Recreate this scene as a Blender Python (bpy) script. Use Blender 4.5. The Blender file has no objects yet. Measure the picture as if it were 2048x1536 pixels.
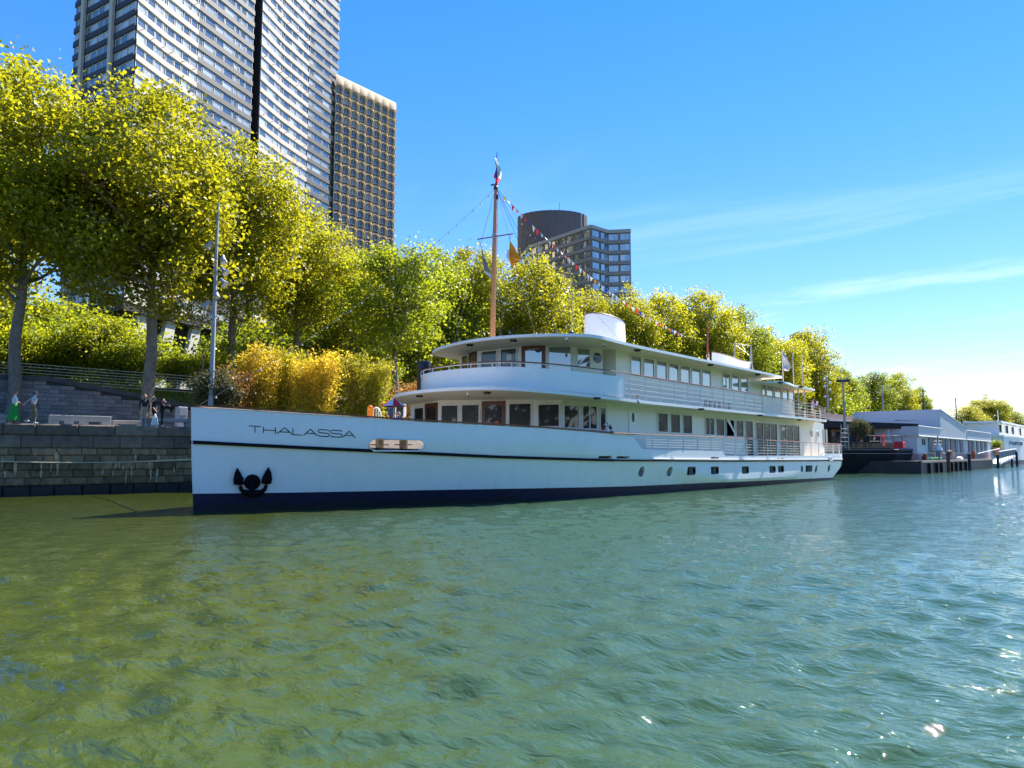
import bpy, bmesh, math, random
import numpy as np
from mathutils import Vector, Matrix

SC = bpy.context.scene
COL = SC.collection
random.seed(7)

# ------------------------------------------------------------------ camera, sky, sun, exposure
CAM_H, YAW, FPX, HORIZON = 2.15, math.radians(40.0), 1520.0, 908.0
PITCH = math.atan((HORIZON - 768.0) / FPX)
cam_d = bpy.data.cameras.new('camera'); cam = bpy.data.objects.new('camera', cam_d); COL.objects.link(cam)
cam_d.sensor_width = 36.0; cam_d.lens = FPX / 2048.0 * 36.0
cam_d.clip_start = 0.1; cam_d.clip_end = 9000
cam.location = (0, 0, CAM_H)
cam.rotation_euler = (math.pi / 2 + PITCH, 0, YAW - math.pi / 2)
SC.camera = cam

SUN_AZ, SUN_EL = math.radians(-6.0), math.radians(46.0)      # azimuth from +X towards +Y
sun_dir = Vector((math.cos(SUN_EL) * math.cos(SUN_AZ), math.cos(SUN_EL) * math.sin(SUN_AZ), math.sin(SUN_EL)))
sd = bpy.data.lights.new('sun', 'SUN'); sun = bpy.data.objects.new('sun', sd); COL.objects.link(sun)
sd.energy = 4.5; sd.angle = math.radians(0.5); sd.color = (1.0, 0.95, 0.85)
sun.rotation_euler = sun_dir.to_track_quat('Z', 'Y').to_euler()
sun.location = sun_dir * 300

W = bpy.data.worlds.new('World'); SC.world = W; W.use_nodes = True
nt = W.node_tree; nt.nodes.clear()
def N(nt, kind, **kw):
    n = nt.nodes.new(kind)
    for k, v in kw.items(): setattr(n, k, v)
    return n
wo = N(nt, 'ShaderNodeOutputWorld'); bg = N(nt, 'ShaderNodeBackground')
sky = N(nt, 'ShaderNodeTexSky', sky_type='NISHITA', sun_disc=False)
sky.sun_elevation = SUN_EL
sky.sun_rotation = math.pi / 2 - SUN_AZ
sky.altitude = 50; sky.air_density = 1.0; sky.dust_density = 0.0; sky.ozone_density = 4.0
hs = N(nt, 'ShaderNodeHueSaturation'); hs.inputs['Saturation'].default_value = 1.80; hs.inputs['Value'].default_value = 1.44; hs.inputs['Hue'].default_value = 0.519
gm = N(nt, 'ShaderNodeGamma'); gm.inputs['Gamma'].default_value = 0.58; nt.links.new(sky.outputs[0], gm.inputs['Color'])
nt.links.new(gm.outputs[0], hs.inputs['Color'])
# thin cirrus streaks and a white bank low over the horizon
tc = N(nt, 'ShaderNodeTexCoord'); sep = N(nt, 'ShaderNodeSeparateXYZ'); nt.links.new(tc.outputs['Generated'], sep.inputs[0])
def M(op, a, b=None, c=None):
    n = N(nt, 'ShaderNodeMath', operation=op)
    for i, v in enumerate((a, b, c)):
        if v is None: continue
        if isinstance(v, (int, float)): n.inputs[i].default_value = v
        else: nt.links.new(v, n.inputs[i])
    return n.outputs[0]
zc = M('MAXIMUM', sep.outputs[2], 0.0)
den = M('ADD', zc, 0.10)
cmb = N(nt, 'ShaderNodeCombineXYZ')
nt.links.new(M('DIVIDE', sep.outputs[0], den), cmb.inputs[0]); nt.links.new(M('DIVIDE', sep.outputs[1], den), cmb.inputs[1])
mp = N(nt, 'ShaderNodeMapping'); mp.inputs['Rotation'].default_value = (0, 0, math.radians(28)); mp.inputs['Scale'].default_value = (1.7, 0.55, 1)
nt.links.new(cmb.outputs[0], mp.inputs[0])
nz = N(nt, 'ShaderNodeTexNoise'); nz.inputs['Scale'].default_value = 1.0; nz.inputs['Detail'].default_value = 7; nz.inputs['Roughness'].default_value = 0.62; nz.inputs['Distortion'].default_value = 0.5
nt.links.new(mp.outputs[0], nz.inputs['Vector'])
def ramp(src, a, b):
    n = N(nt, 'ShaderNodeMapRange', interpolation_type='SMOOTHSTEP')
    n.inputs['From Min'].default_value = a; n.inputs['From Max'].default_value = b
    nt.links.new(src, n.inputs['Value']); return n.outputs[0]
streak = M('MULTIPLY', ramp(nz.outputs[0], 0.47, 0.80), ramp(zc, 0.42, 0.10))
streak = M('MULTIPLY', streak, 0.36)
nz2 = N(nt, 'ShaderNodeTexNoise'); nz2.inputs['Scale'].default_value = 5.0; nz2.inputs['Detail'].default_value = 6
mp2 = N(nt, 'ShaderNodeMapping'); mp2.inputs['Scale'].default_value = (1, 1, 3.0); nt.links.new(tc.outputs['Generated'], mp2.inputs[0]); nt.links.new(mp2.outputs[0], nz2.inputs['Vector'])
edge = M('ADD', zc, M('MULTIPLY', M('SUBTRACT', nz2.outputs[0], 0.5), 0.10))
bank = M('MULTIPLY', ramp(edge, 0.095, 0.040), 0.85)
cl = M('MAXIMUM', streak, bank)
mx = N(nt, 'ShaderNodeMix', data_type='RGBA'); nt.links.new(cl, mx.inputs['Factor'])
nt.links.new(hs.outputs[0], mx.inputs['A']); mx.inputs['B'].default_value = (5.0, 5.3, 5.6, 1)
nt.links.new(mx.outputs['Result'], bg.inputs[0]); bg.inputs[1].default_value = 0.12
nt.links.new(bg.outputs[0], wo.inputs[0])

VS = SC.view_settings
VS.view_transform = 'Standard'; VS.look = 'None'; VS.gamma = 1.0; VS.use_curve_mapping = False; VS.exposure = 1.58
SC.render.engine = 'CYCLES'
SC.cycles.max_bounces = 7; SC.cycles.transparent_max_bounces = 6; SC.cycles.caustics_reflective = False; SC.cycles.caustics_refractive = False
SC.cycles.use_denoising = True

# ------------------------------------------------------------------ surveying: sight lines from the photograph onto real planes
_F0 = np.array([math.cos(YAW), math.sin(YAW), 0.0]); _R = np.array([math.sin(YAW), -math.cos(YAW), 0.0])
_FW = _F0 * math.cos(PITCH) + np.array([0, 0, math.sin(PITCH)]); _U = np.cross(_R, _FW)
_C = np.array([0, 0, CAM_H])
def ray(x, y): return _FW + _R * (x - 1024) / FPX - _U * (y - 768) / FPX
def onY(x, y, Y): d = ray(x, y); return _C + d * (Y / d[1])
def onX(x, y, X): d = ray(x, y); return _C + d * (X / d[0])
def onD(x, y, D): return _C + ray(x, y) * D                 # at a depth in metres
def onSeg(x, y, p, q):                                       # upright plane through plan points p, q
    d = ray(x, y); ex, ey = q[0] - p[0], q[1] - p[1]
    den = d[0] * ey - d[1] * ex
    return _C + d * ((p[0] * ey - p[1] * ex) / den)

# ------------------------------------------------------------------ materials
MATS = {}
def mat(name, col, rough=0.6, metal=0.0, spec=0.4, var=0.0, vscale=3.0, bump=0.0, bscale=20.0, island=0.0, coat=0.0):
    if name in MATS: return MATS[name]
    m = bpy.data.materials.new(name); m.use_nodes = True; t = m.node_tree
    p = t.nodes['Principled BSDF']
    p.inputs['Base Color'].default_value = (*col, 1); p.inputs['Roughness'].default_value = rough
    p.inputs['Metallic'].default_value = metal; p.inputs['Specular IOR Level'].default_value = spec
    p.inputs['Coat Weight'].default_value = coat
    src = None
    if var or bump:
        co = N(t, 'ShaderNodeTexCoord')
    if var:
        nz = N(t, 'ShaderNodeTexNoise'); nz.inputs['Scale'].default_value = vscale; nz.inputs['Detail'].default_value = 6; nz.inputs['Roughness'].default_value = 0.65
        t.links.new(co.outputs['Object'], nz.inputs['Vector'])
        mr = N(t, 'ShaderNodeMapRange'); mr.inputs['From Min'].default_value = 0.25; mr.inputs['From Max'].default_value = 0.75
        mr.inputs['To Min'].default_value = 1 - var; mr.inputs['To Max'].default_value = 1 + var
        t.links.new(nz.outputs[0], mr.inputs['Value']); src = mr.outputs[0]
    if island:
        g = N(t, 'ShaderNodeNewGeometry'); mr2 = N(t, 'ShaderNodeMapRange'); mr2.inputs['To Min'].default_value = 1 - island; mr2.inputs['To Max'].default_value = 1 + island
        oi = N(t, 'ShaderNodeObjectInfo'); ad = N(t, 'ShaderNodeMath', operation='ADD'); fr = N(t, 'ShaderNodeMath', operation='FRACT')
        t.links.new(g.outputs['Random Per Island'], ad.inputs[0]); t.links.new(oi.outputs['Random'], ad.inputs[1]); t.links.new(ad.outputs[0], fr.inputs[0])
        t.links.new(fr.outputs[0], mr2.inputs['Value'])
        if src is None: src = mr2.outputs[0]
        else:
            mm = N(t, 'ShaderNodeMath', operation='MULTIPLY'); t.links.new(src, mm.inputs[0]); t.links.new(mr2.outputs[0], mm.inputs[1]); src = mm.outputs[0]
    if src is not None:
        vm = N(t, 'ShaderNodeVectorMath', operation='SCALE'); vm.inputs[0].default_value = col
        t.links.new(src, vm.inputs['Scale']); t.links.new(vm.outputs[0], p.inputs['Base Color'])
    if bump:
        nb = N(t, 'ShaderNodeTexNoise'); nb.inputs['Scale'].default_value = bscale; nb.inputs['Detail'].default_value = 5
        t.links.new(co.outputs['Object'], nb.inputs['Vector'])
        b = N(t, 'ShaderNodeBump'); b.inputs['Strength'].default_value = bump; b.inputs['Distance'].default_value = 0.05
        t.links.new(nb.outputs[0], b.inputs['Height']); t.links.new(b.outputs[0], p.inputs['Normal'])
    MATS[name] = m; return m

def leaf_mat(name, col, trans, rough=0.45, fac=0.45, hue=0.25):
    m = bpy.data.materials.new(name); m.use_nodes = True; t = m.node_tree; t.nodes.clear()
    out = N(t, 'ShaderNodeOutputMaterial'); pr = N(t, 'ShaderNodeBsdfPrincipled'); tr = N(t, 'ShaderNodeBsdfTranslucent'); mixs = N(t, 'ShaderNodeMixShader')
    pr.inputs['Roughness'].default_value = rough; pr.inputs['Specular IOR Level'].default_value = 0.35
    g = N(t, 'ShaderNodeNewGeometry'); oi = N(t, 'ShaderNodeObjectInfo')
    mr = N(t, 'ShaderNodeMapRange'); mr.inputs['To Min'].default_value = 1 - hue; mr.inputs['To Max'].default_value = 1 + hue
    t.links.new(g.outputs['Random Per Island'], mr.inputs['Value'])
    mo = N(t, 'ShaderNodeMapRange'); mo.inputs['To Min'].default_value = 0.86; mo.inputs['To Max'].default_value = 1.12
    t.links.new(oi.outputs['Random'], mo.inputs['Value'])
    mu = N(t, 'ShaderNodeMath', operation='MULTIPLY'); t.links.new(mr.outputs[0], mu.inputs[0]); t.links.new(mo.outputs[0], mu.inputs[1])
    for c, sh, key in ((col, pr, 'Base Color'), (trans, tr, 'Color')):
        v = N(t, 'ShaderNodeVectorMath', operation='SCALE'); v.inputs[0].default_value = c
        t.links.new(mu.outputs[0], v.inputs['Scale']); t.links.new(v.outputs[0], sh.inputs[key])
    mixs.inputs[0].default_value = fac
    t.links.new(pr.outputs[0], mixs.inputs[1]); t.links.new(tr.outputs[0], mixs.inputs[2]); t.links.new(mixs.outputs[0], out.inputs[0])
    MATS[name] = m; return m

def glass_mat(name, col, mirror, rough=0.02, curtain=None, share=0.0):
    """window glass as it looks from outside: a dark room behind, sky mirrored in front, some panes with a curtain"""
    m = bpy.data.materials.new(name); m.use_nodes = True; t = m.node_tree; t.nodes.clear()
    out = N(t, 'ShaderNodeOutputMaterial'); pr = N(t, 'ShaderNodeBsdfPrincipled'); gl = N(t, 'ShaderNodeBsdfGlossy'); mx = N(t, 'ShaderNodeMixShader')
    pr.inputs['Base Color'].default_value = (*col, 1); pr.inputs['Roughness'].default_value = 0.25; pr.inputs['Specular IOR Level'].default_value = 0.3
    gl.inputs['Roughness'].default_value = rough; gl.inputs['Color'].default_value = (0.92, 0.97, 1.0, 1)
    lw = N(t, 'ShaderNodeLayerWeight'); lw.inputs['Blend'].default_value = 0.35
    mr = N(t, 'ShaderNodeMapRange'); mr.inputs['To Min'].default_value = mirror; mr.inputs['To Max'].default_value = min(1, mirror + 0.42)
    t.links.new(lw.outputs['Fresnel'], mr.inputs['Value']); t.links.new(mr.outputs[0], mx.inputs[0])
    if curtain:
        g = N(t, 'ShaderNodeNewGeometry'); oi = N(t, 'ShaderNodeObjectInfo'); ad = N(t, 'ShaderNodeMath', operation='ADD'); fr = N(t, 'ShaderNodeMath', operation='FRACT')
        t.links.new(g.outputs['Random Per Island'], ad.inputs[0]); t.links.new(oi.outputs['Random'], ad.inputs[1]); t.links.new(ad.outputs[0], fr.inputs[0])
        cr = N(t, 'ShaderNodeValToRGB'); e = cr.color_ramp.elements
        e[0].position = 0.0; e[0].color = (*col, 1); e[1].position = 1.0; e[1].color = (*curtain, 1)
        a = e.new(1 - share - 0.02); a.color = (col[0] * 1.8, col[1] * 1.8, col[2] * 1.8, 1)
        b = e.new(1 - share); b.color = tuple(c * 0.55 for c in curtain) + (1,)
        t.links.new(fr.outputs[0], cr.inputs[0]); t.links.new(cr.outputs[0], pr.inputs['Base Color'])
    t.links.new(pr.outputs[0], mx.inputs[1]); t.links.new(gl.outputs[0], mx.inputs[2]); t.links.new(mx.outputs[0], out.inputs[0])
    MATS[name] = m; return m

# ------------------------------------------------------------------ mesh builder
class MB:
    def __init__(s): s.v = []; s.f = []; s.m = []
    def add(s, vs, fs, mi=0):
        o = len(s.v); s.v += [tuple(map(float, p)) for p in vs]
        for f in fs: s.f.append(tuple(i + o for i in f)); s.m.append(mi)
        return s
    def quad(s, a, b, c, d, mi=0): return s.add([a, b, c, d], [(0, 1, 2, 3)], mi)
    def box(s, lo, hi, mi=0):
        x0, y0, z0 = lo; x1, y1, z1 = hi
        return s.add([(x0, y0, z0), (x1, y0, z0), (x1, y1, z0), (x0, y1, z0), (x0, y0, z1), (x1, y0, z1), (x1, y1, z1), (x0, y1, z1)],
                     [(3, 2, 1, 0), (4, 5, 6, 7), (0, 1, 5, 4), (1, 2, 6, 5), (2, 3, 7, 6), (3, 0, 4, 7)], mi)
    def obox(s, c, ax, ay, az, mi=0):
        """box from its centre and three half-axis vectors"""
        c, ax, ay, az = (np.array(q, float) for q in (c, ax, ay, az)); P = []
        for k in (-1, 1):
            for i, j in ((-1, -1), (1, -1), (1, 1), (-1, 1)): P.append(c + ax * i + ay * j + az * k)
        return s.add(P, [(3, 2, 1, 0), (4, 5, 6, 7), (0, 1, 5, 4), (1, 2, 6, 5), (2, 3, 7, 6), (3, 0, 4, 7)], mi)
    def cbox(s, lo, hi, ch, mi=0):
        """box with its upper and front (-Y) edges chamfered"""
        x0, y0, z0 = lo; x1, y1, z1 = hi; c = ch
        V = [(x0, y1, z0), (x1, y1, z0), (x1, y1, z1), (x0, y1, z1),
             (x0 + c, y0, z0 + c), (x1 - c, y0, z0 + c), (x1 - c, y0, z1 - c), (x0 + c, y0, z1 - c),
             (x0, y0 + c, z0), (x1, y0 + c, z0), (x1, y0 + c, z1), (x0, y0 + c, z1)]
        return s.add(V, [(4, 5, 6, 7), (8, 9, 5, 4), (9, 10, 6, 5), (10, 11, 7, 6), (11, 8, 4, 7), (11, 10, 2, 3), (8, 11, 3, 0), (10, 9, 1, 2), (9, 8, 0, 1), (3, 2, 1, 0)], mi)
    def prism(s, poly, z0, z1, mi=0, z1f=None, z0f=None):
        n = len(poly)
        V = [(p[0], p[1], z0f(p[0], p[1]) if z0f else z0) for p in poly] + [(p[0], p[1], z1f(p[0], p[1]) if z1f else z1) for p in poly]
        return s.add(V, [tuple(range(n - 1, -1, -1)), tuple(range(n, 2 * n))] + [(i, (i + 1) % n, n + (i + 1) % n, n + i) for i in range(n)], mi)
    def tube(s, path, r, n=8, mi=0, cap=True):
        P = [np.array(p, float) for p in path]; k = len(P)
        R = r if hasattr(r, '__len__') else [r] * k
        o = len(s.v); prev = None
        for i in range(k):
            t = P[min(i + 1, k - 1)] - P[max(i - 1, 0)]; L = np.linalg.norm(t); t = t / L if L > 1e-9 else np.array([0, 0, 1.])
            if prev is None: a = np.array([1., 0, 0]) if abs(t[0]) < 0.9 else np.array([0, 1., 0])
            else: a = prev
            u = a - t * (a @ t); u /= max(np.linalg.norm(u), 1e-9); w = np.cross(t, u); prev = u
            for j in range(n):
                q = 2 * math.pi * j / n
                s.v.append(tuple(P[i] + (u * math.cos(q) + w * math.sin(q)) * R[i]))
        for i in range(k - 1):
            for j in range(n):
                a = o + i * n + j; b = o + i * n + (j + 1) % n
                s.f.append((a, b, b + n, a + n)); s.m.append(mi)
        if cap:
            s.f.append(tuple(o + j for j in range(n - 1, -1, -1))); s.m.append(mi)
            s.f.append(tuple(o + (k - 1) * n + j for j in range(n))); s.m.append(mi)
        return s
    def lathe(s, c, prof, n=16, sx=1.0, sy=1.0, mi=0, rot=0.0):
        o = len(s.v); k = len(prof); cr, sr = math.cos(rot), math.sin(rot)
        for r, z in prof:
            for j in range(n):
                q = 2 * math.pi * j / n; x, y = r * sx * math.cos(q), r * sy * math.sin(q)
                s.v.append((c[0] + x * cr - y * sr, c[1] + x * sr + y * cr, c[2] + z))
        for i in range(k - 1):
            for j in range(n):
                a = o + i * n + j; b = o + i * n + (j + 1) % n
                s.f.append((a, b, b + n, a + n)); s.m.append(mi)
        if prof[0][0] > 1e-6: s.f.append(tuple(o + j for j in range(n - 1, -1, -1))); s.m.append(mi)
        if prof[-1][0] > 1e-6: s.f.append(tuple(o + (k - 1) * n + j for j in range(n))); s.m.append(mi)
        return s
    def ball(s, c, r, n=10, mi=0, sx=1, sy=1, sz=1):
        return s.lathe(c, [(max(1e-4, r * math.sin(math.pi * i / n)), -r * sz * math.cos(math.pi * i / n)) for i in range(n + 1)], n + 2, sx, sy, mi)
    def mesh(s, name, mats, smooth=False, angle=35.0, org=(0, 0, 0)):
        me = bpy.data.meshes.new(name)
        o = org
        me.from_pydata([(a - o[0], b - o[1], c - o[2]) for a, b, c in s.v], [], s.f)
        if not isinstance(mats, (list, tuple)): mats = [mats]
        for m in mats: me.materials.append(m)
        if len(mats) > 1: me.polygons.foreach_set('material_index', s.m)
        if smooth:
            me.polygons.foreach_set('use_smooth', [True] * len(me.polygons))
            me.update()
            if angle < 179: me.set_sharp_from_angle(angle=math.radians(angle))
        me.update(); return me

ORG = {}
def link(o, parent=None):
    COL.objects.link(o)
    if parent is not None: o.parent = parent
    return o
def thing(name, label, cat, loc=(0, 0, 0), group=None, rz=0.0):
    o = bpy.data.objects.new(name, None); o.location = tuple(map(float, loc)); o.rotation_euler = (0, 0, rz); o.empty_display_size = 0.5
    link(o); o['label'] = label; o['category'] = cat
    if group: o['group'] = group
    ORG[o.name] = tuple(map(float, loc)); return o
def part(name, mb, mats, parent, smooth=False, angle=35.0, label=None, kind=None):
    """a mesh given in world metres, hung under its thing (thing unrotated)"""
    org = ORG[parent.name]
    me = mb.mesh(name, mats, smooth, angle, org)
    o = bpy.data.objects.new(name, me); link(o, parent); ORG[o.name] = org
    if label: o['label'] = label
    if kind: o['kind'] = kind
    return o
def inst(name, me, parent, loc, rz=0.0, scale=(1, 1, 1), label=None, rot=None):
    """a further object on a shared mesh; loc in world metres"""
    o = bpy.data.objects.new(name, me); link(o, parent)
    og = ORG[parent.name] if parent is not None else (0, 0, 0)
    o.location = (loc[0] - og[0], loc[1] - og[1], loc[2] - og[2]); o.rotation_euler = rot if rot else (0, 0, rz); o.scale = scale
    ORG[o.name] = tuple(map(float, loc))
    if label: o['label'] = label
    return o
def single(name, mb, mats, label, cat, group=None, smooth=False, angle=35.0, org=(0, 0, 0)):
    me = mb.mesh(name, mats, smooth, angle, org); o = bpy.data.objects.new(name, me); o.location = org; link(o)
    o['label'] = label; o['category'] = cat
    if group: o['group'] = group
    ORG[o.name] = tuple(org); return o
def struct(name, mb, mats, kind='structure', smooth=False, angle=35.0, org=(0, 0, 0)):
    me = mb.mesh(name, mats, smooth, angle, org); o = bpy.data.objects.new(name, me); o.location = org; link(o); o['kind'] = kind
    ORG[o.name] = tuple(org); return o
def catmull(P, k=8):
    P = [np.array(p, float) for p in P]; Q = [2 * P[0] - P[1]] + P + [2 * P[-1] - P[-2]]; out = []
    for i in range(1, len(Q) - 2):
        for j in range(k):
            t = j / k
            out.append(0.5 * ((2 * Q[i]) + (-Q[i - 1] + Q[i + 1]) * t + (2 * Q[i - 1] - 5 * Q[i] + 4 * Q[i + 1] - Q[i + 2]) * t * t + (-Q[i - 1] + 3 * Q[i] - 3 * Q[i + 1] + Q[i + 2]) * t ** 3))
    out.append(P[-1]); return out
def sag(a, b, d, n=16):
    a = np.array(a, float); b = np.array(b, float)
    return [a + (b - a) * i / n - np.array([0, 0, d * 4 * (i / n) * (1 - i / n)]) for i in range(n + 1)]
def curve_fn(pts, m=24):
    """smooth Y(X) through the points"""
    q = np.array(catmull(pts, m)); xs, ys = q[:, 0], q[:, 1]
    return lambda x: float(np.interp(x, xs, ys))

# ================================================================== THE SETTING
white_paint = mat('white_paint', (0.80, 0.80, 0.79), 0.28, spec=0.5, var=0.03, vscale=1.2)
concrete = mat('concrete', (0.42, 0.40, 0.37), 0.85, var=0.14, vscale=2.5, bump=0.25, bscale=30)
dark_metal = mat('dark_metal', (0.03, 0.032, 0.036), 0.45, spec=0.5, var=0.1)
grey_metal = mat('grey_metal', (0.30, 0.31, 0.335), 0.45)
black_paint = mat('black_paint', (0.005, 0.006, 0.010), 0.6, spec=0.15)

# ---- water: one sheet, wave lengths under what the mesh carries are left to the bump
def build_water():
    rng = np.random.default_rng(3)
    front = np.radians(np.arange(-6, 86.01, 0.155)); back = np.radians(np.arange(87.5, 354, 3.0))
    ang = np.concatenate([front, back]); na = len(ang)
    r = [1.2]
    while r[-1] < 6000: r.append(r[-1] * (1.0095 if r[-1] < 130 else 1.09) + 0.004)
    r = np.array(r); nr = len(r)
    A, Rr = np.meshgrid(ang, r); X = Rr * np.cos(A); Y = Rr * np.sin(A); Zv = np.zeros_like(X)
    cell = np.maximum(Rr * 0.0029, np.gradient(r)[:, None])
    calm = 0.72 + 0.8 / (1 + np.exp(-((X - 0.9 * Y) / 7.0 - 0.2)))           # choppier towards midstream
    n = 110
    lam = np.exp(rng.uniform(math.log(0.16), math.log(1.7), n)); th = rng.normal(math.radians(205), math.radians(48), n); ph = rng.uniform(0, 6.283, n)
    k = 2 * math.pi / lam; slope = 0.0215 * np.clip(lam ** -0.45, 0.72, 1.7) * rng.uniform(0.5, 1.4, n) * np.where(lam > 3, 0.5, 1.0)
    grp = [(rng.uniform(0.12, 0.35), rng.uniform(0, 6.283), rng.uniform(0, 6.283)) for _ in range(6)]
    mod = sum(np.sin(X * g[0] * math.cos(g[1]) + Y * g[0] * math.sin(g[1]) + g[2]) for g in grp) / 6
    mod = np.clip(1 + 1.0 * mod, 0.35, 1.8)
    for i in range(n):
        w = np.clip(lam[i] / (cell * 4.0) - 0.6, 0, 1)
        # a little warp keeps crests short and uneven
        wx = X + 0.18 * lam[i] * np.sin(Y * k[i] * 0.31 + ph[i] * 2); wy = Y + 0.18 * lam[i] * np.sin(X * k[i] * 0.27 + ph[i] * 3)
        s = np.sin(k[i] * (wx * math.cos(th[i]) + wy * math.sin(th[i])) + ph[i])
        Zv += w * slope[i] / k[i] * (s + 0.22 * np.cos(2 * (k[i] * (wx * math.cos(th[i]) + wy * math.sin(th[i])) + ph[i])))
    Zv *= calm * mod
    inb = (A > math.radians(86.5))
    Zv[inb] = 0
    co = np.stack([X, Y, Zv], -1).reshape(-1, 3).astype(np.float32)
    co = np.vstack([co, [[0, 0, 0]]]).astype(np.float32); c0 = nr * na
    I, J = np.meshgrid(np.arange(nr - 1), np.arange(na), indexing='ij'); J2 = (J + 1) % na
    Q = np.stack([I * na + J, (I + 1) * na + J, (I + 1) * na + J2, I * na + J2], -1).reshape(-1, 4)
    T = np.stack([np.full(na, c0), np.arange(na), (np.arange(na) + 1) % na], -1)
    me = bpy.data.meshes.new('river_water'); nq, ntq = len(Q), len(T)
    me.vertices.add(len(co)); me.vertices.foreach_set('co', co.ravel())
    me.loops.add(nq * 4 + ntq * 3); me.loops.foreach_set('vertex_index', np.concatenate([Q.ravel(), T.ravel()]).astype(np.int32))
    me.polygons.add(nq + ntq)
    st = np.concatenate([np.arange(nq) * 4, nq * 4 + np.arange(ntq) * 3]).astype(np.int32); me.polygons.foreach_set('loop_start', st)
    me.polygons.foreach_set('use_smooth', [True] * (nq + ntq)); me.update(calc_edges=True)
    m = bpy.data.materials.new('river_water'); m.use_nodes = True; t = m.node_tree; p = t.nodes['Principled BSDF']
    p.inputs['Roughness'].default_value = 0.02; p.inputs['IOR'].default_value = 1.333; p.inputs['Specular IOR Level'].default_value = 0.75
    tcn = N(t, 'ShaderNodeTexCoord')
    nz = N(t, 'ShaderNodeTexNoise'); nz.inputs['Scale'].default_value = 0.09; nz.inputs['Detail'].default_value = 4; t.links.new(tcn.outputs['Object'], nz.inputs['Vector'])
    cr = N(t, 'ShaderNodeValToRGB'); cr.color_ramp.elements[0].position = 0.3; cr.color_ramp.elements[1].position = 0.7
    cr.color_ramp.elements[0].color = (0.034, 0.050, 0.005, 1); cr.color_ramp.elements[1].color = (0.048, 0.060, 0.006, 1)
    t.links.new(nz.outputs[0], cr.inputs[0])
    ds = N(t, 'ShaderNodeAttribute', attribute_name='midstream'); mxc = N(t, 'ShaderNodeMix', data_type='RGBA'); t.links.new(ds.outputs['Fac'], mxc.inputs['Factor'])   # tree and sky reflection put into the colour: olive by the quay, teal beyond
    t.links.new(cr.outputs[0], mxc.inputs['A']); mxc.inputs['B'].default_value = (0.040, 0.084, 0.036, 1); t.links.new(mxc.outputs['Result'], p.inputs['Base Color'])
    mpn = N(t, 'ShaderNodeMapping'); mpn.inputs['Rotation'].default_value = (0, 0, math.radians(25)); mpn.inputs['Scale'].default_value = (1.6, 0.8, 1)
    t.links.new(tcn.outputs['Object'], mpn.inputs[0])
    n1 = N(t, 'ShaderNodeTexNoise'); n1.inputs['Scale'].default_value = 4.6; n1.inputs['Detail'].default_value = 4; n1.inputs['Distortion'].default_value = 0.6; t.links.new(mpn.outputs[0], n1.inputs['Vector'])
    b = N(t, 'ShaderNodeBump'); b.inputs['Strength'].default_value = 0.60; b.inputs['Distance'].default_value = 0.07
    t.links.new(n1.outputs[0], b.inputs['Height'])
    n2 = N(t, 'ShaderNodeTexNoise'); n2.inputs['Scale'].default_value = 1.5; n2.inputs['Detail'].default_value = 5; n2.inputs['Roughness'].default_value = .62; n2.inputs['Distortion'].default_value = .4; t.links.new(mpn.outputs[0], n2.inputs['Vector'])
    at = N(t, 'ShaderNodeAttribute', attribute_name='coarse'); b2 = N(t, 'ShaderNodeBump'); b2.inputs['Distance'].default_value = .075
    t.links.new(at.outputs['Fac'], b2.inputs['Strength']); t.links.new(n2.outputs[0], b2.inputs['Height']); t.links.new(b.outputs[0], b2.inputs['Normal']); t.links.new(b2.outputs[0], p.inputs['Normal'])
    cb = me.attributes.new('midstream', 'FLOAT', 'POINT'); cb.data.foreach_set('value', np.append(1 / (1 + np.exp(-(X - .9 * Y + .6 * np.sin(X * .5) + .8 * np.sin(Y * .37 + 1)) / 2.8)), 1).ravel().astype(np.float32))
    ca = me.attributes.new('coarse', 'FLOAT', 'POINT'); ca.data.foreach_set('value', np.append((1 - np.clip(.95 / (cell * 4) - .6, 0, 1)) * np.ones_like(X), 0).ravel().astype(np.float32))   # where the mesh is too coarse to carry the chop
    me.materials.append(m)
    o = bpy.data.objects.new('river_water', me); link(o); o['kind'] = 'structure'
build_water()
bed = MB(); bed.quad((-6000, -6000, -6), (6000, -6000, -6), (6000, 6000, -6), (-6000, 6000, -6))
struct('river_bed', bed, mat('silt', (0.05, 0.05, 0.03), 0.9))

# ---- quay
QZ = 3.72; QK = 24.0; QD = np.array([0.9731, -0.2303, 0]); QN = np.array([0.2303, 0.9731, 0])   # along, inland
QP = np.array([QK, 42.0, 0])
def quay_y(X): return 42.0 - 0.2367 * min(0.0, X - QK)
def wall_top(X): return float(np.interp(X, [-60, 17.6, 26, 38, 60], [6.95, 6.95, 5.55, 3.95, 3.72]))
def wall_y(X): return quay_y(X) + 8.9
stone_dark = mat('quay_stone', (0.150, 0.118, 0.085), 0.8, var=0.55, vscale=1.7, bump=0.5, bscale=9, island=0.35)
stone_low = mat('stained_masonry', (0.200, 0.138, 0.074), 0.85, var=0.75, vscale=1.3, bump=0.8, bscale=6, island=0.4)
stone_wet = mat('wet_algae_stone', (0.012, 0.013, 0.010), 0.5, var=0.4, vscale=2, bump=0.5, bscale=8)
lime = mat('lime_streak', (0.40, 0.33, 0.22), 0.9, var=0.3, vscale=6)
pave = mat('quay_paving', (0.34, 0.32, 0.29), 0.9, var=0.12)
b = MB()
poly = [(-70, quay_y(-70) + .3), (QK, 42.3), (700, 42.3), (700, 52), (60, 52), (QK, wall_y(QK)), (-70, wall_y(-70))]
b.prism(poly, -6, QZ - 0.01)
quay = struct('quay', b, pave)
rng = random.Random(5)
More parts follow.
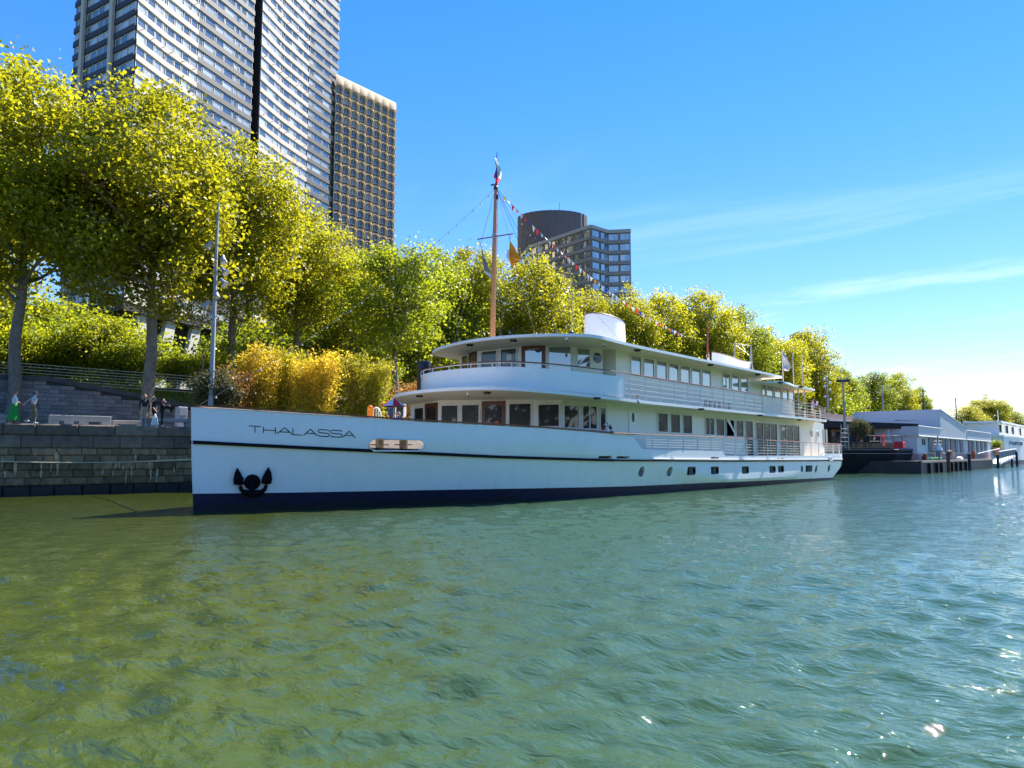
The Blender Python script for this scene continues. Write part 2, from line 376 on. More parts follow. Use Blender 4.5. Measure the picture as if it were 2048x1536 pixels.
# piece rows: (height from top, height, mean length, material, recess)
rows = [(0.0, 0.60, 1.75, stone_dark, 0.0), (0.61, 0.64, 1.5, stone_dark, 0.03)] + [(1.26 + 0.39 * i, 0.38, 0.95, stone_low, 0.06) for i in range(5)] + [(3.22, 0.6, 1.1, stone_wet, 0.04), (3.83, 1.2, 2.0, stone_wet, 0.04)]
for (dz, h, ln, mt, rec) in rows:
    s = -0.4 * rng.random()
    while s < 15.5:
        L = ln * rng.uniform(0.75, 1.3); j = rng.uniform(-0.012, 0.015)
        mb = MB(); ch = (0.07 if dz == 0 else 0.035) if dz < 1 else 0.05
        mb.cbox((0.008, rec + j, -dz - h + .006), (L - 0.008, 0.5, -dz), ch)
        # local x runs away from the bend towards -X, so blocks are turned with the wall
        org = QP - QD * (s + L); org[2] = QZ
        me = mb.mesh('stone_block', mt)
        inst('stone_block', me, quay, org, rz=math.atan2(QD[1], QD[0]))
        s += L
mb = MB()
mb.obox(QP + QD * -35 + QN * 0.25 + np.array([0, 0, -0.6]), QD * 19.4, QN * 0.25, (0, 0, 4.3))
mb.box((QK, 42.0, -5), (700, 42.3, QZ))
part('quay_face', mb, stone_dark, quay)
mb = MB()                                             # pale lime runs hanging from the joints of the lower masonry
for i in range(26):
    s = rng.uniform(0.5, 15); z1 = rng.uniform(1.2, 1.75) if rng.random() < .75 else rng.uniform(1.9, 2.4); L = rng.uniform(0.25, 0.85); w = rng.uniform(0.03, 0.09)
    c = QP - QD * s - QN * -0.02
    pts = []
    for k in range(6):
        t = k / 5; wa = math.sin(math.pi * min(1, t * .8 + .2)) ; pts.append((c + QD * w * wa * rng.uniform(.3, 1.4), c - QD * w * wa * rng.uniform(.3, 1.4), z1 - L * t))
    for k in range(5):
        a, bq, z0 = pts[k]; c2, d2, z2 = pts[k + 1]
        f = -0.004
        mb.quad((*(a + QN * f)[:2], z0), (*(bq + QN * f)[:2], z0), (*(d2 + QN * f)[:2], z2), (*(c2 + QN * f)[:2], z2))
part('lime_streak', mb, lime, quay, kind='stuff')

# mooring rope along the quay face, tied to the bow
P = [onSeg(-60, 921, QP - QN * .15, QP + QD - QN * .15), onSeg(100, 925, QP - QN * .3, QP + QD - QN * .3), onSeg(250, 924, QP - QN * 1.5, QP + QD - QN * 1.5), (14.6, 28.0, 1.95)]
single('mooring_rope', MB().tube(catmull(P, 6), 0.035, 6), mat('rope', (0.45, 0.40, 0.28), 0.9), 'slack pale rope hanging along the dark stained quay wall to the bow', 'rope')

# ---- retaining wall with its bricks and coping
brickm = mat('grey_brick', (0.225, 0.20, 0.18), 0.85, var=0.5, vscale=0.9, bump=0.4, bscale=12, island=0.28)
mortar = mat('mortar', (0.05, 0.047, 0.043), 0.95)
rw = thing('retaining_wall', 'grey block retaining wall with dark coping sloping down behind the strolling people', 'wall', (QK, wall_y(QK), QZ))
wb = MB()
W0 = np.array([QK, wall_y(QK), 0])
def wall_pt(X, off, z): return (X, wall_y(X) + off, z)
xs = [-40, 5, 10, 14, 17.6, 20, 23, 24, 26, 32, 38.5]
for a, c in zip(xs[:-1], xs[1:]):
    za, zc2 = wall_top(a) - .3, wall_top(c) - .3
    za = max(za, QZ); zc2 = max(zc2, QZ)
    wb.add([wall_pt(a, .03, QZ - .1), wall_pt(c, .03, QZ - .1), wall_pt(c, .03, zc2), wall_pt(a, .03, za), wall_pt(a, .6, QZ - .1), wall_pt(c, .6, QZ - .1), wall_pt(c, .6, zc2), wall_pt(a, .6, za)],
           [(0, 1, 2, 3), (7, 6, 5, 4), (3, 2, 6, 7)])
part('wall_core', wb, mortar, rw)
cp = mat('dark_coping', (0.075, 0.07, 0.065), 0.85, var=0.4, vscale=1.5, bump=0.4)
a = 9.0
while a < 36:
    c = min(a + rng.uniform(1.3, 1.7), 36.5)
    if a < QK < c: c = QK
    if a < 17.6 < c: c = 17.6
    q = MB()
    za, zc2 = wall_top(a), wall_top(c)
    A_, C_ = a + .006, c - .006
    q.add([wall_pt(A_, -.10, za - .30), wall_pt(C_, -.10, zc2 - .30), wall_pt(C_, -.10, zc2), wall_pt(A_, -.10, za), wall_pt(A_, .62, za - .30), wall_pt(C_, .62, zc2 - .30), wall_pt(C_, .62, zc2), wall_pt(A_, .62, za)],
          [(0, 1, 2, 3), (7, 6, 5, 4), (3, 2, 6, 7), (0, 4, 5, 1), (1, 5, 6, 2), (4, 0, 3, 7)])
    part('coping_stone', q, cp, rw); a = c
bh = 0.245; z = QZ; row = 0; nb = 0
brick_me = []
for L in (0.42, 0.52, 0.62, 0.74, 0.86):
    m_ = MB(); m_.cbox((0.006, 0, 0.006), (L - 0.006, 0.12, bh - 0.006), 0.012); brick_me.append((L, m_.mesh('brick', brickm)))
while z + bh < 6.7:
    X = 12.2 + 0.3 * (row % 2) + rng.uniform(0, .2)
    while X < 26.3:
        L, me = rng.choice(brick_me)
        dx = L * 0.9731 if X < QK else L
        if z + bh < min(wall_top(X), wall_top(X + dx)) - 0.28 and nb < 298:
            inst('brick', me, rw, (X, wall_y(X) + rng.uniform(-.012, .012), z), rz=math.atan2(QD[1], QD[0]) if X < QK else 0.0); nb += 1
        X += dx
    z += bh; row += 1
    if z > QZ + 0.2 and row < 2: pass

# ---- embankment behind it
gx = list(range(-60, 10, 6)) + list(range(10, 44, 2)) + [50, 60, 80, 110, 150, 200, 300, 420, 700]
go = [0.5, 1.5, 3, 5, 8, 12, 20, 40, 70, 120, 220]
b = MB(); V = []
for X in gx:
    for o_ in go:
        base = wall_top(X) - 0.04
        t = min(1, max(0, (o_ - .5) / 8)); t = t * t * (3 - 2 * t)
        V.append((X, wall_y(X) + o_, base + (7.3 - base) * t if X < 60 else QZ - .03 + (7.3 - QZ) * t))
k = len(go); Fq = [(i * k + j, (i + 1) * k + j, (i + 1) * k + j + 1, i * k + j + 1) for i in range(len(gx) - 1) for j in range(k - 1)]
b.add(V, Fq)
struct('embankment_ground', b, mat('bank_grass', (0.10, 0.12, 0.02), 0.95, var=0.4, vscale=0.8), smooth=True, angle=180)
# tufts on the sunny bank above the wall
rg = np.random.default_rng(11)
b = MB()
for i in range(9000):
    X = rg.uniform(17, 36); o_ = rg.uniform(0.6, 6)
    base = wall_top(X) - .04; t = (o_ - .5) / 8; t = t * t * (3 - 2 * t); z0 = base + (7.3 - base) * t
    y = wall_y(X) + o_; h = rg.uniform(.08, .28); q = rg.uniform(0, 6.28); w = .03; lx, ly = rg.normal(0, .06, 2)
    b.add([(X - w * math.cos(q), y - w * math.sin(q), z0), (X + w * math.cos(q), y + w * math.sin(q), z0), (X + lx, y + ly, z0 + h)], [(0, 1, 2)])
struct('bank_grass', b, leaf_mat('grass_blade', (0.17, 0.19, 0.015), (0.25, 0.27, 0.02)), kind='stuff')

# far bank behind the camera: it is what the ship's windows and hull mirror
b = MB()
b.box((-900, -230, -5), (900, -112, 3.5)); b.box((-900, -111.9, -5), (-196, 70, 3.5)); struct('far_bank', b, mat('far_bank_stone', (0.05, 0.047, 0.04), .9))

# ---- concrete benches along the quay
def bench_line(px, py, off): 
    p = QP + QN * off; return onSeg(px, py, p, p + QD)
bench_m = mat('bench_concrete', (0.33, 0.30, 0.26), 0.8, var=0.1, bump=0.2)
def bench(px0, px1, off, h, label, legs=(0.0, 1.0), thick=0.24, depth=0.55):
    p0 = bench_line(px0, 846, off); p1 = bench_line(px1, 846, off); L = float(np.linalg.norm((p1 - p0)[:2]))
    t = thing('stone_bench', label, 'bench', (p0[0], p0[1], QZ), 'concrete benches along the quay edge', rz=math.atan2(QD[1], QD[0]))
    m_ = MB(); m_.cbox((0, 0, h - thick), (L, depth, h), 0.02); o = bpy.data.objects.new('seat', m_.mesh('seat', bench_m)); link(o, t)
    for f in legs:
        m_ = MB(); w = min(0.5, L * .16); x0 = f * (L - w); m_.cbox((x0, 0.02, 0), (x0 + w, depth - .02, h - thick), 0.012)
        o = bpy.data.objects.new('leg', m_.mesh('leg', bench_m)); link(o, t)
bench(-60, 28, 1.0, 0.50, 'pale concrete bench at the left edge beside the green skirt', (0.0, 0.78, 1.0))
bench(98, 222, 1.0, 0.52, 'longest concrete bench on the quay with a solid middle', (0.0, .28, .56, 1.0), 0.30)
bench(226, 283, 1.7, 0.34, 'low concrete slab bench behind the man in grey trousers', (0.0, 1.0), 0.2)
bench(285, 388, 0.7, 0.48, 'concrete bench with a shelf in front of the people in black', (0.0, 1.0), 0.2)

# ---- cable fence along the wall top
cf = thing('cable_fence', 'cable fence of thin pale wires on posts along the retaining wall', 'fence', wall_pt(20, .5, wall_top(20)))
cable_m = mat('pale_cable', (0.55, 0.52, 0.42), 0.4, metal=0.3)
for k in range(7):
    z0, z1 = 725 + 6.0 * k, 755 + 5.2 * k
    p = [onSeg(x, z0 + (z1 - z0) * (x - 20) / 390, (0, wall_y(0) + 1.2), (QK, wall_y(QK) + 1.2)) for x in range(-40, 411, 30)]
    part('cable', MB().tube(p, 0.017, 5), cable_m, cf)
for x in (-30, 205, 352):
    p = onSeg(x, 760, (0, wall_y(0) + 1.25), (QK, wall_y(QK) + 1.25))
    part('post', MB().tube([(p[0], p[1], wall_top(p[0]) - .3), (p[0], p[1], p[2] + 0.45)], 0.03, 6), dark_metal, cf)

# ================================================================== TREES
bark = mat('plane_bark', (0.17, 0.145, 0.11), 0.9, var=0.4, vscale=3, bump=0.6, bscale=10)
leaf_a = leaf_mat('plane_leaf', (0.150, 0.170, 0.008), (0.66, 0.62, 0.016))
leaf_b = leaf_mat('plane_leaf_green', (0.115, 0.145, 0.008), (0.48, 0.54, 0.018))
leaf_c = leaf_mat('shrub_leaf', (0.14, 0.18, 0.008), (0.60, 0.62, 0.016))
leaf_d = leaf_mat('olive_leaf', (0.13, 0.12, 0.055), (0.16, 0.15, 0.05), fac=0.25, rough=.75)
leaf_e = leaf_mat('bamboo_leaf', (0.58, 0.41, 0.030), (0.92, 0.70, 0.05), fac=0.5, hue=0.4)
leaf_f = leaf_mat('bamboo_leaf_green', (0.36, 0.32, 0.022), (0.62, 0.56, 0.03), hue=0.4)
leaf_h = leaf_mat('dry_leaf', (0.52, 0.28, 0.07), (0.56, 0.30, 0.07), hue=0.4)

def leaf_mesh(name, C, nrm, size, mt, rng, ratio=0.62):
    """one folded rhombus per leaf: C centres, nrm normals"""
    n = len(C)
    a = rng.normal(size=(n, 3)); a -= nrm * np.sum(a * nrm, 1, keepdims=True); a /= np.linalg.norm(a, axis=1, keepdims=True) + 1e-9
    w = np.cross(nrm, a); s = size * rng.uniform(0.6, 1.3, (n, 1))
    fold = nrm * s * 0.16
    V = np.stack([C - a * s * .5, C + w * s * ratio * .5 + fold, C + a * s * .5, C - w * s * ratio * .5 + fold], 1).reshape(-1, 3).astype(np.float32)
    me = bpy.data.meshes.new(name); me.vertices.add(4 * n); me.vertices.foreach_set('co', V.ravel())
    me.loops.add(4 * n); me.loops.foreach_set('vertex_index', np.arange(4 * n, dtype=np.int32)); me.polygons.add(n)
    me.polygons.foreach_set('loop_start', np.arange(n, dtype=np.int32) * 4); me.update(calc_edges=True); me.materials.append(mt); return me

def tree_variant(seed, H, z0, a, ncl, per, leaf, mt, sig=0.62, trunk_r=0.36, fork=0.42, top=1.0, pw=0.42, limbs=11, open_low=0.0):
    """meshes (trunk, crown) of one tree with its foot at the origin"""
    rng = np.random.default_rng(seed)
    zc, bz = (z0 + H) / 2, (H - z0) / 2
    bumps = rng.normal(size=(16, 3)); bumps /= np.linalg.norm(bumps, axis=1, keepdims=True); amp = rng.uniform(-0.36, 0.34, 16)
    D = rng.normal(size=(ncl, 3)); D /= np.linalg.norm(D, axis=1, keepdims=True)
    lump = 0.92 + sum(amp[j] * np.exp(-np.sum((D - bumps[j]) ** 2, 1) / 0.17) for j in range(16))
    r = rng.uniform(0.05, 1, ncl) ** pw * lump
    Cc = D * r[:, None]
    taper = 1.0 - 0.28 * np.clip(Cc[:, 2], 0, 1) ** 1.5
    Cc = np.stack([Cc[:, 0] * a * taper, Cc[:, 1] * a * taper, zc + Cc[:, 2] * bz * 0.96], 1)
    if open_low:
        keep = (rng.uniform(size=ncl) > open_low * np.clip((zc - Cc[:, 2]) / bz, 0, 1)); Cc = Cc[keep]
    n = len(Cc); sz = rng.uniform(0.65, 1.35, n)
    idx = np.repeat(np.arange(n), per)
    off = rng.normal(size=(len(idx), 3)) * np.array([sig, sig, sig * 0.72]) * sz[idx][:, None]
    P = Cc[idx] + off
    out = P - np.array([0, 0, zc]); out /= np.linalg.norm(out, axis=1, keepdims=True) + 1e-9
    nr = rng.normal(size=P.shape) * 0.75 + out * 0.35 + np.array([0, 0, 0.55]); nr /= np.linalg.norm(nr, axis=1, keepdims=True)
    crown = leaf_mesh('crown', P, nr, leaf, mt, rng)
    # wood
    m = MB(); zf = H * fork
    path = [np.array([rng.normal(0, .03) * i, rng.normal(0, .03) * i, z]) for i, z in enumerate(np.linspace(0, H * 0.9, 9))]
    path[0][:2] = 0
    rad = [trunk_r * (1.25 if i == 0 else 1.0) * (1 - 0.1 * i if i < 4 else max(0.06, 0.62 - 0.13 * (i - 3))) for i in range(9)]
    m.tube(catmull(path, 3), np.interp(np.linspace(0, 8, 25), range(9), rad), 10)
    def on_trunk(z): return np.array([np.interp(z, [q[2] for q in path], [q[i] for q in path]) for i in range(3)])
    tips = []
    order = rng.permutation(n)[:limbs]
    for c in Cc[order]:
        zs = max(zf * 0.72, min(c[2] - 0.45 * np.hypot(c[0], c[1]) - 0.6, H * 0.72)); s = on_trunk(zs)
        mid = s + (c - s) * 0.5 + np.array([0, 0, -0.10 * np.linalg.norm(c - s)]) + rng.normal(0, .22, 3)
        q = catmull([s, mid, c], 4); rr = np.interp(np.linspace(0, 1, len(q)), [0, 1], [trunk_r * 0.42, 0.035])
        m.tube(q, rr, 6); tips += q[2:]
    tips = np.array(tips)
    for c in Cc[rng.permutation(n)[:limbs * 7]]:
        d = np.linalg.norm(tips - c, axis=1) + np.where(tips[:, 2] > c[2], 3.0, 0); s = tips[d.argmin()]
        mid = (s + c) / 2 + rng.normal(0, .15, 3); m.tube([s, mid, c], [0.055, 0.035, 0.012], 4, cap=False)
    trunk = m.mesh('trunk', bark, True, 60)
    return trunk, crown

TV = [tree_variant(101, 21, 5.4, 5.9, 320, 140, 0.275, leaf_a, open_low=.35),
      tree_variant(102, 21, 6.2, 5.4, 290, 135, 0.275, leaf_a, open_low=.5),
      tree_variant(103, 21, 4.6, 6.2, 320, 135, 0.285, leaf_a, sig=.68, open_low=.3),
      tree_variant(104, 20, 6.5, 4.6, 150, 120, 0.29, leaf_b, sig=.6, trunk_r=.33, fork=.3, open_low=.3, limbs=14),
      tree_variant(105, 21, 3.2, 6.0, 330, 95, 0.33, leaf_b, sig=.75),
      tree_variant(106, 21, 3.0, 6.4, 330, 95, 0.34, leaf_a, sig=.75)]
SV = [tree_variant(201, 5.6, 0.4, 3.0, 120, 120, 0.22, leaf_c, sig=.42, trunk_r=.11, limbs=8),
      tree_variant(202, 5.6, 0.3, 3.3, 120, 110, 0.24, leaf_b, sig=.46, trunk_r=.12, limbs=8),
      tree_variant(203, 5.2, 0.9, 2.6, 90, 110, 0.22, leaf_c, sig=.40, trunk_r=.10, limbs=8)]
OV = tree_variant(301, 2.9, 1.15, 1.15, 70, 150, 0.12, leaf_d, sig=.22, trunk_r=.12, fork=.3, limbs=7)

def plant(name, var, loc, sxy, sz, rz, label, cat='tree', group=None):
    t = thing(name, label, cat, loc, group, rz); t.scale = (sxy, sxy, sz)
    for nm, me in zip(('trunk', 'crown'), var):
        o = bpy.data.objects.new(nm, me); link(o, t)
    return t
ROW = 'plane trees along the quay'
# (pixel x of the trunk, depth, pixel y of the top, variant, width factor, foot z, turn, label)
trees = [
 (20, 45.5, 62, 1, 1.02, QZ, 0.3, 'tall plane tree at the left edge with sky showing through its lower crown'),
 (290, 47.5, 128, 0, 1.12, QZ, 1.2, 'big plane tree whose stout trunk stands behind the man in the black jumper'),
 (-120, 52, 90, 2, 0.9, QZ, 2.0, 'plane tree cut off by the left edge of the view'),
 (455, 55, 240, 2, 0.98, 6.8, 4.1, 'broad plane tree in front of the dark seam of the banded tower'),
 (585, 62, 388, 0, 0.86, 6.8, 2.6, 'plane tree rising behind the golden bamboo'),
 (700, 69, 470, 2, 0.80, 6.8, 0.9, 'plane tree in front of the beige tower'),
 (790, 60, 450, 3, 1.05, QZ, 0.5, 'sparse forked plane tree with a dark trunk and sky between its limbs'),
 (868, 76, 482, 4, 0.82, 6.5, 1.9, 'plane tree to the left of the wooden mast'),
 (945, 80, 468, 0, 0.86, 6.5, 5.2, 'plane tree directly behind the mast yard'),
 (1075, 84, 500, 5, 0.98, QZ, 3.3, 'rounded plane tree behind the orange flag'),
 (1185, 92, 568, 1, 0.95, QZ, 2.2, 'plane tree below the grey hotel behind the white funnel'),
 (1250, 95, 552, 2, 0.80, QZ, 4.4, 'plane tree just right of the white funnel'),
 (1325, 100, 568, 5, 0.86, QZ, 0.2, 'plane tree above the middle of the ship roof'),
 (1405, 104, 560, 0, 0.95, QZ, 2.9, 'plane tree left of the red pole on the ship roof'),
 (1490, 113, 598, 4, 0.95, QZ, 5.0, 'plane tree behind the small white dinghy'),
 (1560, 124, 640, 2, 0.95, QZ, 1.1, 'plane tree behind the pale stern flag'),
 (1622, 136, 650, 5, 0.95, QZ, 3.9, 'plane tree in front of the distant stepped tower top'),
 (1690, 160, 726, 4, 0.92, QZ, 0.6, 'tree behind the flood light pole on the barge'),
 (1752, 172, 732, 3, 1.25, QZ, 2.5, 'lighter thin tree behind the black roofed terrace'),
 (1800, 182, 738, 5, 0.82, QZ, 4.8, 'tree above the long grey shed roof'),
 (1842, 190, 768, 4, 0.62, QZ, 3.0, 'last tree of the dense row before the gap of pale sky'),
 (1942, 240, 808, 5, 1.25, QZ, 1.4, 'left tree of the far clump beyond the grey sheds'),
 (1982, 250, 782, 2, 1.3, QZ, 0.1, 'tallest tree of the far clump beyond the grey sheds'),
 (2020, 262, 806, 4, 1.2, QZ, 5.6, 'right tree of the far clump above the distant white ship'),
]
for i, (px, D, py, v, wf, z0, rz, lab) in enumerate(trees):
    p = onD(px, HORIZON, D); top = onD(px, py, D)[2]
    H = (20 if v == 3 else 21); s = (top - z0) / H
    plant('plane_tree', TV[v], (p[0], p[1], z0), wf * (0.55 + .45 * s), s, rz, lab, group=ROW)

shrubs = [(60, 72, 585, 0, 1.5, 'tall pale green tree like bush far left behind the wall'), (170, 70, 598, 2, 1.5, 'loose tall bush left of the big trunk behind the wall'), (-30, 74, 570, 1, 1.5, 'tall bush cut off at the left edge behind the wall'), (235, 74, 640, 1, 1.4, 'tall dark bush behind the big trunk'), (530, 76, 610, 1, 1.5, 'tall bush behind the bamboo left of centre'), (640, 80, 600, 0, 1.5, 'tall bush behind the bamboo right of centre'),
 (40, 57, 640, 0, 1.0, 'yellow green shrub beside the left trunk above the wall'), (120, 59, 632, 1, .9, 'rounded bush above the grey wall left of the big trunk'),
 (195, 58, 628, 0, 1.1, 'bright yellow green bush in the middle of the wall top'), (250, 57, 668, 1, .8, 'dark bush just left of the big trunk'),
 (345, 60, 700, 2, .8, 'small bush right of the big trunk below the white fins'), (395, 62, 700, 0, .9, 'bush behind the thin curved lamp post'),
 (490, 66, 655, 1, 1.2, 'bush behind the left bamboo'), (610, 70, 660, 0, 1.2, 'bush behind the middle bamboo'), (700, 72, 690, 2, 1.0, 'bush between the bamboo clumps'),
 (735, 62, 690, 1, .9, 'bush left of the forked dark trunk'), (835, 72, 640, 0, 1.0, 'bush left of the ship roof'), (900, 78, 628, 1, 1.3, 'bush behind the front of the ship roof'),
 (1010, 84, 640, 1, 1.3, 'bush behind the mast foot'), (1110, 92, 640, 1, 1.2, 'bush behind the cables on the ship roof'), (-25, 56, 650, 1, 1.0, 'bush cut by the left edge'),
 (1290, 104, 668, 1, 1.2, 'bush right of the white funnel'), (1370, 110, 680, 1, 1.2, 'bush behind the red pole'), (1450, 118, 690, 1, 1.2, 'bush behind the dinghy'),
 (1530, 128, 710, 1, 1.2, 'bush behind the bare flag poles'), (1600, 140, 730, 1, 1.2, 'bush behind the stern awning'), (1665, 150, 770, 1, 1.1, 'bush behind the stern railing'),
 (1722, 168, 790, 1, 1.1, 'bush above the low brown roof'), (1780, 180, 795, 1, 1.1, 'bush behind the shed ridge')]
for i, (px, D, py, v, wf, lab) in enumerate(shrubs):
    p = onD(px, HORIZON, D); top = onD(px, py, D)[2]; z0 = 6.9 if px < 760 else 4.2
    s = (top - z0) / (5.2 if v == 2 else 5.6)
    plant('garden_shrub', SV[v], (p[0], p[1], z0), wf * (0.6 + .4 * s), s, i * 1.7, lab, 'shrub', 'shrubs above the quay')

rgf = np.random.default_rng(77); nF = 14000
Pf = np.stack([rgf.uniform(-700, 500, nF), rgf.uniform(-150, -118, nF), 0 * np.zeros(nF)], 1); hF = 21 + 6 * np.sin(Pf[:, 0] * .21) * np.sin(Pf[:, 0] * .053 + 1); Pf[:, 2] = 3.5 + hF * rgf.uniform(0, 1, nF) ** .8
Nf = rgf.normal(size=(nF, 3)); Nf /= np.linalg.norm(Nf, axis=1, keepdims=True)
Pu = np.stack([rgf.uniform(-235, -200, 4500), rgf.uniform(-125, 40, 4500), 3.5 + 26 * rgf.uniform(0, 1, 4500) ** .8], 1); Nu = rgf.normal(size=Pu.shape); Nu /= np.linalg.norm(Nu, axis=1, keepdims=True); Pf = np.concatenate([Pf, Pu]); Nf = np.concatenate([Nf, Nu])      # unseen woods added across the river upstream to darken the bow window reflections
o = bpy.data.objects.new('far_bank_woods', leaf_mesh('far_bank_woods', Pf, Nf, 4.2, leaf_mat('dark_leaf', (0.022, 0.032, 0.006), (0.03, 0.04, 0.006)), rgf)); link(o); o['kind'] = 'stuff'
# ---- bamboo on the quay
def bamboo(px0, px1, D, py, n, mt, seed, label, ncane=46):
    rng = np.random.default_rng(seed)
    c0, c1 = onD(px0, HORIZON, D), onD(px1, HORIZON, D); cc = (c0 + c1) / 2; top = onD((px0 + px1) / 2, py, D)[2]; H = top - QZ
    half = np.linalg.norm((c1 - c0)[:2]) / 2; ax = (c1 - c0) / (2 * half); ax[2] = 0
    dp = np.array([-ax[1], ax[0], 0])
    t = thing('bamboo_clump', label, 'bamboo', (cc[0], cc[1], QZ), 'golden bamboo on the quay behind the bow')
    m = MB(); P = []; Nn = []
    for k in range(ncane):
        u, v = rng.uniform(-1, 1), rng.uniform(-.8, .8); h = H * rng.uniform(.68, 1.0) * (1 - .12 * u * u)
        base = ax * u * half * .8 + dp * v; lean = ax * (u * half * .28 + rng.normal(0, .35)) + dp * rng.normal(0, .3)
        q = [base + lean * (s ** 2) + np.array([0, 0, h * s]) for s in np.linspace(0, 1, 6)]
        m.tube(q, [.022, .02, .018, .015, .011, .004], 4, cap=False)
        cnt = n // ncane; s = rng.uniform(.06, 1.0, cnt) ** .8
        ctr = base[None] + lean[None] * (s ** 2)[:, None] + np.stack([0 * s, 0 * s, h * s], 1)
        P.append(ctr + rng.normal(0, 1, (cnt, 3)) * np.array([.30, .30, .16]) * (1.15 - .4 * s)[:, None])
    P = np.concatenate(P); nr = rng.normal(size=P.shape) + np.array([0, 0, .5]); nr /= np.linalg.norm(nr, axis=1, keepdims=True)
    o = bpy.data.objects.new('cane', m.mesh('cane', mat('bamboo_cane', (0.42, 0.30, 0.06), .5))); link(o, t)
    o = bpy.data.objects.new('leaves', leaf_mesh('leaves', P, nr, .24, mt, rng, .3)); link(o, t); o['kind'] = 'stuff'
    m = MB(); m.cbox((-half * .8, -.6, 0), (half * .8, .6, .75), .03)
    o = bpy.data.objects.new('planter', m.mesh('planter', bench_m)); link(o, t)
bamboo(462, 545, 48.5, 676, 11000, leaf_e, 1, 'golden bamboo clump nearest the tall lighting pole')
bamboo(520, 615, 50.0, 682, 11000, leaf_f, 2, 'greener bamboo in the middle of the golden row')
bamboo(590, 668, 48.5, 690, 11000, leaf_e, 3, 'golden bamboo clump at the right end of the dense row')
bamboo(682, 775, 50.5, 700, 10000, leaf_f, 4, 'separate green and yellow bamboo beside the forked dark trunk')
bamboo(452, 484, 47.0, 722, 2500, leaf_h, 5, 'narrow dry orange brown bamboo beside the olive tree', 16)
bamboo(796, 838, 54.0, 752, 3500, leaf_h, 6, 'small dry bamboo left of the navy mooring pile', 18)

p = onD(430, HORIZON, 46); plant('olive_tree', OV, (p[0], p[1], QZ), 1.15, (onD(430, 738, 46)[2] - QZ) / 2.9, .4, 'small grey green olive tree at the foot of the tall lighting pole')

# ---- lighting pole with its floodlights, and the thin curved lamp
pf = onD(418, HORIZON, 45.0); pt = onD(437, 391, 45.0)
lp = thing('lighting_pole', 'very tall tapered grey pole with spotlights beside the bow', 'lamp post', (pf[0], pf[1], QZ))
part('pole', MB().tube([(pf[0], pf[1], QZ), (pf[0], pf[1], pt[2])], [.16, .075], 12), grey_metal, lp, True)
m = MB(); m.lathe((pf[0], pf[1], QZ), [(.24, 0), (.24, .06), (.17, .12), (.17, .3)], 12); part('base', m, grey_metal, lp)
lampglass = mat('lamp_glass', (0.75, 0.68, 0.60), 0.3)
axr = np.array([math.sin(YAW), -math.cos(YAW), 0])
for (py, side, tilt) in ((478, -1, .7), (508, 1, .15), (532, 1, .8), (556, 1, .8), (580, 0.25, .1), (602, -1, .9)):
    z = onD(427, py, 45)[2]; c = np.array([pf[0], pf[1], z])
    a1 = c + axr * side * (0.28 if abs(side) < .5 else .42) + np.array([0, 0, .05])
    d = axr * side * .75 * tilt + np.array([-.1, -.25, -.8]); d /= np.linalg.norm(d)
    m = MB(); m.tube([c, a1], .03, 6)
    part('bracket', m, grey_metal, lp)
    m = MB(); e = a1 - d * .18
    m.tube([e, e + d * .14, e + d * .22, e + d * .52, e + d * .55], [.10, .11, .12, .235, .235], 12)
    h = part('spotlight', m, grey_metal, lp, True)
    part('lens', MB().tube([e + d * .551, e + d * .556], .21, 12), lampglass, h)
p = onD(399, HORIZON, 45.5); zt = onD(399, 690, 45.5)[2]
tl = thing('lamp_post', 'thin dark lamp post with a curved arm close to the bow', 'lamp post', (p[0], p[1], QZ))
part('pole', MB().tube([(p[0], p[1], QZ), (p[0], p[1], zt)], [.06, .035], 8), dark_metal, tl)
arm = [np.array([p[0], p[1], zt - .75]), np.array([p[0], p[1], zt - .5]) + axr * .12, np.array([p[0], p[1], zt - .12]) + axr * .25, np.array([p[0], p[1], zt + .02]) + axr * .5, np.array([p[0], p[1], zt - .05]) + axr * .62]
part('arm', MB().tube(catmull(arm, 4), .028, 6), dark_metal, tl)
m = MB(); e = arm[-1]; m.lathe(e, [(.06, 0), (.16, -.05), (.22, -.14), (.2, -.16)], 12); part('lamp_head', m, dark_metal, tl)

# ================================================================== THE SHIP
navy = mat('navy_antifouling', (0.005, 0.009, 0.034), 0.5, spec=0.3, var=0.3, vscale=2.0)
weed = mat('waterline_weed', (0.006, 0.008, 0.010), 0.6, var=0.5, vscale=4)
teak = mat('varnished_teak', (0.20, 0.055, 0.018), 0.3, spec=0.6, var=0.15, vscale=8)
oakm = mat('varnished_mast', (0.50, 0.19, 0.028), 0.22, spec=0.6, coat=0.5, var=0.12, vscale=6)
mahog = mat('mahogany', (0.105, 0.022, 0.010), 0.35, spec=0.5, var=0.2, vscale=6)
rubber = mat('lamp_black', (0.02, 0.02, 0.02), 0.5)
frame_m = mat('window_frame', (0.74, 0.73, 0.70), 0.35)
glass_dark = glass_mat('dark_glass', (0.010, 0.014, 0.012), 0.03)
glass_sky = glass_mat('coated_glass', (0.03, 0.05, 0.07), 0.24)
cream = mat('cream_paint', (0.80, 0.76, 0.66), 0.35, var=0.03, vscale=1.2)
lamp_w = mat('lamp_opal', (0.6, 0.58, 0.5), 0.3)
paper = mat('paper_sheet', (0.75, 0.76, 0.74), 0.8)
CY = 27.3
ship = thing('river_ship', 'large white two deck passenger ship with navy waterline, wooden mast and white funnel', 'ship', (42.0, CY, 0.0))

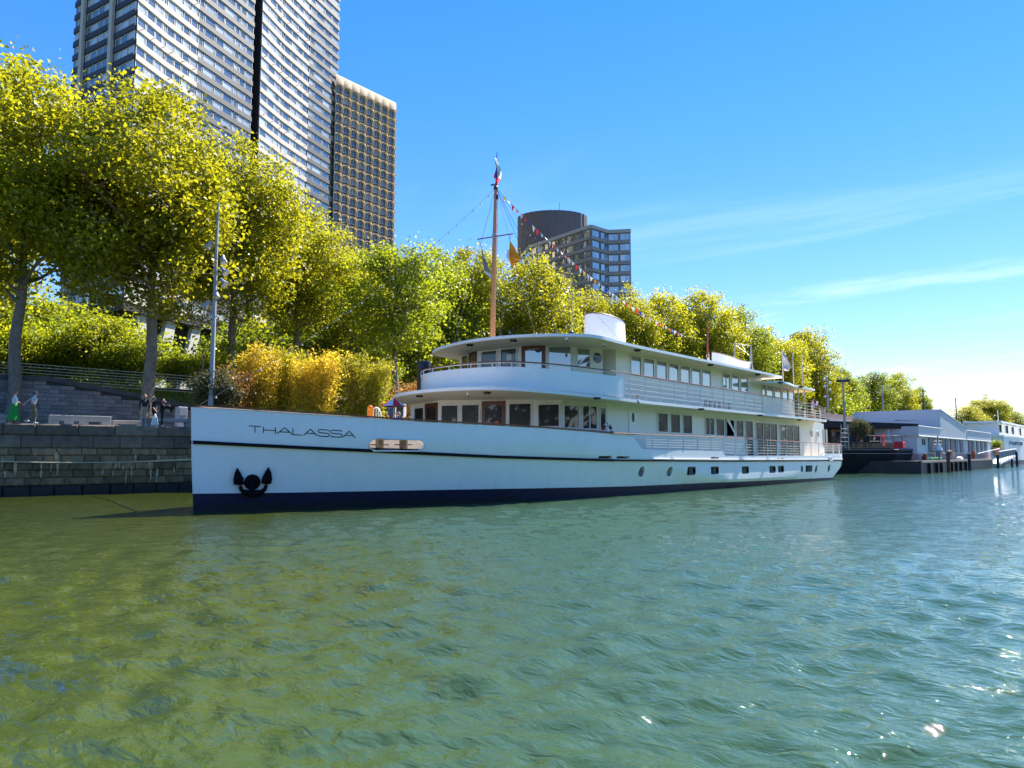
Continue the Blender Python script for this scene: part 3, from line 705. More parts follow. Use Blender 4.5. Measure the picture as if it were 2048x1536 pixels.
yw = curve_fn([(14.2, CY), (15.6, 26.72), (17.75, 25.70), (21.2, 24.25), (24, 23.15), (26.9, 22.3), (30, 21.72), (34, 21.35), (40, 21.12), (50, 20.95), (60, 20.85), (66.6, 20.85), (70.5, 20.95)])
yg = curve_fn([(13.95, CY), (15.2, 26.6), (17.5, 25.35), (20, 24.15), (23, 22.9), (26, 21.9), (29, 21.25), (32, 20.9), (36, 20.68), (45, 20.58), (60, 20.55), (68.0, 20.55), (69.4, 20.75), (70.6, 21.5)])
def hull_y(X, z):
    t = min(1.0, max(0.0, z / float(np.interp(X, [30, 46, 57, 65], [2.6, .55, .55, 1.7])))); f = t if X > 58 else (t * t * (3 - 2 * t) if X > 40 else t ** 1.15)
    return yw(X) * (1 - f) + yg(X) * f
def far_y(X, y):
    c = float(np.interp(X, [14, 20, 34, 70], [CY, 27.25, 26.6, 26.6])); return 2 * c - y
def hull_pt(px, py, out=0.0):
    d = ray(px, py); a, b = 8.0, 140.0
    lo = None
    for i in range(400):                                     # march along the sight line to the plating, then halve
        t = a + i * 0.3; p = _C + d * t
        if p[0] > 14 and p[1] > hull_y(p[0], p[2]): lo = t - .3; hi = t; break
    for _ in range(40):
        mid = (lo + hi) / 2; p = _C + d * mid
        if p[1] > hull_y(p[0], p[2]): hi = mid
        else: lo = mid
    p = _C + d * lo
    if out: p = p + hull_n(p[0], p[2]) * out
    return p
def hull_n(X, z):
    e = .05; tx = np.array([2 * e, hull_y(X + e, z) - hull_y(X - e, z), 0]); tz = np.array([0, hull_y(X, z + e) - hull_y(X, z - e), 2 * e])
    n = np.cross(tx, tz); n /= np.linalg.norm(n); return n if n[1] < 0 else -n
# heights along the length, read off the photograph on the plating
def prof(pts, fn):
    q = [];
    for x, y in pts:
        p = fn(x, y); q.append((p[0], p[2]))
    q = np.array(q); return lambda X: float(np.interp(X, q[:, 0], q[:, 1]))
strake_z = prof([(392, 884.5), (500, 890), (620, 896), (740, 901.5), (860, 907.5), (1000, 914), (1130, 918), (1230, 920.7), (1450, 922), (1600, 921.5), (1690, 920.5)], hull_pt)
boot_z = prof([(386, 987.6), (520, 986), (700, 983), (860, 980), (1000, 977.5), (1130, 975), (1280, 971.5), (1450, 964), (1600, 957.5), (1679, 953.8)], hull_pt)
def rail_hit(px, py):                                        # on the gunwale line itself
    d = ray(px, py); t = 8.0
    for i in range(4000):
        p = _C + d * t
        if p[0] > 13.9 and p[1] > yg(p[0]): break
        t += 0.03
    return p
cap_z = prof([(396, 811.8), (500, 818.5), (620, 826), (740, 834), (860, 842), (950, 846.7), (1030, 851), (1130, 858), (1230, 866), (1275, 869)], rail_hit)
X_END = rail_hit(1271, 868)[0]                               # where the high bulwark stops
XS1, XS2 = rail_hit(1443, 903)[0], rail_hit(1646, 912)[0]
def top_z(X):
    if X < X_END - .02: return cap_z(X) - 0.05
    if X < X_END + 0.75:
        t = (X - X_END) / 0.75; hi = 2.88; lo_ = 2.40
        return hi - (hi - lo_) * math.sin(t * math.pi / 2) ** 1.6
    if X < XS1: return 2.40 - 0.07 * (X - X_END) / (XS1 - X_END)
    if X < XS1 + 0.6: return 2.33 - .31 * (0.5 - 0.5 * math.cos(math.pi * (X - XS1) / .6))
    if X < XS2: return 2.02
    if X < XS2 + .5: return 2.02 + .17 * (X - XS2) / .5
    return 2.19
SX0 = lambda z: 14.2 - 0.25 * min(1, max(0, z) / 3.9)
SX1 = lambda z: 66.6 + 3.5 * min(1, max(0, z) / 1.62) - (0.15 * max(0, z - 1.62))
def station(u, z):                                           # u 0..1 along the side at height z
    x = SX0(z) + u * (SX1(z) - SX0(z)); 
    return x, hull_y(max(x, 14.2 if z < .1 else SX0(z) + 1e-3), z)
ulist = sorted(set([0.0] + [0.002, 0.006, .012, .02] + list(np.linspace(.03, .36, 64)) + list(np.linspace(.36, .995, 90)) + [(X_END + d_ - 14) / 56 for d_ in (-.04, .0, .1, .2, .3, .4, .5, .6, .75)] + [(XS1 + d_ - 14) / 56 for d_ in (0, .15, .3, .45, .6)] + [1.0]))
NR = 9
def side(sign, z_lo_f, z_hi_f, inner, nr):
    """outer skin grid (and an inner one): sign -1 near side, +1 far side"""
    G = []
    for u in ulist:
        colm = []
        for k in range(nr + 1):
            xr = 14 + u * 56; z = z_lo_f(xr) + (z_hi_f(xr) - z_lo_f(xr)) * k / nr
            x, y = station(u, z); y = min(y + inner, CY - 0.002)
            colm.append((x, y if sign < 0 else far_y(x, y), z))
        G.append(colm)
    return G
def shell(sign, zl, zh, th, nr):
    O = side(sign, zl, zh, 0.0, nr); I = side(sign, zl, zh, th, nr); m = MB(); n = len(ulist); r = nr + 1
    m.v = [p for c in O for p in c] + [p for c in I for p in c]; o2 = n * r
    F = []
    for i in range(n - 1):
        for k in range(nr):
            a = i * r + k; F.append((a, a + r, a + r + 1, a + 1)); F.append((o2 + a, o2 + a + 1, o2 + a + r + 1, o2 + a + r))
        a = i * r; F.append((a, o2 + a, o2 + a + r, a + r)); a += nr; F.append((a, a + r, o2 + a + r, o2 + a))
    for k in range(nr):
        a = k; F.append((a, a + 1, o2 + a + 1, o2 + a)); a = (n - 1) * r + k; F.append((a, o2 + a, o2 + a + 1, a + 1))
    if sign > 0: F = [tuple(reversed(f)) for f in F]
    m.f = F; m.m = [0] * len(F); return m
# openings cut right through the plating: mooring slot, portholes, square ports
def slot_poly(p0, p1, n=8):
    """stadium in the (X,z) plane from left edge p0 to right edge p1 (each: X, z, half height)"""
    (xa, za, ra), (xb, zb, rb) = p0, p1; P = []
    for i in range(n + 1): a = math.pi / 2 + math.pi * i / n; P.append((xa + ra + ra * math.cos(a) * 1.0, za + ra * math.sin(a)))
    for i in range(n + 1): a = -math.pi / 2 + math.pi * i / n; P.append((xb - rb + rb * math.cos(a), zb + rb * math.sin(a)))
    return P
cut = MB(); ports = []
def cutter(poly, y0, y1):
    n = len(poly); V = [(x, y0, z) for x, z in poly] + [(x, y1, z) for x, z in poly]
    cut.add(V, [tuple(range(n)), tuple(range(2 * n - 1, n - 1, -1))] + [((i + 1) % n, i, n + i, n + (i + 1) % n) for i in range(n)])
a_, b_ = hull_pt(737.5, 888.5), hull_pt(847, 891.5)
SLOT = slot_poly((a_[0], a_[2] - .0, .235), (b_[0], b_[2], .235)); cutter(SLOT, 20, 26.5)
TH = 0.20
for px, py, hw, hh in ((1283, 943, 5.5, 10), (1339.5, 942.7, 5.0, 9.5), (1604, 938, 2.7, 7), (1632.3, 937.5, 2.6, 7), (1658, 936, 2.3, 7)):
    c = hull_pt(px, py); l, r_ = hull_pt(px - hw, py), hull_pt(px + hw, py); t_ = hull_pt(px, py - hh)
    rx, rz = (r_[0] - l[0]) / 2, t_[2] - c[2]; rr = rz
    P = [(c[0] + rr * math.cos(q), c[2] + rz * math.sin(q)) for q in np.linspace(0, 2 * math.pi, 21)[:-1]]
    cutter(P, c[1] - 1, c[1] + .6); ports.append(('porthole', c, P))
for x0, x1, y0, y1 in ((1375, 1392, 933.5, 950), (1422, 1438, 933, 949), (1484, 1498, 932.5, 947.5), (1539, 1551.7, 931.7, 945.8), (1556.3, 1568, 931.5, 945), (1611.5, 1624.5, 930.8, 943.5)):
    l, r_ = hull_pt(x0, (y0 + y1) / 2), hull_pt(x1, (y0 + y1) / 2); c = (l + r_) / 2; zt_, zb_ = hull_pt((x0 + x1) / 2, y0)[2], hull_pt((x0 + x1) / 2, y1)[2]
    ch = .09; P = []
    for cx, cz, q0 in ((r_[0] - ch, zt_ - ch, 0), (l[0] + ch, zt_ - ch, 90), (l[0] + ch, zb_ + ch, 180), (r_[0] - ch, zb_ + ch, 270)):
        for dq in (0, 45, 90): P.append((cx + ch * math.cos(math.radians(q0 + dq)), cz + ch * math.sin(math.radians(q0 + dq))))
    cutter(P, c[1] - 1, c[1] + .6); ports.append(('hull_window', c, P))
for x0, x1, y0, y1 in ((1197, 1224, 911.8, 916.8), (1233.5, 1259.5, 912.2, 917), (1422, 1438.5, 914.2, 917.6), (1556, 1568, 915.6, 919.4)):
    l, r_ = hull_pt(x0, (y0 + y1) / 2), hull_pt(x1, (y0 + y1) / 2); c = (l + r_) / 2; zt_, zb_ = hull_pt((x0 + x1) / 2, y0)[2], hull_pt((x0 + x1) / 2, y1)[2]
    P = [(r_[0], zt_), (l[0], zt_), (l[0], zb_), (r_[0], zb_)]
    cutter(P, c[1] - 1, c[1] + .6); ports.append(('freeing_port', c, P))

def cut_mesh(mb, cutmb, mats, name):
    a = bpy.data.objects.new('tmp_a', mb.mesh('tmp_a', mats)); b = bpy.data.objects.new('tmp_b', cutmb.mesh('tmp_b', mats)); COL.objects.link(a); COL.objects.link(b)
    md = a.modifiers.new('cut', 'BOOLEAN'); md.object = b; md.operation = 'DIFFERENCE'; md.solver = 'EXACT'
    dg = bpy.context.evaluated_depsgraph_get(); me = bpy.data.meshes.new_from_object(a.evaluated_get(dg)); me.name = name
    for o in (a, b):
        d_ = o.data; bpy.data.objects.remove(o); bpy.data.meshes.remove(d_)
    return me
hull_paint = mat('hull_paint', (0.86, 0.86, 0.86), 0.22, spec=0.5, var=0.035, vscale=0.7, bump=0.03, bscale=1.1)
near = shell(-1, lambda X: boot_z(X), top_z, TH, NR)
ORG_S = ORG[ship.name]
def weather(m):
    t = m.node_tree; p = t.nodes['Principled BSDF']; vm = p.inputs['Base Color'].links[0].from_node
    co = N(t, 'ShaderNodeTexCoord'); mp = N(t, 'ShaderNodeMapping'); mp.inputs['Scale'].default_value = (2.2, 2.2, .16); t.links.new(co.outputs['Object'], mp.inputs[0])
    nz = N(t, 'ShaderNodeTexNoise'); nz.inputs['Scale'].default_value = 1.0; nz.inputs['Detail'].default_value = 8; nz.inputs['Roughness'].default_value = .7; t.links.new(mp.outputs[0], nz.inputs['Vector'])
    sp = N(t, 'ShaderNodeSeparateXYZ'); t.links.new(co.outputs['Object'], sp.inputs[0])
    mr = N(t, 'ShaderNodeMapRange'); mr.inputs['From Min'].default_value = 1.3; mr.inputs['From Max'].default_value = .15; t.links.new(sp.outputs[2], mr.inputs['Value'])
    st = N(t, 'ShaderNodeMapRange'); st.inputs['From Min'].default_value = .52; st.inputs['From Max'].default_value = .78; t.links.new(nz.outputs[0], st.inputs['Value'])
    ad = N(t, 'ShaderNodeMath', operation='MULTIPLY_ADD'); t.links.new(st.outputs[0], ad.inputs[0]); t.links.new(mr.outputs[0], ad.inputs[1]); ad.inputs[2].default_value = 0.0
    m2 = N(t, 'ShaderNodeMath', operation='MULTIPLY_ADD'); t.links.new(st.outputs[0], m2.inputs[0]); m2.inputs[1].default_value = .10; m3 = N(t, 'ShaderNodeMath', operation='MULTIPLY'); t.links.new(ad.outputs[0], m3.inputs[0]); m3.inputs[1].default_value = .30; t.links.new(m3.outputs[0], m2.inputs[2])
    mx = N(t, 'ShaderNodeMix', data_type='RGBA'); t.links.new(m2.outputs[0], mx.inputs['Factor']); t.links.new(vm.outputs[0], mx.inputs['A']); mx.inputs['B'].default_value = (.36, .33, .27, 1)
    t.links.new(mx.outputs['Result'], p.inputs['Base Color'])
weather(hull_paint)                                            # faint run-off streaks, heavier near the waterline
me = cut_mesh(near, cut, hull_paint, 'hull_side')
me.transform(Matrix.Translation((-ORG_S[0], -ORG_S[1], -ORG_S[2])))
me.polygons.foreach_set('use_smooth', [True] * len(me.polygons)); me.set_sharp_from_angle(angle=math.radians(25)); me.update()
hull = bpy.data.objects.new('hull', me); link(hull, ship); ORG[hull.name] = ORG_S
far = shell(1, lambda X: boot_z(X), top_z, TH, 4)
part('hull', far, hull_paint, ship, True, 25)
# transom and stern, rounded in plan
m = MB(); cols = []
for k in range(13):
    s = -1 + 2 * k / 12
    colr = []
    for z in (-0.9, 0.0, .22, .9, 1.62, 2.19):
        xe = SX1(z); y0 = hull_y(xe, z); h = 26.6 - y0
        colr.append((xe + 0.35 * (1 - s * s) * (0.4 + .6 * min(1, max(0, z) / 1.6)), 26.6 + s * h, z))
    cols.append(colr)
for k in range(12):
    for j in range(5):
        m.quad(cols[k][j], cols[k + 1][j], cols[k + 1][j + 1], cols[k][j + 1], 1 if j < 2 else 0)
part('transom', m, [hull_paint, navy], ship, True, 40)
# under-water paint with a dark weed line
m = shell(-1, lambda X: -1.2, lambda X: boot_z(X), .12, 3); m2 = shell(1, lambda X: -1.2, lambda X: boot_z(X), .12, 3)
o0 = len(m.v); m.v += m2.v; m.f += [tuple(i + o0 for i in f) for f in m2.f]; m.m += m2.m
part('boot_topping', m, navy, ship, True, 30)
rr_ = random.Random(4)
m = MB(); prev = None
for i in range(420):
    X = 14.25 + i * (66.4 - 14.25) / 419; h = (0.30 - 0.18 * i / 419) * (1 + .16 * math.sin(X * 1.7) + .12 * math.sin(X * 4.1 + 1) + rr_.uniform(-.12, .12)); h = min(h, boot_z(X) - .06)
    cur = [(X, hull_y(X, z) - .006, z) for z in (-.4, 0, h * .6, h)]
    if prev:
        for j in range(3): m.quad(prev[j], cur[j], cur[j + 1], prev[j + 1])
    prev = cur
part('weed_band', m, weed, ship, True, 60)
# rubbing strake
def strake_path(sign):
    P = []
    for X in np.linspace(14.02, 69.6, 150):
        z = strake_z(X); y = hull_y(X, z) if X > 14.3 else CY - .05; P.append((X, y if sign < 0 else far_y(X, y), z))
    return P
for sgn in (-1, 1):
    P = strake_path(sgn); m = MB(); w, h = .07, .062; prev = None
    for (X, y, z) in P:
        hh = h if X < 33 else h * .72
        yo = y + sgn * w; yi = y - sgn * .02
        cur = [(X, yi, z - hh), (X, yo, z - hh), (X, yo, z + hh), (X, yi, z + hh)]
        if prev:
            for j in range(4):
                q = (prev[j], cur[j], cur[(j + 1) % 4], prev[(j + 1) % 4]); m.quad(*(q if sgn < 0 else q[::-1]))
        prev = cur
    part('rubbing_strake', m, black_paint, ship)
m = MB()
P = [(X, (hull_y(X, strake_z(X)) if X > 14.3 else CY - .05) - .05, strake_z(X) + .10) for X in np.linspace(36.5, 69.7, 70)]
m.tube(P, .028, 6); part('fender_bar', m, white_paint, ship)
# cap rail along the high bulwark and on as handrail
P = [(X, yg(X) + .03, cap_z(X) + .01) for X in np.linspace(14.0, X_END + .1, 90)]
m = MB()
for sgn in (-1, 1):
    prev = None
    for (X, y, z) in P:
        yy = min(y, CY - .02)
        a, c = yy - .09, min(yy + .17, CY - .01)
        cur = [(X, a, z - .03), (X, a, z + .03), (X, c, z + .03), (X, c, z - .03)]
        if sgn > 0: cur = [(q[0], far_y(q[0], q[1]), q[2]) for q in cur]
        if prev:
            for j in range(4):
                q = (prev[j], prev[(j + 1) % 4], cur[(j + 1) % 4], cur[j]); m.quad(*(q[::-1] if sgn < 0 else q))
        prev = cur
part('cap_rail', m, teak, ship)

# main deck
deck_m = mat('deck_planking', (0.58, 0.45, 0.29), 0.7, var=0.12)
def main_z(X): return float(np.interp(X, [14, 22, 28, 34, 70], [2.55, 2.35, 2.15, 1.98, 1.93]))
m = MB(); prev = None
for X in list(np.linspace(14.8, 40, 30)) + list(np.linspace(41, 69.6, 20)):
    y = yg(X) + .1 if X < 69 else yg(X) + .2; cur = ((X, y, main_z(X)), (X, far_y(X, y), main_z(X)))
    if prev: m.quad(prev[0], cur[0], cur[1], prev[1])
    prev = cur
part('main_deck', m, deck_m, ship)

# panes, reveals behind the openings
reveal = mat('port_reveal', (0.45, 0.48, 0.47), 0.5)
for kind, c, P in ports:
    n = len(P)
    if kind == 'freeing_port':
        m = MB(); y = c[1] + TH + .25
        x0, x1 = min(p[0] for p in P), max(p[0] for p in P); z0, z1 = min(p[1] for p in P), max(p[1] for p in P)
        m.box((x0 - .2, y, z0 - .1), (x1 + .2, y + .03, z1 + .1)); part('freeing_port', m, reveal, ship); continue
    m = MB()
    def ring(sc, y): 
        return [(c[0] + (x - c[0]) * sc, y, c[2] + (z - c[2]) * sc) for x, z in P]
    yb = c[1] + .40
    A = ring(1.0, c[1] + .03); B = ring(1.0, yb); Cc = ring(.90, yb - .01); 
    V = A + B; m.add(V, [(i, (i + 1) % n, n + (i + 1) % n, n + i) for i in range(n)]); 
    V = B + Cc; m.add(V, [(i, (i + 1) % n, n + (i + 1) % n, n + i) for i in range(n)])
    f = part(kind, m, reveal, ship)
    m = MB(); m.add(ring(.98, yb - .005), [tuple(range(n))]); part('pane', m, glass_dark, f)
# mooring slot: bright rim, bollards behind
m = MB(); n = len(SLOT)
R0 = [(x, hull_y(x, z) - .035, z) for x, z in SLOT]; cxm, czm = (a_[0] + b_[0]) / 2, (a_[2] + b_[2]) / 2
loop = R0 + [R0[0]]; m.tube(loop, .028, 6, cap=False); part('mooring_slot_rim', m, mat('polished_rim', (0.75, 0.74, 0.70), .2, metal=.3), ship)
m = MB(); zb = a_[2] - .27; l_ = [(x, hull_y(x, zb) - .09, zb) for x in np.linspace(a_[0] + .15, b_[0] - .15, 10)]; m.tube(l_, .03, 6); part('slot_drip_ledge', m, white_paint, ship)
for px in (759.5, 807):
    p = hull_pt(px, 889.5); e = p + np.array([.45, .75, 0])
    d = ray(px, 889.5); e = p + d / np.linalg.norm(d) * .62
    m = MB(); m.lathe((e[0], e[1], main_z(e[0]) - .3), [(.175, 0), (.175, .85), (.19, .87), (.19, .95), (.0, .97)], 16)
    tx = np.array([.77, -.48, 0]); 
    m.tube([e - tx * .42 + np.array([0, 0, .0]), e + tx * .42], .028, 6)
    part('bollard', m, mat('bollard_brown', (0.075, 0.06, 0.045), .35), ship, True)
m = MB()
P = [(x, hull_y(x, 2.2) + 1.9, 0) for x in np.linspace(a_[0] - 2, b_[0] + 4, 12)]
for p, q in zip(P[:-1], P[1:]): m.quad((p[0], p[1], 1.2), (q[0], q[1], 1.2), (q[0], q[1], 2.75), (p[0], p[1], 2.75))
part('windlass_casing', m, mat('grey_casing', (0.46, 0.45, 0.43), .6), ship)

# ship's name, thin wide letters standing on the plating
letters = {
 'T': [[(0, 1), (1, 1)], [(.5, 1), (.5, 0)]],
 'H': [[(0, 0), (0, 1)], [(1, 0), (1, 1)], [(0, .5), (1, .5)]],
 'A': [[(0, 0), (.5, 1), (1, 0)], [(.2, .34), (.8, .34)]],
 'L': [[(0, 1), (0, 0), (1, 0)]],
 'S': [[(.97, .80), (.93, .93), (.80, 1), (.2, 1), (.05, .93), (0, .78), (.04, .62), (.18, .53), (.82, .48), (.96, .40), (1, .24), (.95, .08), (.80, 0), (.18, 0), (.06, .07), (.02, .2)]]}
letter_m = mat('letter_dark_brown', (0.016, 0.006, 0.008), .6, spec=.15)
LX = [(497.5, 522.5), (527, 551), (553.5, 585), (586, 604.5), (607.5, 634.5), (636.5, 658.5), (661, 684.5), (686, 711)]
for ch, (x0, x1) in zip('THALASSA', LX):
    m = MB()
    for st in letters[ch]:
        if ch == 'S': st = [tuple(q) for q in catmull([(a, b, 0) for a, b in st], 3)]; st = [(q[0], q[1]) for q in st]
        else:
            s2 = []
            for (a, b), (c, d) in zip(st[:-1], st[1:]): s2 += [(a + (c - a) * k / 4, b + (d - b) * k / 4) for k in range(4)]
            st = s2 + [st[-1]]
        P = []
        for a, b in st:
            x = x0 + (x1 - x0) * a; ytop = 851.8 + (x - 497) * .0508; ybot = 865.3 + (x - 510) * .0535
            P.append(hull_pt(x, ybot + (ytop - ybot) * b, .006))
        m.tube(P, .0175, 5)
    part('letter', m, letter_m, ship)
# stockless anchor drawn up under the hawse
anc_m = mat('anchor_iron', (0.004, 0.005, 0.008), .8, spec=.1)
def hp(x, y, o=.07): return hull_pt(x, y, o)
anchor = part('anchor', MB().tube([hp(x, y, .13) for x, y in ((488, 983), (496, 985.5), (505, 986.3), (514, 985.5), (522, 983.5))], [.10, .13, .145, .13, .10], 10), anc_m, ship, True)
part('crown', MB().tube([hp(x, y, .12) for x, y in ((480, 971), (482, 978), (488, 983.5))], [.06, .075, .09], 8).tube([hp(x, y, .12) for x, y in ((532, 969), (529.5, 976.5), (522, 983.5))], [.06, .075, .09], 8), anc_m, anchor, True)
for pts in (((474.3, 934.5), (480, 943), (486.5, 955), (488, 967.5), (478, 969.5), (467, 967.5), (466.5, 958), (469, 946)), ((536.8, 933), (542, 944), (543.6, 957), (542, 965.5), (533, 968), (522, 965.5), (524, 955), (530, 943))):
    m = MB(); A = [hp(x, y, .05) for x, y in pts]; B = [hp(x, y, .15) for x, y in pts]; c = sum(np.array(b) for b in B) / len(B) + hull_n(A[0][0], A[0][2]) * .06; n = len(A)
    m.add([*A, *B, c], [(i, (i + 1) % n, n + (i + 1) % n, n + i) for i in range(n)] + [(n + i, n + (i + 1) % n, 2 * n) for i in range(n)])
    part('fluke', m, anc_m, anchor)
m = MB(); nrm = hull_n(hp(505, 965)[0], .8); c = hp(504.5, 964, .02); 
m.tube([c, c + nrm * .06, c + nrm * .10], [.30, .30, .22], 16); m.tube([hp(504.5, 966, .1), hp(505, 984, .14)], [.1, .11], 8)
part('hawse_pipe', m, anc_m, ship, True)

# ---------------------------------------------------------------- upper works
def sheer(X): return 0.5 * 0.5 * (max(0.0, 36 - X) / 9) ** 2
def camber(Y): return 0.14 * (1 - min(1, ((Y - CY) / 6.8) ** 2))
def mirror(P): return P + [(x, 2 * CY - y) for x, y in P[::-1] if abs(y - CY) > 1e-6]
def slab(near_pts, zf, th, k=6, c=27.3):
    """outline given on the near half from stern to bow; a cambered plate of thickness th"""
    Q = [tuple(q[:2]) for q in catmull([(x, y, 0) for x, y in near_pts], k)]; n = len(Q); m = MB(); M_ = 8
    V = []; SOF = set()
    for dz in (0, -th):
        for x, y in Q:
            for j in range(M_ + 1):
                yy = y + (2 * c - 2 * y) * j / M_; V.append((x, yy, zf(x, yy) + dz))
    r = M_ + 1; o2 = n * r; F = []
    for i in range(n - 1):
        for j in range(M_):
            a = i * r + j; F.append((a, a + 1, a + r + 1, a + r)); F.append((o2 + a, o2 + a + r, o2 + a + r + 1, o2 + a + 1)); SOF.add(len(F) - 1)
        a = i * r; F.append((a, a + r, o2 + a + r, o2 + a)); a += M_; F.append((a, o2 + a, o2 + a + r, a + r))
    for i in (0, n - 1):
        for j in range(M_):
            a = i * r + j; q = (a, o2 + a, o2 + a + 1, a + 1); F.append(q if i == 0 else q[::-1])
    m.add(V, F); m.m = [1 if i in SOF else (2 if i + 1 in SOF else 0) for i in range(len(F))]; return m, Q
soffit_bounce = mat('soffit_bounce_cream', (0.86, 0.75, 0.54), 0.5)  # warm light bounced up off the sunlit deck is put into this cream
DECK = [(66.9, 26.9), (66.7, 24.0), (66.2, 21.6), (65.3, 20.62), (63, 20.47), (55, 20.45), (42, 20.45), (34.5, 20.45), (32.3, 20.55), (30.3, 21.02), (28.6, 21.72), (27.6, 22.4), (26.9, 23.2), (26.45, 24.4), (26.22, 25.8), (26.2, 26.9)]
zdeck = lambda x, y: 4.97 + 2.0 * sheer(x) * .5 + camber(y) * .7
m, DQ = slab(DECK, zdeck, .16, c=26.9); part('upper_deck', m, [white_paint, soffit_bounce, deck_m], ship, True, 40)
ROOF = [(56.3, 26.15), (56.2, 24), (56.05, 22), (55.6, 20.9), (54.8, 20.5), (48, 20.45), (40, 20.45), (34, 20.45), (32.1, 20.42), (31.0, 20.46), (30.35, 20.8), (29.7, 21.95), (29.25, 23.4), (28.97, 25.0), (28.93, 26.15)]
zroof = lambda x, y: 7.86 + sheer(x) + camber(y)
m, RQ = slab(ROOF, zroof, .15, c=26.15); part('roof', m, [white_paint, soffit_bounce, white_paint], ship, True, 40)
TAIL = [(64.6, 26.15), (64.4, 24), (63.9, 22), (63.0, 20.9), (62.0, 20.5), (58, 20.45), (53.5, 20.45), (53.4, 26.15)]
ztail = lambda x, y: 7.36 + camber(y) * .7
m, TQ = slab(TAIL, ztail, .14, c=26.15); part('awning_roof', m, [white_paint, soffit_bounce, white_paint], ship, True, 40)

# walls: plan polylines, near side from bow to stern
def on(px, D): p = onD(px, HORIZON, D); return (float(p[0]), float(p[1]))
YWALL = 21.95
def at_wall(px): p = onY(px, HORIZON, YWALL); return (float(p[0]), YWALL)
LW = [on(822, 52), on(820, 43.4), on(876, 41.0), on(1070.5, 39.3), on(1124, 38.9), on(1162, 39.3), at_wall(1216), at_wall(1645)]
UW = [on(919.5, 52), on(917.5, 44.2), on(953, 42.2), on(1043, 40.3), on(1095, 39.8), on(1152, 39.7), on(1207.5, 40.6)]
UW2 = [at_wall(1234), at_wall(1592)]
def wall_mesh(Pl, z0f, z1f, th=.0):
    m = MB()
    for p, q in zip(Pl[:-1], Pl[1:]):
        k = max(1, int(abs(q[0] - p[0]) / 2.0)); 
        for i in range(k):
            a = (p[0] + (q[0] - p[0]) * i / k, p[1] + (q[1] - p[1]) * i / k); b = (p[0] + (q[0] - p[0]) * (i + 1) / k, p[1] + (q[1] - p[1]) * (i + 1) / k)
            m.quad((*a, z0f(*a)), (*b, z0f(*b)), (*b, z1f(*b)), (*a, z1f(*a)))
    return m
zl0 = lambda x, y: main_z(x) - .05
zl1 = lambda x, y: zdeck(x, y) - .14
zu0 = lambda x, y: zdeck(x, y) - .03
zu1 = lambda x, y: zroof(x, y) - .13
wall_paint = mat('wall_paint', (0.80, 0.77, 0.69), 0.35, spec=0.4, var=0.02, vscale=0.8)
part('lower_wall', wall_mesh(LW, zl0, zl1), wall_paint, ship)
part('upper_wall', wall_mesh(UW, zu0, zu1), wall_paint, ship)
part('upper_wall', wall_mesh([UW[-1], (UW[-1][0] + .55, UW[-1][1] + .8), (UW2[0][0] + .05, YWALL + .75), (UW2[0][0] + .05, YWALL)], zu0, zu1), wall_paint, ship)
AFT0 = at_wall(1527)[0]
part('upper_wall', wall_mesh([UW2[0], (AFT0, YWALL)], zu0, zu1), wall_paint, ship)
lounge_paint = mat('lounge_paint', (0.80, 0.78, 0.72), 0.4)
zt1 = lambda x, y: ztail(x, y) - .1
part('lounge_wall', wall_mesh([(AFT0, YWALL - .02), UW2[1]], zu0, zt1), lounge_paint, ship)
# unseen sides of the house, so that it stands as a closed body
back = MB(); FY = 30.4
lf = LW[0]; uf = UW[0]
for Pl, z0f, z1f in (([LW[-1], (LW[-1][0], FY), (34, FY), lf], zl0, zl1), ([UW2[1], (UW2[1][0], FY), (34.5, FY), uf], zu0, lambda x, y: (zroof if x < 56 else ztail)(min(x, 56), y) - .13)):
    mm = wall_mesh(Pl, z0f, z1f); o0 = len(back.v); back.v += mm.v; back.f += [tuple(i + o0 for i in f) for f in mm.f]; back.m += mm.m
part('far_wall', back, wall_paint, ship)

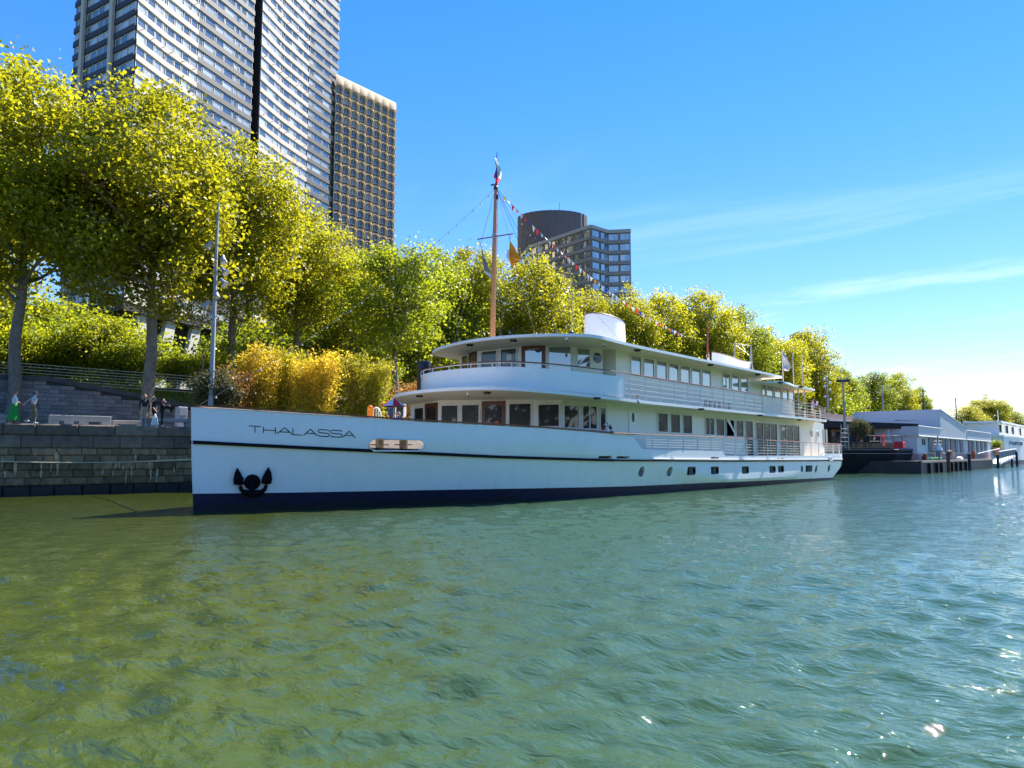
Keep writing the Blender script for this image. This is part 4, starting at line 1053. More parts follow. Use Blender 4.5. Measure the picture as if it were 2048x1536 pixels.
def seg_for(Pl, px):
    for p, q in zip(Pl[:-1], Pl[1:]):
        h = onSeg(px, HORIZON, p, q); t = ((h[0] - p[0]) * (q[0] - p[0]) + (h[1] - p[1]) * (q[1] - p[1])) / ((q[0] - p[0]) ** 2 + (q[1] - p[1]) ** 2)
        if -1e-6 <= t <= 1 + 1e-6 and (h - _C) @ _FW > 0: return p, q
    raise ValueError(px)
WARC = []
def window(Pl, x0, x1, yt, yb, gm, fw=.075, name='window', panes=1, zt=None, zb=None, vent=True, proud=.05):
    """a framed window on the wall segment under its middle; panes side by side with a thin mullion"""
    p, q = seg_for(Pl, (x0 + x1) / 2); a = onSeg(x0, HORIZON, p, q); b = onSeg(x1, HORIZON, p, q)
    ex = np.array([b[0] - a[0], b[1] - a[1], 0]); L = np.linalg.norm(ex); ex /= L; n = np.array([ex[1], -ex[0], 0])
    if n @ (_C - a) < 0: n = -n
    xm = (x0 + x1) / 2
    zt = onSeg(xm, yt, p, q)[2] if zt is None else zt; zb = onSeg(xm, yb, p, q)[2] if zb is None else zb
    o = np.array([a[0], a[1], 0]); Zv = np.array([0, 0, 1.]); up = lambda s, z, d: o + ex * s + n * d + Zv * z
    m = MB()
    def bar(s0, s1, za, zc_, d0=-.02, d1=proud):
        m.add([up(s0, za, d1), up(s1, za, d1), up(s1, zc_, d1), up(s0, zc_, d1), up(s0, za, d0), up(s1, za, d0), up(s1, zc_, d0), up(s0, zc_, d0)],
              [(0, 1, 2, 3), (1, 0, 4, 5), (3, 2, 6, 7), (0, 3, 7, 4), (2, 1, 5, 6)])
    bar(-fw, 0, zb - fw, zt + fw); bar(L, L + fw, zb - fw, zt + fw); bar(0, L, zt, zt + fw); bar(0, L, zb - fw, zb)
    for k in range(1, panes): s = L * k / panes; bar(s - .03, s + .03, zb, zt, -.02, proud * .8)
    if vent: bar(L * .3, L * .7, zt + fw * .15, zt + fw * .7, 0, proud + .012)
    f = part(name, m, frame_m, ship)
    for k in range(panes):
        s0, s1 = L * k / panes + (.03 if k else 0), L * (k + 1) / panes - (.03 if k < panes - 1 else 0)
        m = MB(); m.quad(up(s0, zb, .012), up(s1, zb, .012), up(s1, zt, .012), up(s0, zt, .012)); part('pane', m, gm, f)
    return f, up, L, zb, zt
def door(Pl, x0, x1, yt, gm, zb):
    """mahogany door with one arched light"""
    p, q = seg_for(Pl, (x0 + x1) / 2); a = onSeg(x0, HORIZON, p, q); b = onSeg(x1, HORIZON, p, q)
    ex = np.array([b[0] - a[0], b[1] - a[1], 0]); L = np.linalg.norm(ex); ex /= L; n = np.array([ex[1], -ex[0], 0])
    if n @ (_C - a) < 0: n = -n
    zt = onSeg((x0 + x1) / 2, yt, p, q)[2]; o = np.array([a[0], a[1], 0]); up = lambda s, z, d: o + ex * s + n * d + np.array([0, 0, z])
    st = L * .15; zg0, zg1 = zb + .75, zt - .20
    arch = [(st, zg0), (L - st, zg0)] + [(L / 2 + (L / 2 - st) * math.cos(t), zg1 - .16 + .16 * math.sin(t)) for t in np.linspace(0, math.pi, 9)]
    outer = [(0, zb), (L, zb)] + [(L / 2 + L / 2 * math.cos(t) * 1.0, zt) for t in np.linspace(0, math.pi, 9)]
    m = MB(); k = len(arch)
    m.add([up(s, z, .04) for s, z in outer] + [up(s, z, .04) for s, z in arch] + [up(s, z, .0) for s, z in arch] + [up(s, z, -.01) for s, z in outer],
          [(i, (i + 1) % k, k + (i + 1) % k, k + i) for i in range(k)] + [(k + i, k + (i + 1) % k, 2 * k + (i + 1) % k, 2 * k + i) for i in range(k)] + [((i + 1) % k, i, 3 * k + i, 3 * k + (i + 1) % k) for i in range(k)])
    d = part('door', m, mahog, ship)
    part('pane', MB().add([up(s, z, .012) for s, z in arch], [tuple(range(k))]), gm, d)
    part('handle', MB().tube([up(L - st * .55, zb + 1.02, .05), up(L - st * .55, zb + 1.02, .10), up(L - st * 1.1, zb + 1.02, .10)], .012, 5), mat('brass', (.6, .42, .15), .3, metal=.9), d)
    return d, up, L
zb_l = 3.05
window(LW, 829, 847, 816.5, 0, glass_dark, zb=3.5); door(LW, 850, 875, 806.5, glass_dark, 2.2)
window(LW, 883, 915, 811.5, 0, glass_dark, zb=3.4); window(LW, 924, 957.5, 810.3, 0, glass_dark, zb=3.4)
door(LW, 963.5, 1011, 802, glass_dark, 2.2); window(LW, 1019, 1062, 808, 0, glass_dark, zb=3.35)
window(LW, 1077.5, 1118.5, 809.5, 852.3, glass_dark); window(LW, 1129, 1157.5, 812.3, 855, glass_dark)
window(LW, 1166, 1193.5, 813, 857, glass_dark, panes=2); window(LW, 1201.5, 1211, 817, 858, glass_dark)
for x0, x1, yt, yb, pn in ((1316.5, 1335.5, 827.4, 863.3, 1), (1342, 1360, 829.3, 865, 1), (1366.5, 1384, 831.3, 866.6, 1), (1411.8, 1428.5, 836.8, 869.2, 2), (1433, 1448.5, 838.5, 870.6, 1), (1453.3, 1468.3, 840.5, 872, 1), (1473, 1487, 841.9, 873.2, 1), (1492, 1506, 842.8, 875.8, 1)):
    window(LW, x0, x1, yt, yb, glass_dark, panes=pn)
window(LW, 1492, 1506, 0, 0, glass_dark, zt=3.25, zb=2.05, vent=False)
w_, up_, L_, zb_, zt_ = window(LW, 1512.5, 1554.5, 847, 0, glass_dark, zb=2.05, panes=3, vent=False, name='sliding_door')
window(LW, 1560.5, 1599, 850.5, 0, glass_dark, zb=2.05, panes=3, vent=False, name='sliding_door')
# open hopper sash, white in the sun
w_, up_, L_, zb_, zt_ = window(LW, 1453.3, 1468.3, 840.5, 872, glass_dark, proud=.055, vent=False)
part('open_sash', MB().add([up_(.02, zt_, .06), up_(L_ * .42, zt_, .06), up_(L_ * .95, zb_, .25), up_(L_ * .80, zb_, .25)], [(0, 3, 2, 1)]), frame_m, w_)
# upper deck windows
window(UW, 924, 935.5, 712.5, 0, glass_dark, zb=6.2); door(UW, 937.5, 953, 698.5, glass_dark, 5.3)
w_, up_, L_, zb_, zt_ = window(UW, 963.5, 992.5, 703.3, 0, glass_dark, zb=6.05)
part('notice', MB().quad(up_(L_ * .05, 6.05, .02), up_(L_ * .4, 6.05, .02), up_(L_ * .43, 6.48, .02), up_(L_ * .06, 6.46, .02)), paper, w_)
w_, up_, L_, zb_, zt_ = window(UW, 1002.5, 1033, 698.5, 0, glass_dark, zb=6.0)
part('notice', MB().quad(up_(L_ * .36, zt_ - .62, .02), up_(L_ * .68, zt_ - .60, .02), up_(L_ * .68, zt_ - .27, .02), up_(L_ * .35, zt_ - .30, .02)), paper, w_)
door(UW, 1043.5, 1091.5, 688.5, glass_sky, 5.25)
w_, up_, L_, zb_, zt_ = window(UW, 1099, 1142.5, 694.3, 0, glass_sky, zb=6.0)
part('notice', MB().quad(up_(L_ * .69, 6.0, .02), up_(L_ * .97, 6.0, .02), up_(L_ * .97, 6.32, .02), up_(L_ * .69, 6.33, .02)), paper, w_)
window(UW, 1156, 1180.5, 698, 733, glass_sky)
for k, (x0, x1) in enumerate(((1264.2, 1283.2), (1290.3, 1309.6), (1316, 1334.8), (1340.8, 1358.6), (1364.2, 1381.3), (1386.4, 1403), (1408, 1423.5))):
    xm = (x0 + x1) / 2; window(UW2, x0, x1, 713.5 + (xm - 1273) * .2005, 748.5 + (xm - 1273) * .166, glass_sky)
window(UW2, 1449, 1462.3, 748.5, 777, glass_sky, panes=2); window(UW2, 1466.8, 1480.6, 752, 780, glass_sky); window(UW2, 1485.3, 1498, 756, 783.3, glass_sky)
for x0, x1 in ((1527.8, 1534), (1536.5, 1549), (1553, 1565), (1568.3, 1578.6), (1581, 1590.8)):
    xm = (x0 + x1) / 2; window([(AFT0, YWALL - .02), UW2[1]], x0, x1, 767.5 + (xm - 1530) * .19, 790 + (xm - 1530) * .235, glass_sky, fw=.06, vent=False)
# round ports in the walls
def round_port(Pl, px, py, hw, hh, gm):
    p, q = seg_for(Pl, px); c = onSeg(px, py, p, q); r = onSeg(px, py - hh, p, q)[2] - c[2]
    ex = np.array([q[0] - p[0], q[1] - p[1], 0]); ex /= np.linalg.norm(ex); n = np.array([ex[1], -ex[0], 0]); 
    if n @ (_C - c) < 0: n = -n
    Rg = lambda s, d: [c + ex * s * r * math.cos(t) + np.array([0, 0, s * r * math.sin(t)]) + n * d for t in np.linspace(0, 2 * math.pi, 21)[:-1]]
    m = MB(); V = Rg(1.0, .0) + Rg(1.0, .05) + Rg(.86, .05) + Rg(.82, .005); k = 20
    for a in range(3): m.add(V[a * k:(a + 2) * k], [(i, (i + 1) % k, k + (i + 1) % k, k + i) for i in range(k)])
    f = part('porthole', m, frame_m, ship, True); part('pane', MB().add(Rg(.83, .008), [tuple(range(k))]), gm, f)
round_port(UW, 1194.3, 715.8, 6.5, 12.5, glass_dark)
round_port(LW, 1622.3, 867.8, 2.8, 7.8, glass_mat('frosted_port', (0.20, 0.21, 0.18), .1)); round_port(LW, 1634.8, 868.6, 2.8, 7.5, MATS['frosted_port'])
# cabin door with an oval light in the side wall
p0, p1 = onY(1257.5, HORIZON, YWALL), onY(1275.5, HORIZON, YWALL); ztd = onY(1266, 819, YWALL)[2]
m = MB(); m.box((p0[0], YWALL - .035, 2.0), (p1[0], YWALL, ztd)); m.box((p0[0] + .1, YWALL - .055, 2.1), (p1[0] - .1, YWALL - .034, ztd - .1)); cd = part('door', m, white_paint, ship)
c = onY(1264.6, 834.8, YWALL); m = MB(); m.add([(c[0] + .15 * math.cos(t), YWALL - .06, c[2] + .27 * math.sin(t)) for t in np.linspace(0, 2 * math.pi, 19)[:-1]], [tuple(range(18))]); part('pane', m, glass_dark, cd)
part('handle', MB().tube([(p1[0] - .2, YWALL - .06, 2.95), (p1[0] - .2, YWALL - .12, 2.95), (p1[0] - .35, YWALL - .12, 2.95)], .014, 5), grey_metal, cd)
# stern screen of the saloon
sx = onY(1645, HORIZON, YWALL)[0]
for k, (pa, pb) in enumerate(((1647, 1650.5), (1652.5, 1656))):
    a, b = onY(pa, HORIZON, YWALL + .1)[0], onY(pb, HORIZON, YWALL + .1)[0]
    m = MB(); m.box((a, YWALL + .08, 2.9), (b, YWALL + .1, 4.3)); part('screen_pane', m, glass_dark, ship)
m = MB(); m.box((sx, YWALL + .1, 1.95), (sx + .9, YWALL + .2, 4.8)); part('saloon_screen', m, wall_paint, ship)

# upper bulwark with its rail
BW = [(33.35, 20.48), (32.3, 20.6), (30.6, 21.08), (29.2, 21.72), (28.3, 22.4), (27.55, 23.4), (27.22, 24.6), (27.08, 26.3)]
BQ = [tuple(q[:2]) for q in catmull([(x, y, 0) for x, y in BW], 6)]; BQ = BQ + [(x, 2 * 26.3 - y) for x, y in BQ[::-1][1:]]
bz0 = lambda x, y: zdeck(x, y) + .04; bz1 = lambda x, y: zdeck(x, y) + 1.06
m = MB()
for p, q in zip(BQ[:-1], BQ[1:]):
    m.quad((*q, bz0(*q)), (*p, bz0(*p)), (*p, bz1(*p)), (*q, bz1(*q)))
    n = np.array([-(q[1] - p[1]), q[0] - p[0]]); 
inn = [(x + (.05 if abs(y - 26.3) < 5.4 else 0), y + (.05 if y < 26.3 else -.05)) for x, y in BQ]
for p, q, pi, qi in zip(BQ[:-1], BQ[1:], inn[:-1], inn[1:]):
    m.quad((*pi, bz0(*p)), (*qi, bz0(*q)), (*qi, bz1(*q)), (*pi, bz1(*p))); m.quad((*p, bz1(*p)), (*pi, bz1(*p)), (*qi, bz1(*q)), (*q, bz1(*q)))
part('upper_bulwark', m, hull_paint, ship, True, 50)
RQ2 = [(x, y, bz1(x, y) + .24) for x, y in BQ]
# handrail: teak from the bulwark, then along the side to the stern
RS = [(float(onY(x, y, 20.52)[0]), 20.52, float(onY(x, y, 20.52)[2])) for x, y in ((1660, 817.5), (1627, 808.5), (1592, 801.5), (1527, 790), (1450, 778.5), (1350, 762.5), (1264, 748))]
stern = [(66.45, CY, RS[0][2] - .05), (66.3, 24.0, RS[0][2] - .05), (65.85, 21.7, RS[0][2] - .03), (65.0, 20.75, RS[0][2])]
upr = part('upper_railing', MB().tube([*RS[1:], *[q for q in RQ2 if q[0] < 33.0]], .032, 6).tube(catmull(stern + [RS[1]], 5), .03, 6), teak, ship)
# a pale under-rail and the posts; wires between deck and rail on the open length
def rail_z(x): return float(np.interp(x, [q[0] for q in RS[::-1]], [q[2] for q in RS[::-1]]))
xs_post = list(np.arange(33.9, 56.0, 1.62)) + [57.4, 58.9, 60.4, 61.9, 63.4, 64.7]
for x in xs_post: part('post', MB().tube([(x, 20.52, zdeck(x, 20.5)), (x, 20.52, rail_z(x))], .024, 5), white_paint, upr)
for k in range(1, 5):
    f = k / 5; part('rail', MB().tube([(x, 20.52, zdeck(x, 20.5) * (1 - f) + rail_z(x) * f) for x in np.linspace(33.5, 64.9, 24)] + [tuple(np.array(q) * np.array([1, 1, 0]) + np.array([0, 0, zdeck(66, 21) * (1 - f) + q[2] * f])) for q in catmull(stern, 4)[::-1]], .0135, 5), white_paint, upr)
for q in catmull(stern, 2)[:-1]: part('post', MB().tube([(q[0], q[1], 5.0), tuple(q)], .024, 5), white_paint, upr)
for q in RQ2[4::5]: part('post', MB().tube([(q[0], q[1], q[2] - .26), q], .02, 5), white_paint, upr)
part('under_rail', MB().tube([(q[0], q[1], q[2] - .055) for q in RQ2], .018, 5), white_paint, upr)
# main deck railing along the open side
RL = [(float(onY(x, y, 20.62)[0]), 20.62, float(onY(x, y, 20.62)[2])) for x, y in ((1228, 866), (1350, 871), (1450, 875.2), (1550, 881.2), (1645, 886.5), (1690, 888.6))]
stl = [(RL[-1][0] - .6, 20.72, RL[-1][2]), (RL[-1][0], 21.6, RL[-1][2]), (70.3, 24.0, RL[-1][2]), (70.35, CY, RL[-1][2]), (70.3, 31, RL[-1][2])]
lor = part('main_deck_railing', MB().tube(RL[:-1] + catmull(stl, 4), .03, 6), mat('pale_teak', (0.42, 0.20, 0.13), .35), ship)
def rail_l(x): return float(np.interp(x, [q[0] for q in RL], [q[2] for q in RL]))
for x in list(np.arange(X_END + 1.6, 68.6, 1.78)): part('post', MB().tube([(x, 20.62, top_z(x) - .02), (x, 20.62, rail_l(x))], .024, 5), white_paint, lor)
for k in range(1, 6):
    f = k / 6; P = [(x, 20.62, top_z(x) * (1 - f) + rail_l(x) * f) for x in np.linspace(X_END + .9, 69.2, 50)] + [(q[0], q[1], 2.19 * (1 - f) + q[2] * f) for q in catmull(stl[1:], 4)]
    part('rail', MB().tube(P, .012, 5), white_paint, lor)
for q in catmull(stl, 2)[1:]: part('post', MB().tube([(q[0], q[1], 2.15), tuple(q)], .024, 5), white_paint, lor)
# posts under the awning
for px in (1600.5, 1613.5):
    p = onY(px, HORIZON, 21.0); part('awning_post', MB().tube([(p[0], 21.0, 5.0), (p[0], 21.0, 7.3)], .05, 8), lounge_paint, ship)
# soffit lamps, cameras
def soffit(px, py, zf):
    d = ray(px, py); t = 10
    while True:
        p = _C + d * t
        if p[2] > zf(p[0], p[1]): break
        t += .02
    return p
for px, py, zf in ((839, 792, zdeck), (974.5, 785, zdeck), (1194, 796, zdeck), (1402, 818, zdeck), (1520, 830.5, zdeck), (1599, 839.5, zdeck), (939.5, 690, zroof), (1027, 681, zroof), (1275, 700.5, zroof), (1421, 730, zroof), (1515, 749, zroof), (1561, 765.5, ztail), (1602, 773.5, ztail)):
    p = soffit(px, py - 1, lambda x, y: zf(x, y) - .16)
    m = MB(); m.lathe((p[0], p[1], zf(p[0], p[1]) - .175), [(.05, -.10), (.13, -.085), (.19, -.03), (.2, .02)], 14); l_ = part('ceiling_lamp', m, rubber, ship, True)
    m = MB(); m.lathe((p[0], p[1], zf(p[0], p[1]) - .175), [(.01, -.125), (.07, -.12), (.1, -.09)], 12); part('lens', m, lamp_w, l_, True)
for px, py, zf in ((936, 787, zdeck), (1133.5, 676, zroof), (1208, 687, zroof), (1276, 800, zdeck)):
    p = soffit(px, py - 2, lambda x, y: zf(x, y) - .16); z = zf(p[0], p[1]) - .17
    m = MB(); m.lathe((p[0], p[1], z - .13), [(.0, -.07), (.05, -.05), (.07, 0), (.07, .08), (.04, .14)], 10); c_ = part('camera_dome', m, white_paint, ship, True)
    part('lens', MB().ball((p[0] - .02, p[1] - .03, z - .17), .045, 8), rubber, c_, True)
# funnel: raked oval tube with a dark lip, set on the roof
fb, ft = onD(1212.5, 690, 44.5), onD(1216, 652, 44.5)
def ell(c, a, b, z, n=36, tilt=0.0): return [(c[0] + a * math.cos(t), c[1] + b * math.sin(t), z + tilt * math.cos(t)) for t in np.linspace(0, 2 * math.pi, n + 1)[:-1]]
fa = onD(1168.5, 660, 44.5); fb2 = onD(1256.5, 690, 44.5)
fc = ((onD(1168.5, HORIZON, 44)[0] + onD(1256.5, HORIZON, 44)[0]) / 2, CY - 1.1)
fcp = onY(1212.5, HORIZON, 26.2); FX, FYc = float(fcp[0]), 26.2
n = 36; m = MB(); A = ell((FX, FYc), 1.92, 1.05, 7.7, n); zc1 = float(onY(1212.5, 641, 26.2)[2]); B = ell((FX + .03, FYc), 1.78, .98, zc1, n, -.20); C2 = ell((FX + .03, FYc), 1.72, .92, zc1, n, -.20); D2 = ell((FX + .03, FYc), 1.70, .9, zc1 - .7, n, -.2)
m.add(A + B, [(i, (i + 1) % n, n + (i + 1) % n, n + i) for i in range(n)])
fun = part('funnel', m, mat('funnel_paint', (0.80, 0.78, 0.76), .45), ship, True)
m = MB(); m.add(C2 + D2, [(i, (i + 1) % n, n + (i + 1) % n, n + i) for i in range(n)] + [tuple(range(2 * n - 1, n - 1, -1))]); part('lining', m, dark_metal, fun, True)
m = MB(); m.tube(B + [B[0]], .035, 6, cap=False); part('lip', m, mat('funnel_lip', (.06, .045, .045), .5), fun, True)
# mast
MX = 31.6
def mz(py): return float(onX(990, py, MX)[2])
mb_, mt_ = onX(984.5, 690, MX), onX(991.5, 372, MX)
my = float(mb_[1]); mx = MX
zt1_ = float(onX(991.5, 372, MX)[2]); myt = float(onX(991.5, 372, MX)[1])
mast = part('mast', MB().tube([(mx, my, 4.9), (mx, my, 8.2), (mx, (my + myt) / 2, (8.2 + zt1_) / 2), (mx, myt, zt1_)], [.165, .155, .135, .085], 14), oakm, ship, True)
ztt = float(onX(994, 305, MX)[2]); yt_ = float(onX(994, 305, MX)[1])
part('topmast', MB().tube([(mx, myt - .02, zt1_ - .2), (mx, yt_, ztt)], [.045, .022], 8), dark_metal, mast)
part('mast_cap', MB().lathe((mx, myt, zt1_ - .12), [(.10, -.12), (.13, -.06), (.13, .06), (.1, .1), (.05, .18), (.05, .28)], 10).obox((mx, myt + .22, zt1_ + .12), (.06, 0, 0), (0, .12, 0), (0, 0, .03)), dark_metal, mast)
ya, yb_ = onX(955, 478.5, MX), onX(1026, 467.5, MX)
part('yard', MB().tube([tuple(ya), tuple(yb_)], .035, 8), mat('yard_wood', (.16, .03, .025), .35), mast)
part('yard_band', MB().lathe((mx, float(onX(989, 472, MX)[1]), float(onX(989, 472, MX)[2])), [(.125, -.12), (.14, -.1), (.14, .1), (.125, .12)], 12), grey_metal, mast)
part('mast_collar', MB().lathe((mx, my, 7.98), [(.24, 0), (.24, .05), (.17, .08)], 14), white_paint, mast)
# rigging
wire = mat('rigging_wire', (.07, .08, .10), .6)
hd = (mx, myt, zt1_ - .1)
for tgt in (onY(906, 690, 28.5), onY(955, 476, 27.3)): pass
roofp = lambda px, Y: tuple(onY(px, HORIZON, Y)[:2])
for (px, py, Y, r_) in ((908, 684, 31.5, .014), (1116, 670, 22.2, .013), (1145, 670, 24.0, .012), (1000, 672, 30.5, .010), (1070, 668, 31.5, .010)):
    e = onY(px, py, Y); part('shroud', MB().tube([hd, tuple(e)], r_, 4), wire, mast)
part('halyard', MB().tube([(mx - .05, myt - .2, zt1_ - .6), (mx - .1, my - .26, 8.3)], .012, 4), wire, mast)
part('halyard', MB().tube([tuple(ya + (yb_ - ya) * .94), (mx + .3, my - .3, 8.2)], .008, 4), wire, mast)
part('spotlight', MB().tube([(mx, myt - .12, zt1_ - .55), (mx, myt - .12, zt1_ - .8)], .06, 8), rubber, mast)
# aerials on the roof
p = onY(1415.5, 716, 23.5)
part('roof_pole', MB().tube([tuple(p), tuple(onY(1415.5, 645, 23.5))], [.07, .045], 8), mat('red_oxide_pole', (.30, .055, .03), .45), ship)
p = onY(1143, 668, 23.0); part('aerial', MB().tube([tuple(p), tuple(onY(1144.5, 580, 23.0))], [.03, .012], 6), grey_metal, ship)
m = MB(); p = onY(1143, 664, 23.0); m.lathe((p[0], p[1], p[2]), [(.02, -.3), (.12, -.28), (.14, 0), (.05, .1)], 8); part('aerial_base', m, rubber, ship)
# davit gantry by the dinghy
g = lambda x, y, Y=24.5: tuple(onY(x, y, Y))
m = MB(); m.tube([g(1500.5, 738), g(1502, 690)], .06, 6); m.tube([g(1505, 738), g(1503.5, 703)], .03, 5); m.tube([g(1507, 739), g(1503, 722)], .03, 5)
m.tube([g(1469, 716, 25.5), g(1470, 685, 25.5)], .05, 6); m.tube([g(1470, 687, 25.5), g(1502, 692)], .035, 5); m.tube([g(1472, 691, 25.5), g(1500, 711)], .025, 5); m.tube([g(1484, 690, 25), g(1492, 705)], .02, 5)
part('davit', m, mat('davit_steel', (.38, .36, .32), .5, metal=.3), ship)
# life raft canisters rack on the upper deck
for k in range(6):
    p = onY(1412 + k * 9.3, 806.5 + k * 1.2, 20.9); part('raft_canister', MB().tube([(p[0] - .1, 20.85, p[2] - .18), (p[0] - .1, 20.85, p[2] + .18)], .12, 8), mat('canister_grey', (.5, .51, .54), .5), ship)
p = onY(1277, 792, 20.62); part('deck_light', MB().ball(tuple(p), .11, 8), mat('amber_lens', (.7, .5, .3), .3), ship)
p = hull_pt(1660, 917); part('fairlead', MB().box((p[0] - .35, p[1] - .12, p[2] - .12), (p[0] - .2, p[1] + .05, p[2] + .12)).box((p[0] + .2, p[1] - .12, p[2] - .12), (p[0] + .35, p[1] + .05, p[2] + .12)).box((p[0] - .4, p[1] - .13, p[2] - .2), (p[0] + .4, p[1] + .05, p[2] - .1)), white_paint, ship)

# ================================================================== THE CITY BEHIND
pale_panel = mat('pale_panel', (0.42, 0.36, 0.315), 0.7, var=0.10, vscale=0.25, island=.06)
dark_panel = mat('charcoal_panel', (0.030, 0.031, 0.038), 0.6, var=0.15, vscale=0.3, island=.15)
pvc = mat('white_frame', (0.62, 0.62, 0.60), 0.5)
tower_glass = glass_mat('tower_glass', (0.045, 0.06, 0.075), 0.15, curtain=(0.50, 0.52, 0.52), share=.42)
seam_m = mat('dark_recess', (0.012, 0.012, 0.015), .7)

def hx_(px, y):                                               # foot of an upright seen at (px, y): where it meets the horizon row
    return 1024 + (px - 1024) * (HORIZON + 15735.0) / (y + 15735.0)
# ---- banded tower: two wings of pale and charcoal bands with a dark slot between
FH = 3.0; NF = 36; Z0 = 31.0
A0 = np.array([61.3, 147.9]); A1 = np.array(on(660, 214))
def on_line(px, A, B): p = onSeg(px, HORIZON, A, B); return np.array([p[0], p[1]])
an = np.array([A1[1] - A0[1], -(A1[0] - A0[0])]); an = an / np.linalg.norm(an)        # towards the river
def fpt(px, inset): return on_line(hx_(px, 10), A0, A1) - an * inset
segs = [  # (px0, px1, inset0, inset1, pale?, windows as fractions)
 (274, 341, 0.0, .9, True, ((.02, .30), (.33, .60), (.63, .85), (.88, .98))),
 (341, 405, .9, 1.0, True, ((.02, .25), (.28, .48), (.52, .72), (.76, .98))),
 (405, 475, 1.0, .6, False, ((.02, .14), (.17, .45), (.48, .70), (.72, .99))),
 (475, 511, .6, .3, False, ((.03, .25), (.30, .58), (.62, .98))),
 (524, 575, 0.0, .9, True, ((.03, .30), (.33, .62), (.65, .85), (.88, .98))),
 (575, 626, .9, 1.0, True, ((.03, .27), (.31, .50), (.54, .74), (.77, .98))),
 (626, 680, 1.0, .2, False, ((.03, .17), (.20, .47), (.50, .72), (.75, .98)))]
tower = thing('banded_tower', 'tallest residential tower with pale and charcoal bands, cut by the top of the picture', 'tower', (float(A0[0]), float(A0[1]), 7.3))
segs_w = [(fpt(a, i), fpt(b, j), pale, wins) for a, b, i, j, pale, wins in segs]
L0 = A0.copy(); Ld = on_line(hx_(151, 15), A0, A0 + np.array([-2.6, 19.5])); ln = np.array([-(Ld[1] - L0[1]), Ld[0] - L0[0]]); ln /= np.linalg.norm(ln)
if ln @ (-L0) < 0: ln = -ln
def lpt(px, inset): return on_line(hx_(px, 15), L0, Ld) - ln * inset
segs_l = [(lpt(151, .2), lpt(168, .0), False, ((.05, .48), (.52, .95))), (lpt(175, .1), lpt(222, .2), False, ((.02, .22), (.25, .48), (.51, .72), (.75, .98))), (lpt(232, .1), lpt(273, .05), False, ((.04, .34), (.37, .66), (.69, .98)))]
core = MB()                                                   # solid body behind the bands
outer = [segs_w[0][0], segs_w[0][1], segs_w[1][1], segs_w[2][1], segs_w[3][1]]
rec = [fpt(513, 3.0), fpt(523, 3.0)]
outer2 = [segs_w[4][0], segs_w[4][1], segs_w[5][1], segs_w[6][1]]
backp = [A1 + np.array([-6, 17]), Ld + np.array([3, 2])]
body = [p - an * .12 + (0 if k else 0) for k, p in enumerate(outer)] + rec + [p - an * .12 for p in outer2] + backp + [segs_l[0][0] - ln * .12, segs_l[2][1] - ln * .12]
core.prism([tuple(p) for p in body], Z0 - .3, Z0 + NF * FH)
part('tower_core', core, seam_m, tower)
cells = []
wm_cache = {}
def facade_seg(p, q, pale, wins, side_glass=False):
    d = q - p; L = float(np.linalg.norm(d)); d = d / L; n = np.array([d[1], -d[0]])
    if n @ (-p) < 0: n = -n
    ang = math.atan2(d[1], d[0]); 
    m = MB(); hh = 1.30; pr = .32
    # band with a slightly bowed foot, so it reads as a cast parapet
    m.add([(0, 0, 0), (L, 0, 0), (L, -pr, .10), (0, -pr, .10), (0, 0, hh), (L, 0, hh), (L, -pr * .9, hh), (0, -pr * .9, hh)], [(0, 1, 5, 4), (3, 2, 1, 0), (2, 3, 7, 6), (6, 7, 4, 5), (0, 4, 7, 3), (1, 2, 6, 5)] )
    s = 1 if (np.cross(np.append(d, 0), [0, 0, 1])[:2] @ n) > 0 else -1
    if s < 0:
        for i, v in enumerate(m.v): m.v[i] = (v[0], -v[1], v[2])
        m.f = [tuple(reversed(f)) for f in m.f]
    band = m.mesh('parapet_band', pale_panel if pale else dark_panel)
    wl = []
    for a, b in wins:
        w = (b - a) * L; h = FH - hh - .06; t = .11; fm = MB(); y0, y1 = -.10 * s, .06 * s
        for x0, x1, z0, z1 in ((0, t, 0, h), (w - t, w, 0, h), (t, w - t, 0, t), (t, w - t, h - t, h)): 
            fm.box((x0, min(y0, y1), z0), (x1, max(y0, y1), z1))
        g = MB().quad((t, -.02 * s, t), (w - t, -.02 * s, t), (w - t, -.02 * s, h - t), (t, -.02 * s, h - t))
        wl.append((a * L, fm.mesh('window', pvc), g.mesh('pane', tower_glass), fm, g))
    for f in range(NF):
        z = Z0 + f * FH
        inst('parapet_band', band, tower, (p[0], p[1], z), rz=ang)
        for (sx, fme, gme, fmb, gmb) in wl:
            cells.append(((p[0] + d[0] * sx, p[1] + d[1] * sx, z + hh + .03), ang, fme, gme, fmb, gmb))
for sgm in segs_w: facade_seg(*sgm)
for sgm in segs_l: facade_seg(*sgm)
def vis(c):                                                   # windows that show above the tree tops come first
    v = np.array(c[0]) - _C; dd = v @ _FW; px, py = 1024 + FPX * (v @ _R) / dd, 768 - FPX * (v @ _U) / dd
    lim = float(np.interp(px, [140, 250, 400, 520, 640, 700], [150, 165, 240, 300, 430, 480]))
    return (0 if -20 < py < lim + 15 else 1, dd)
cells.sort(key=vis)
st_f, st_g = MB(), MB()
for i, (loc, ang, fme, gme, fmb, gmb) in enumerate(cells):
    if i < 300:
        w = inst('window', fme, tower, loc, rz=ang); o = bpy.data.objects.new('pane', gme); link(o, w)
    else:
        ca, sa = math.cos(ang), math.sin(ang)
        for src, dst in ((fmb, st_f), (gmb, st_g)):
            dst.add([(loc[0] + x * ca - y * sa, loc[1] + x * sa + y * ca, loc[2] + z) for x, y, z in src.v], src.f)
part('window_frames', st_f, pvc, tower, kind='stuff'); part('window_panes', st_g, tower_glass, tower, kind='stuff')
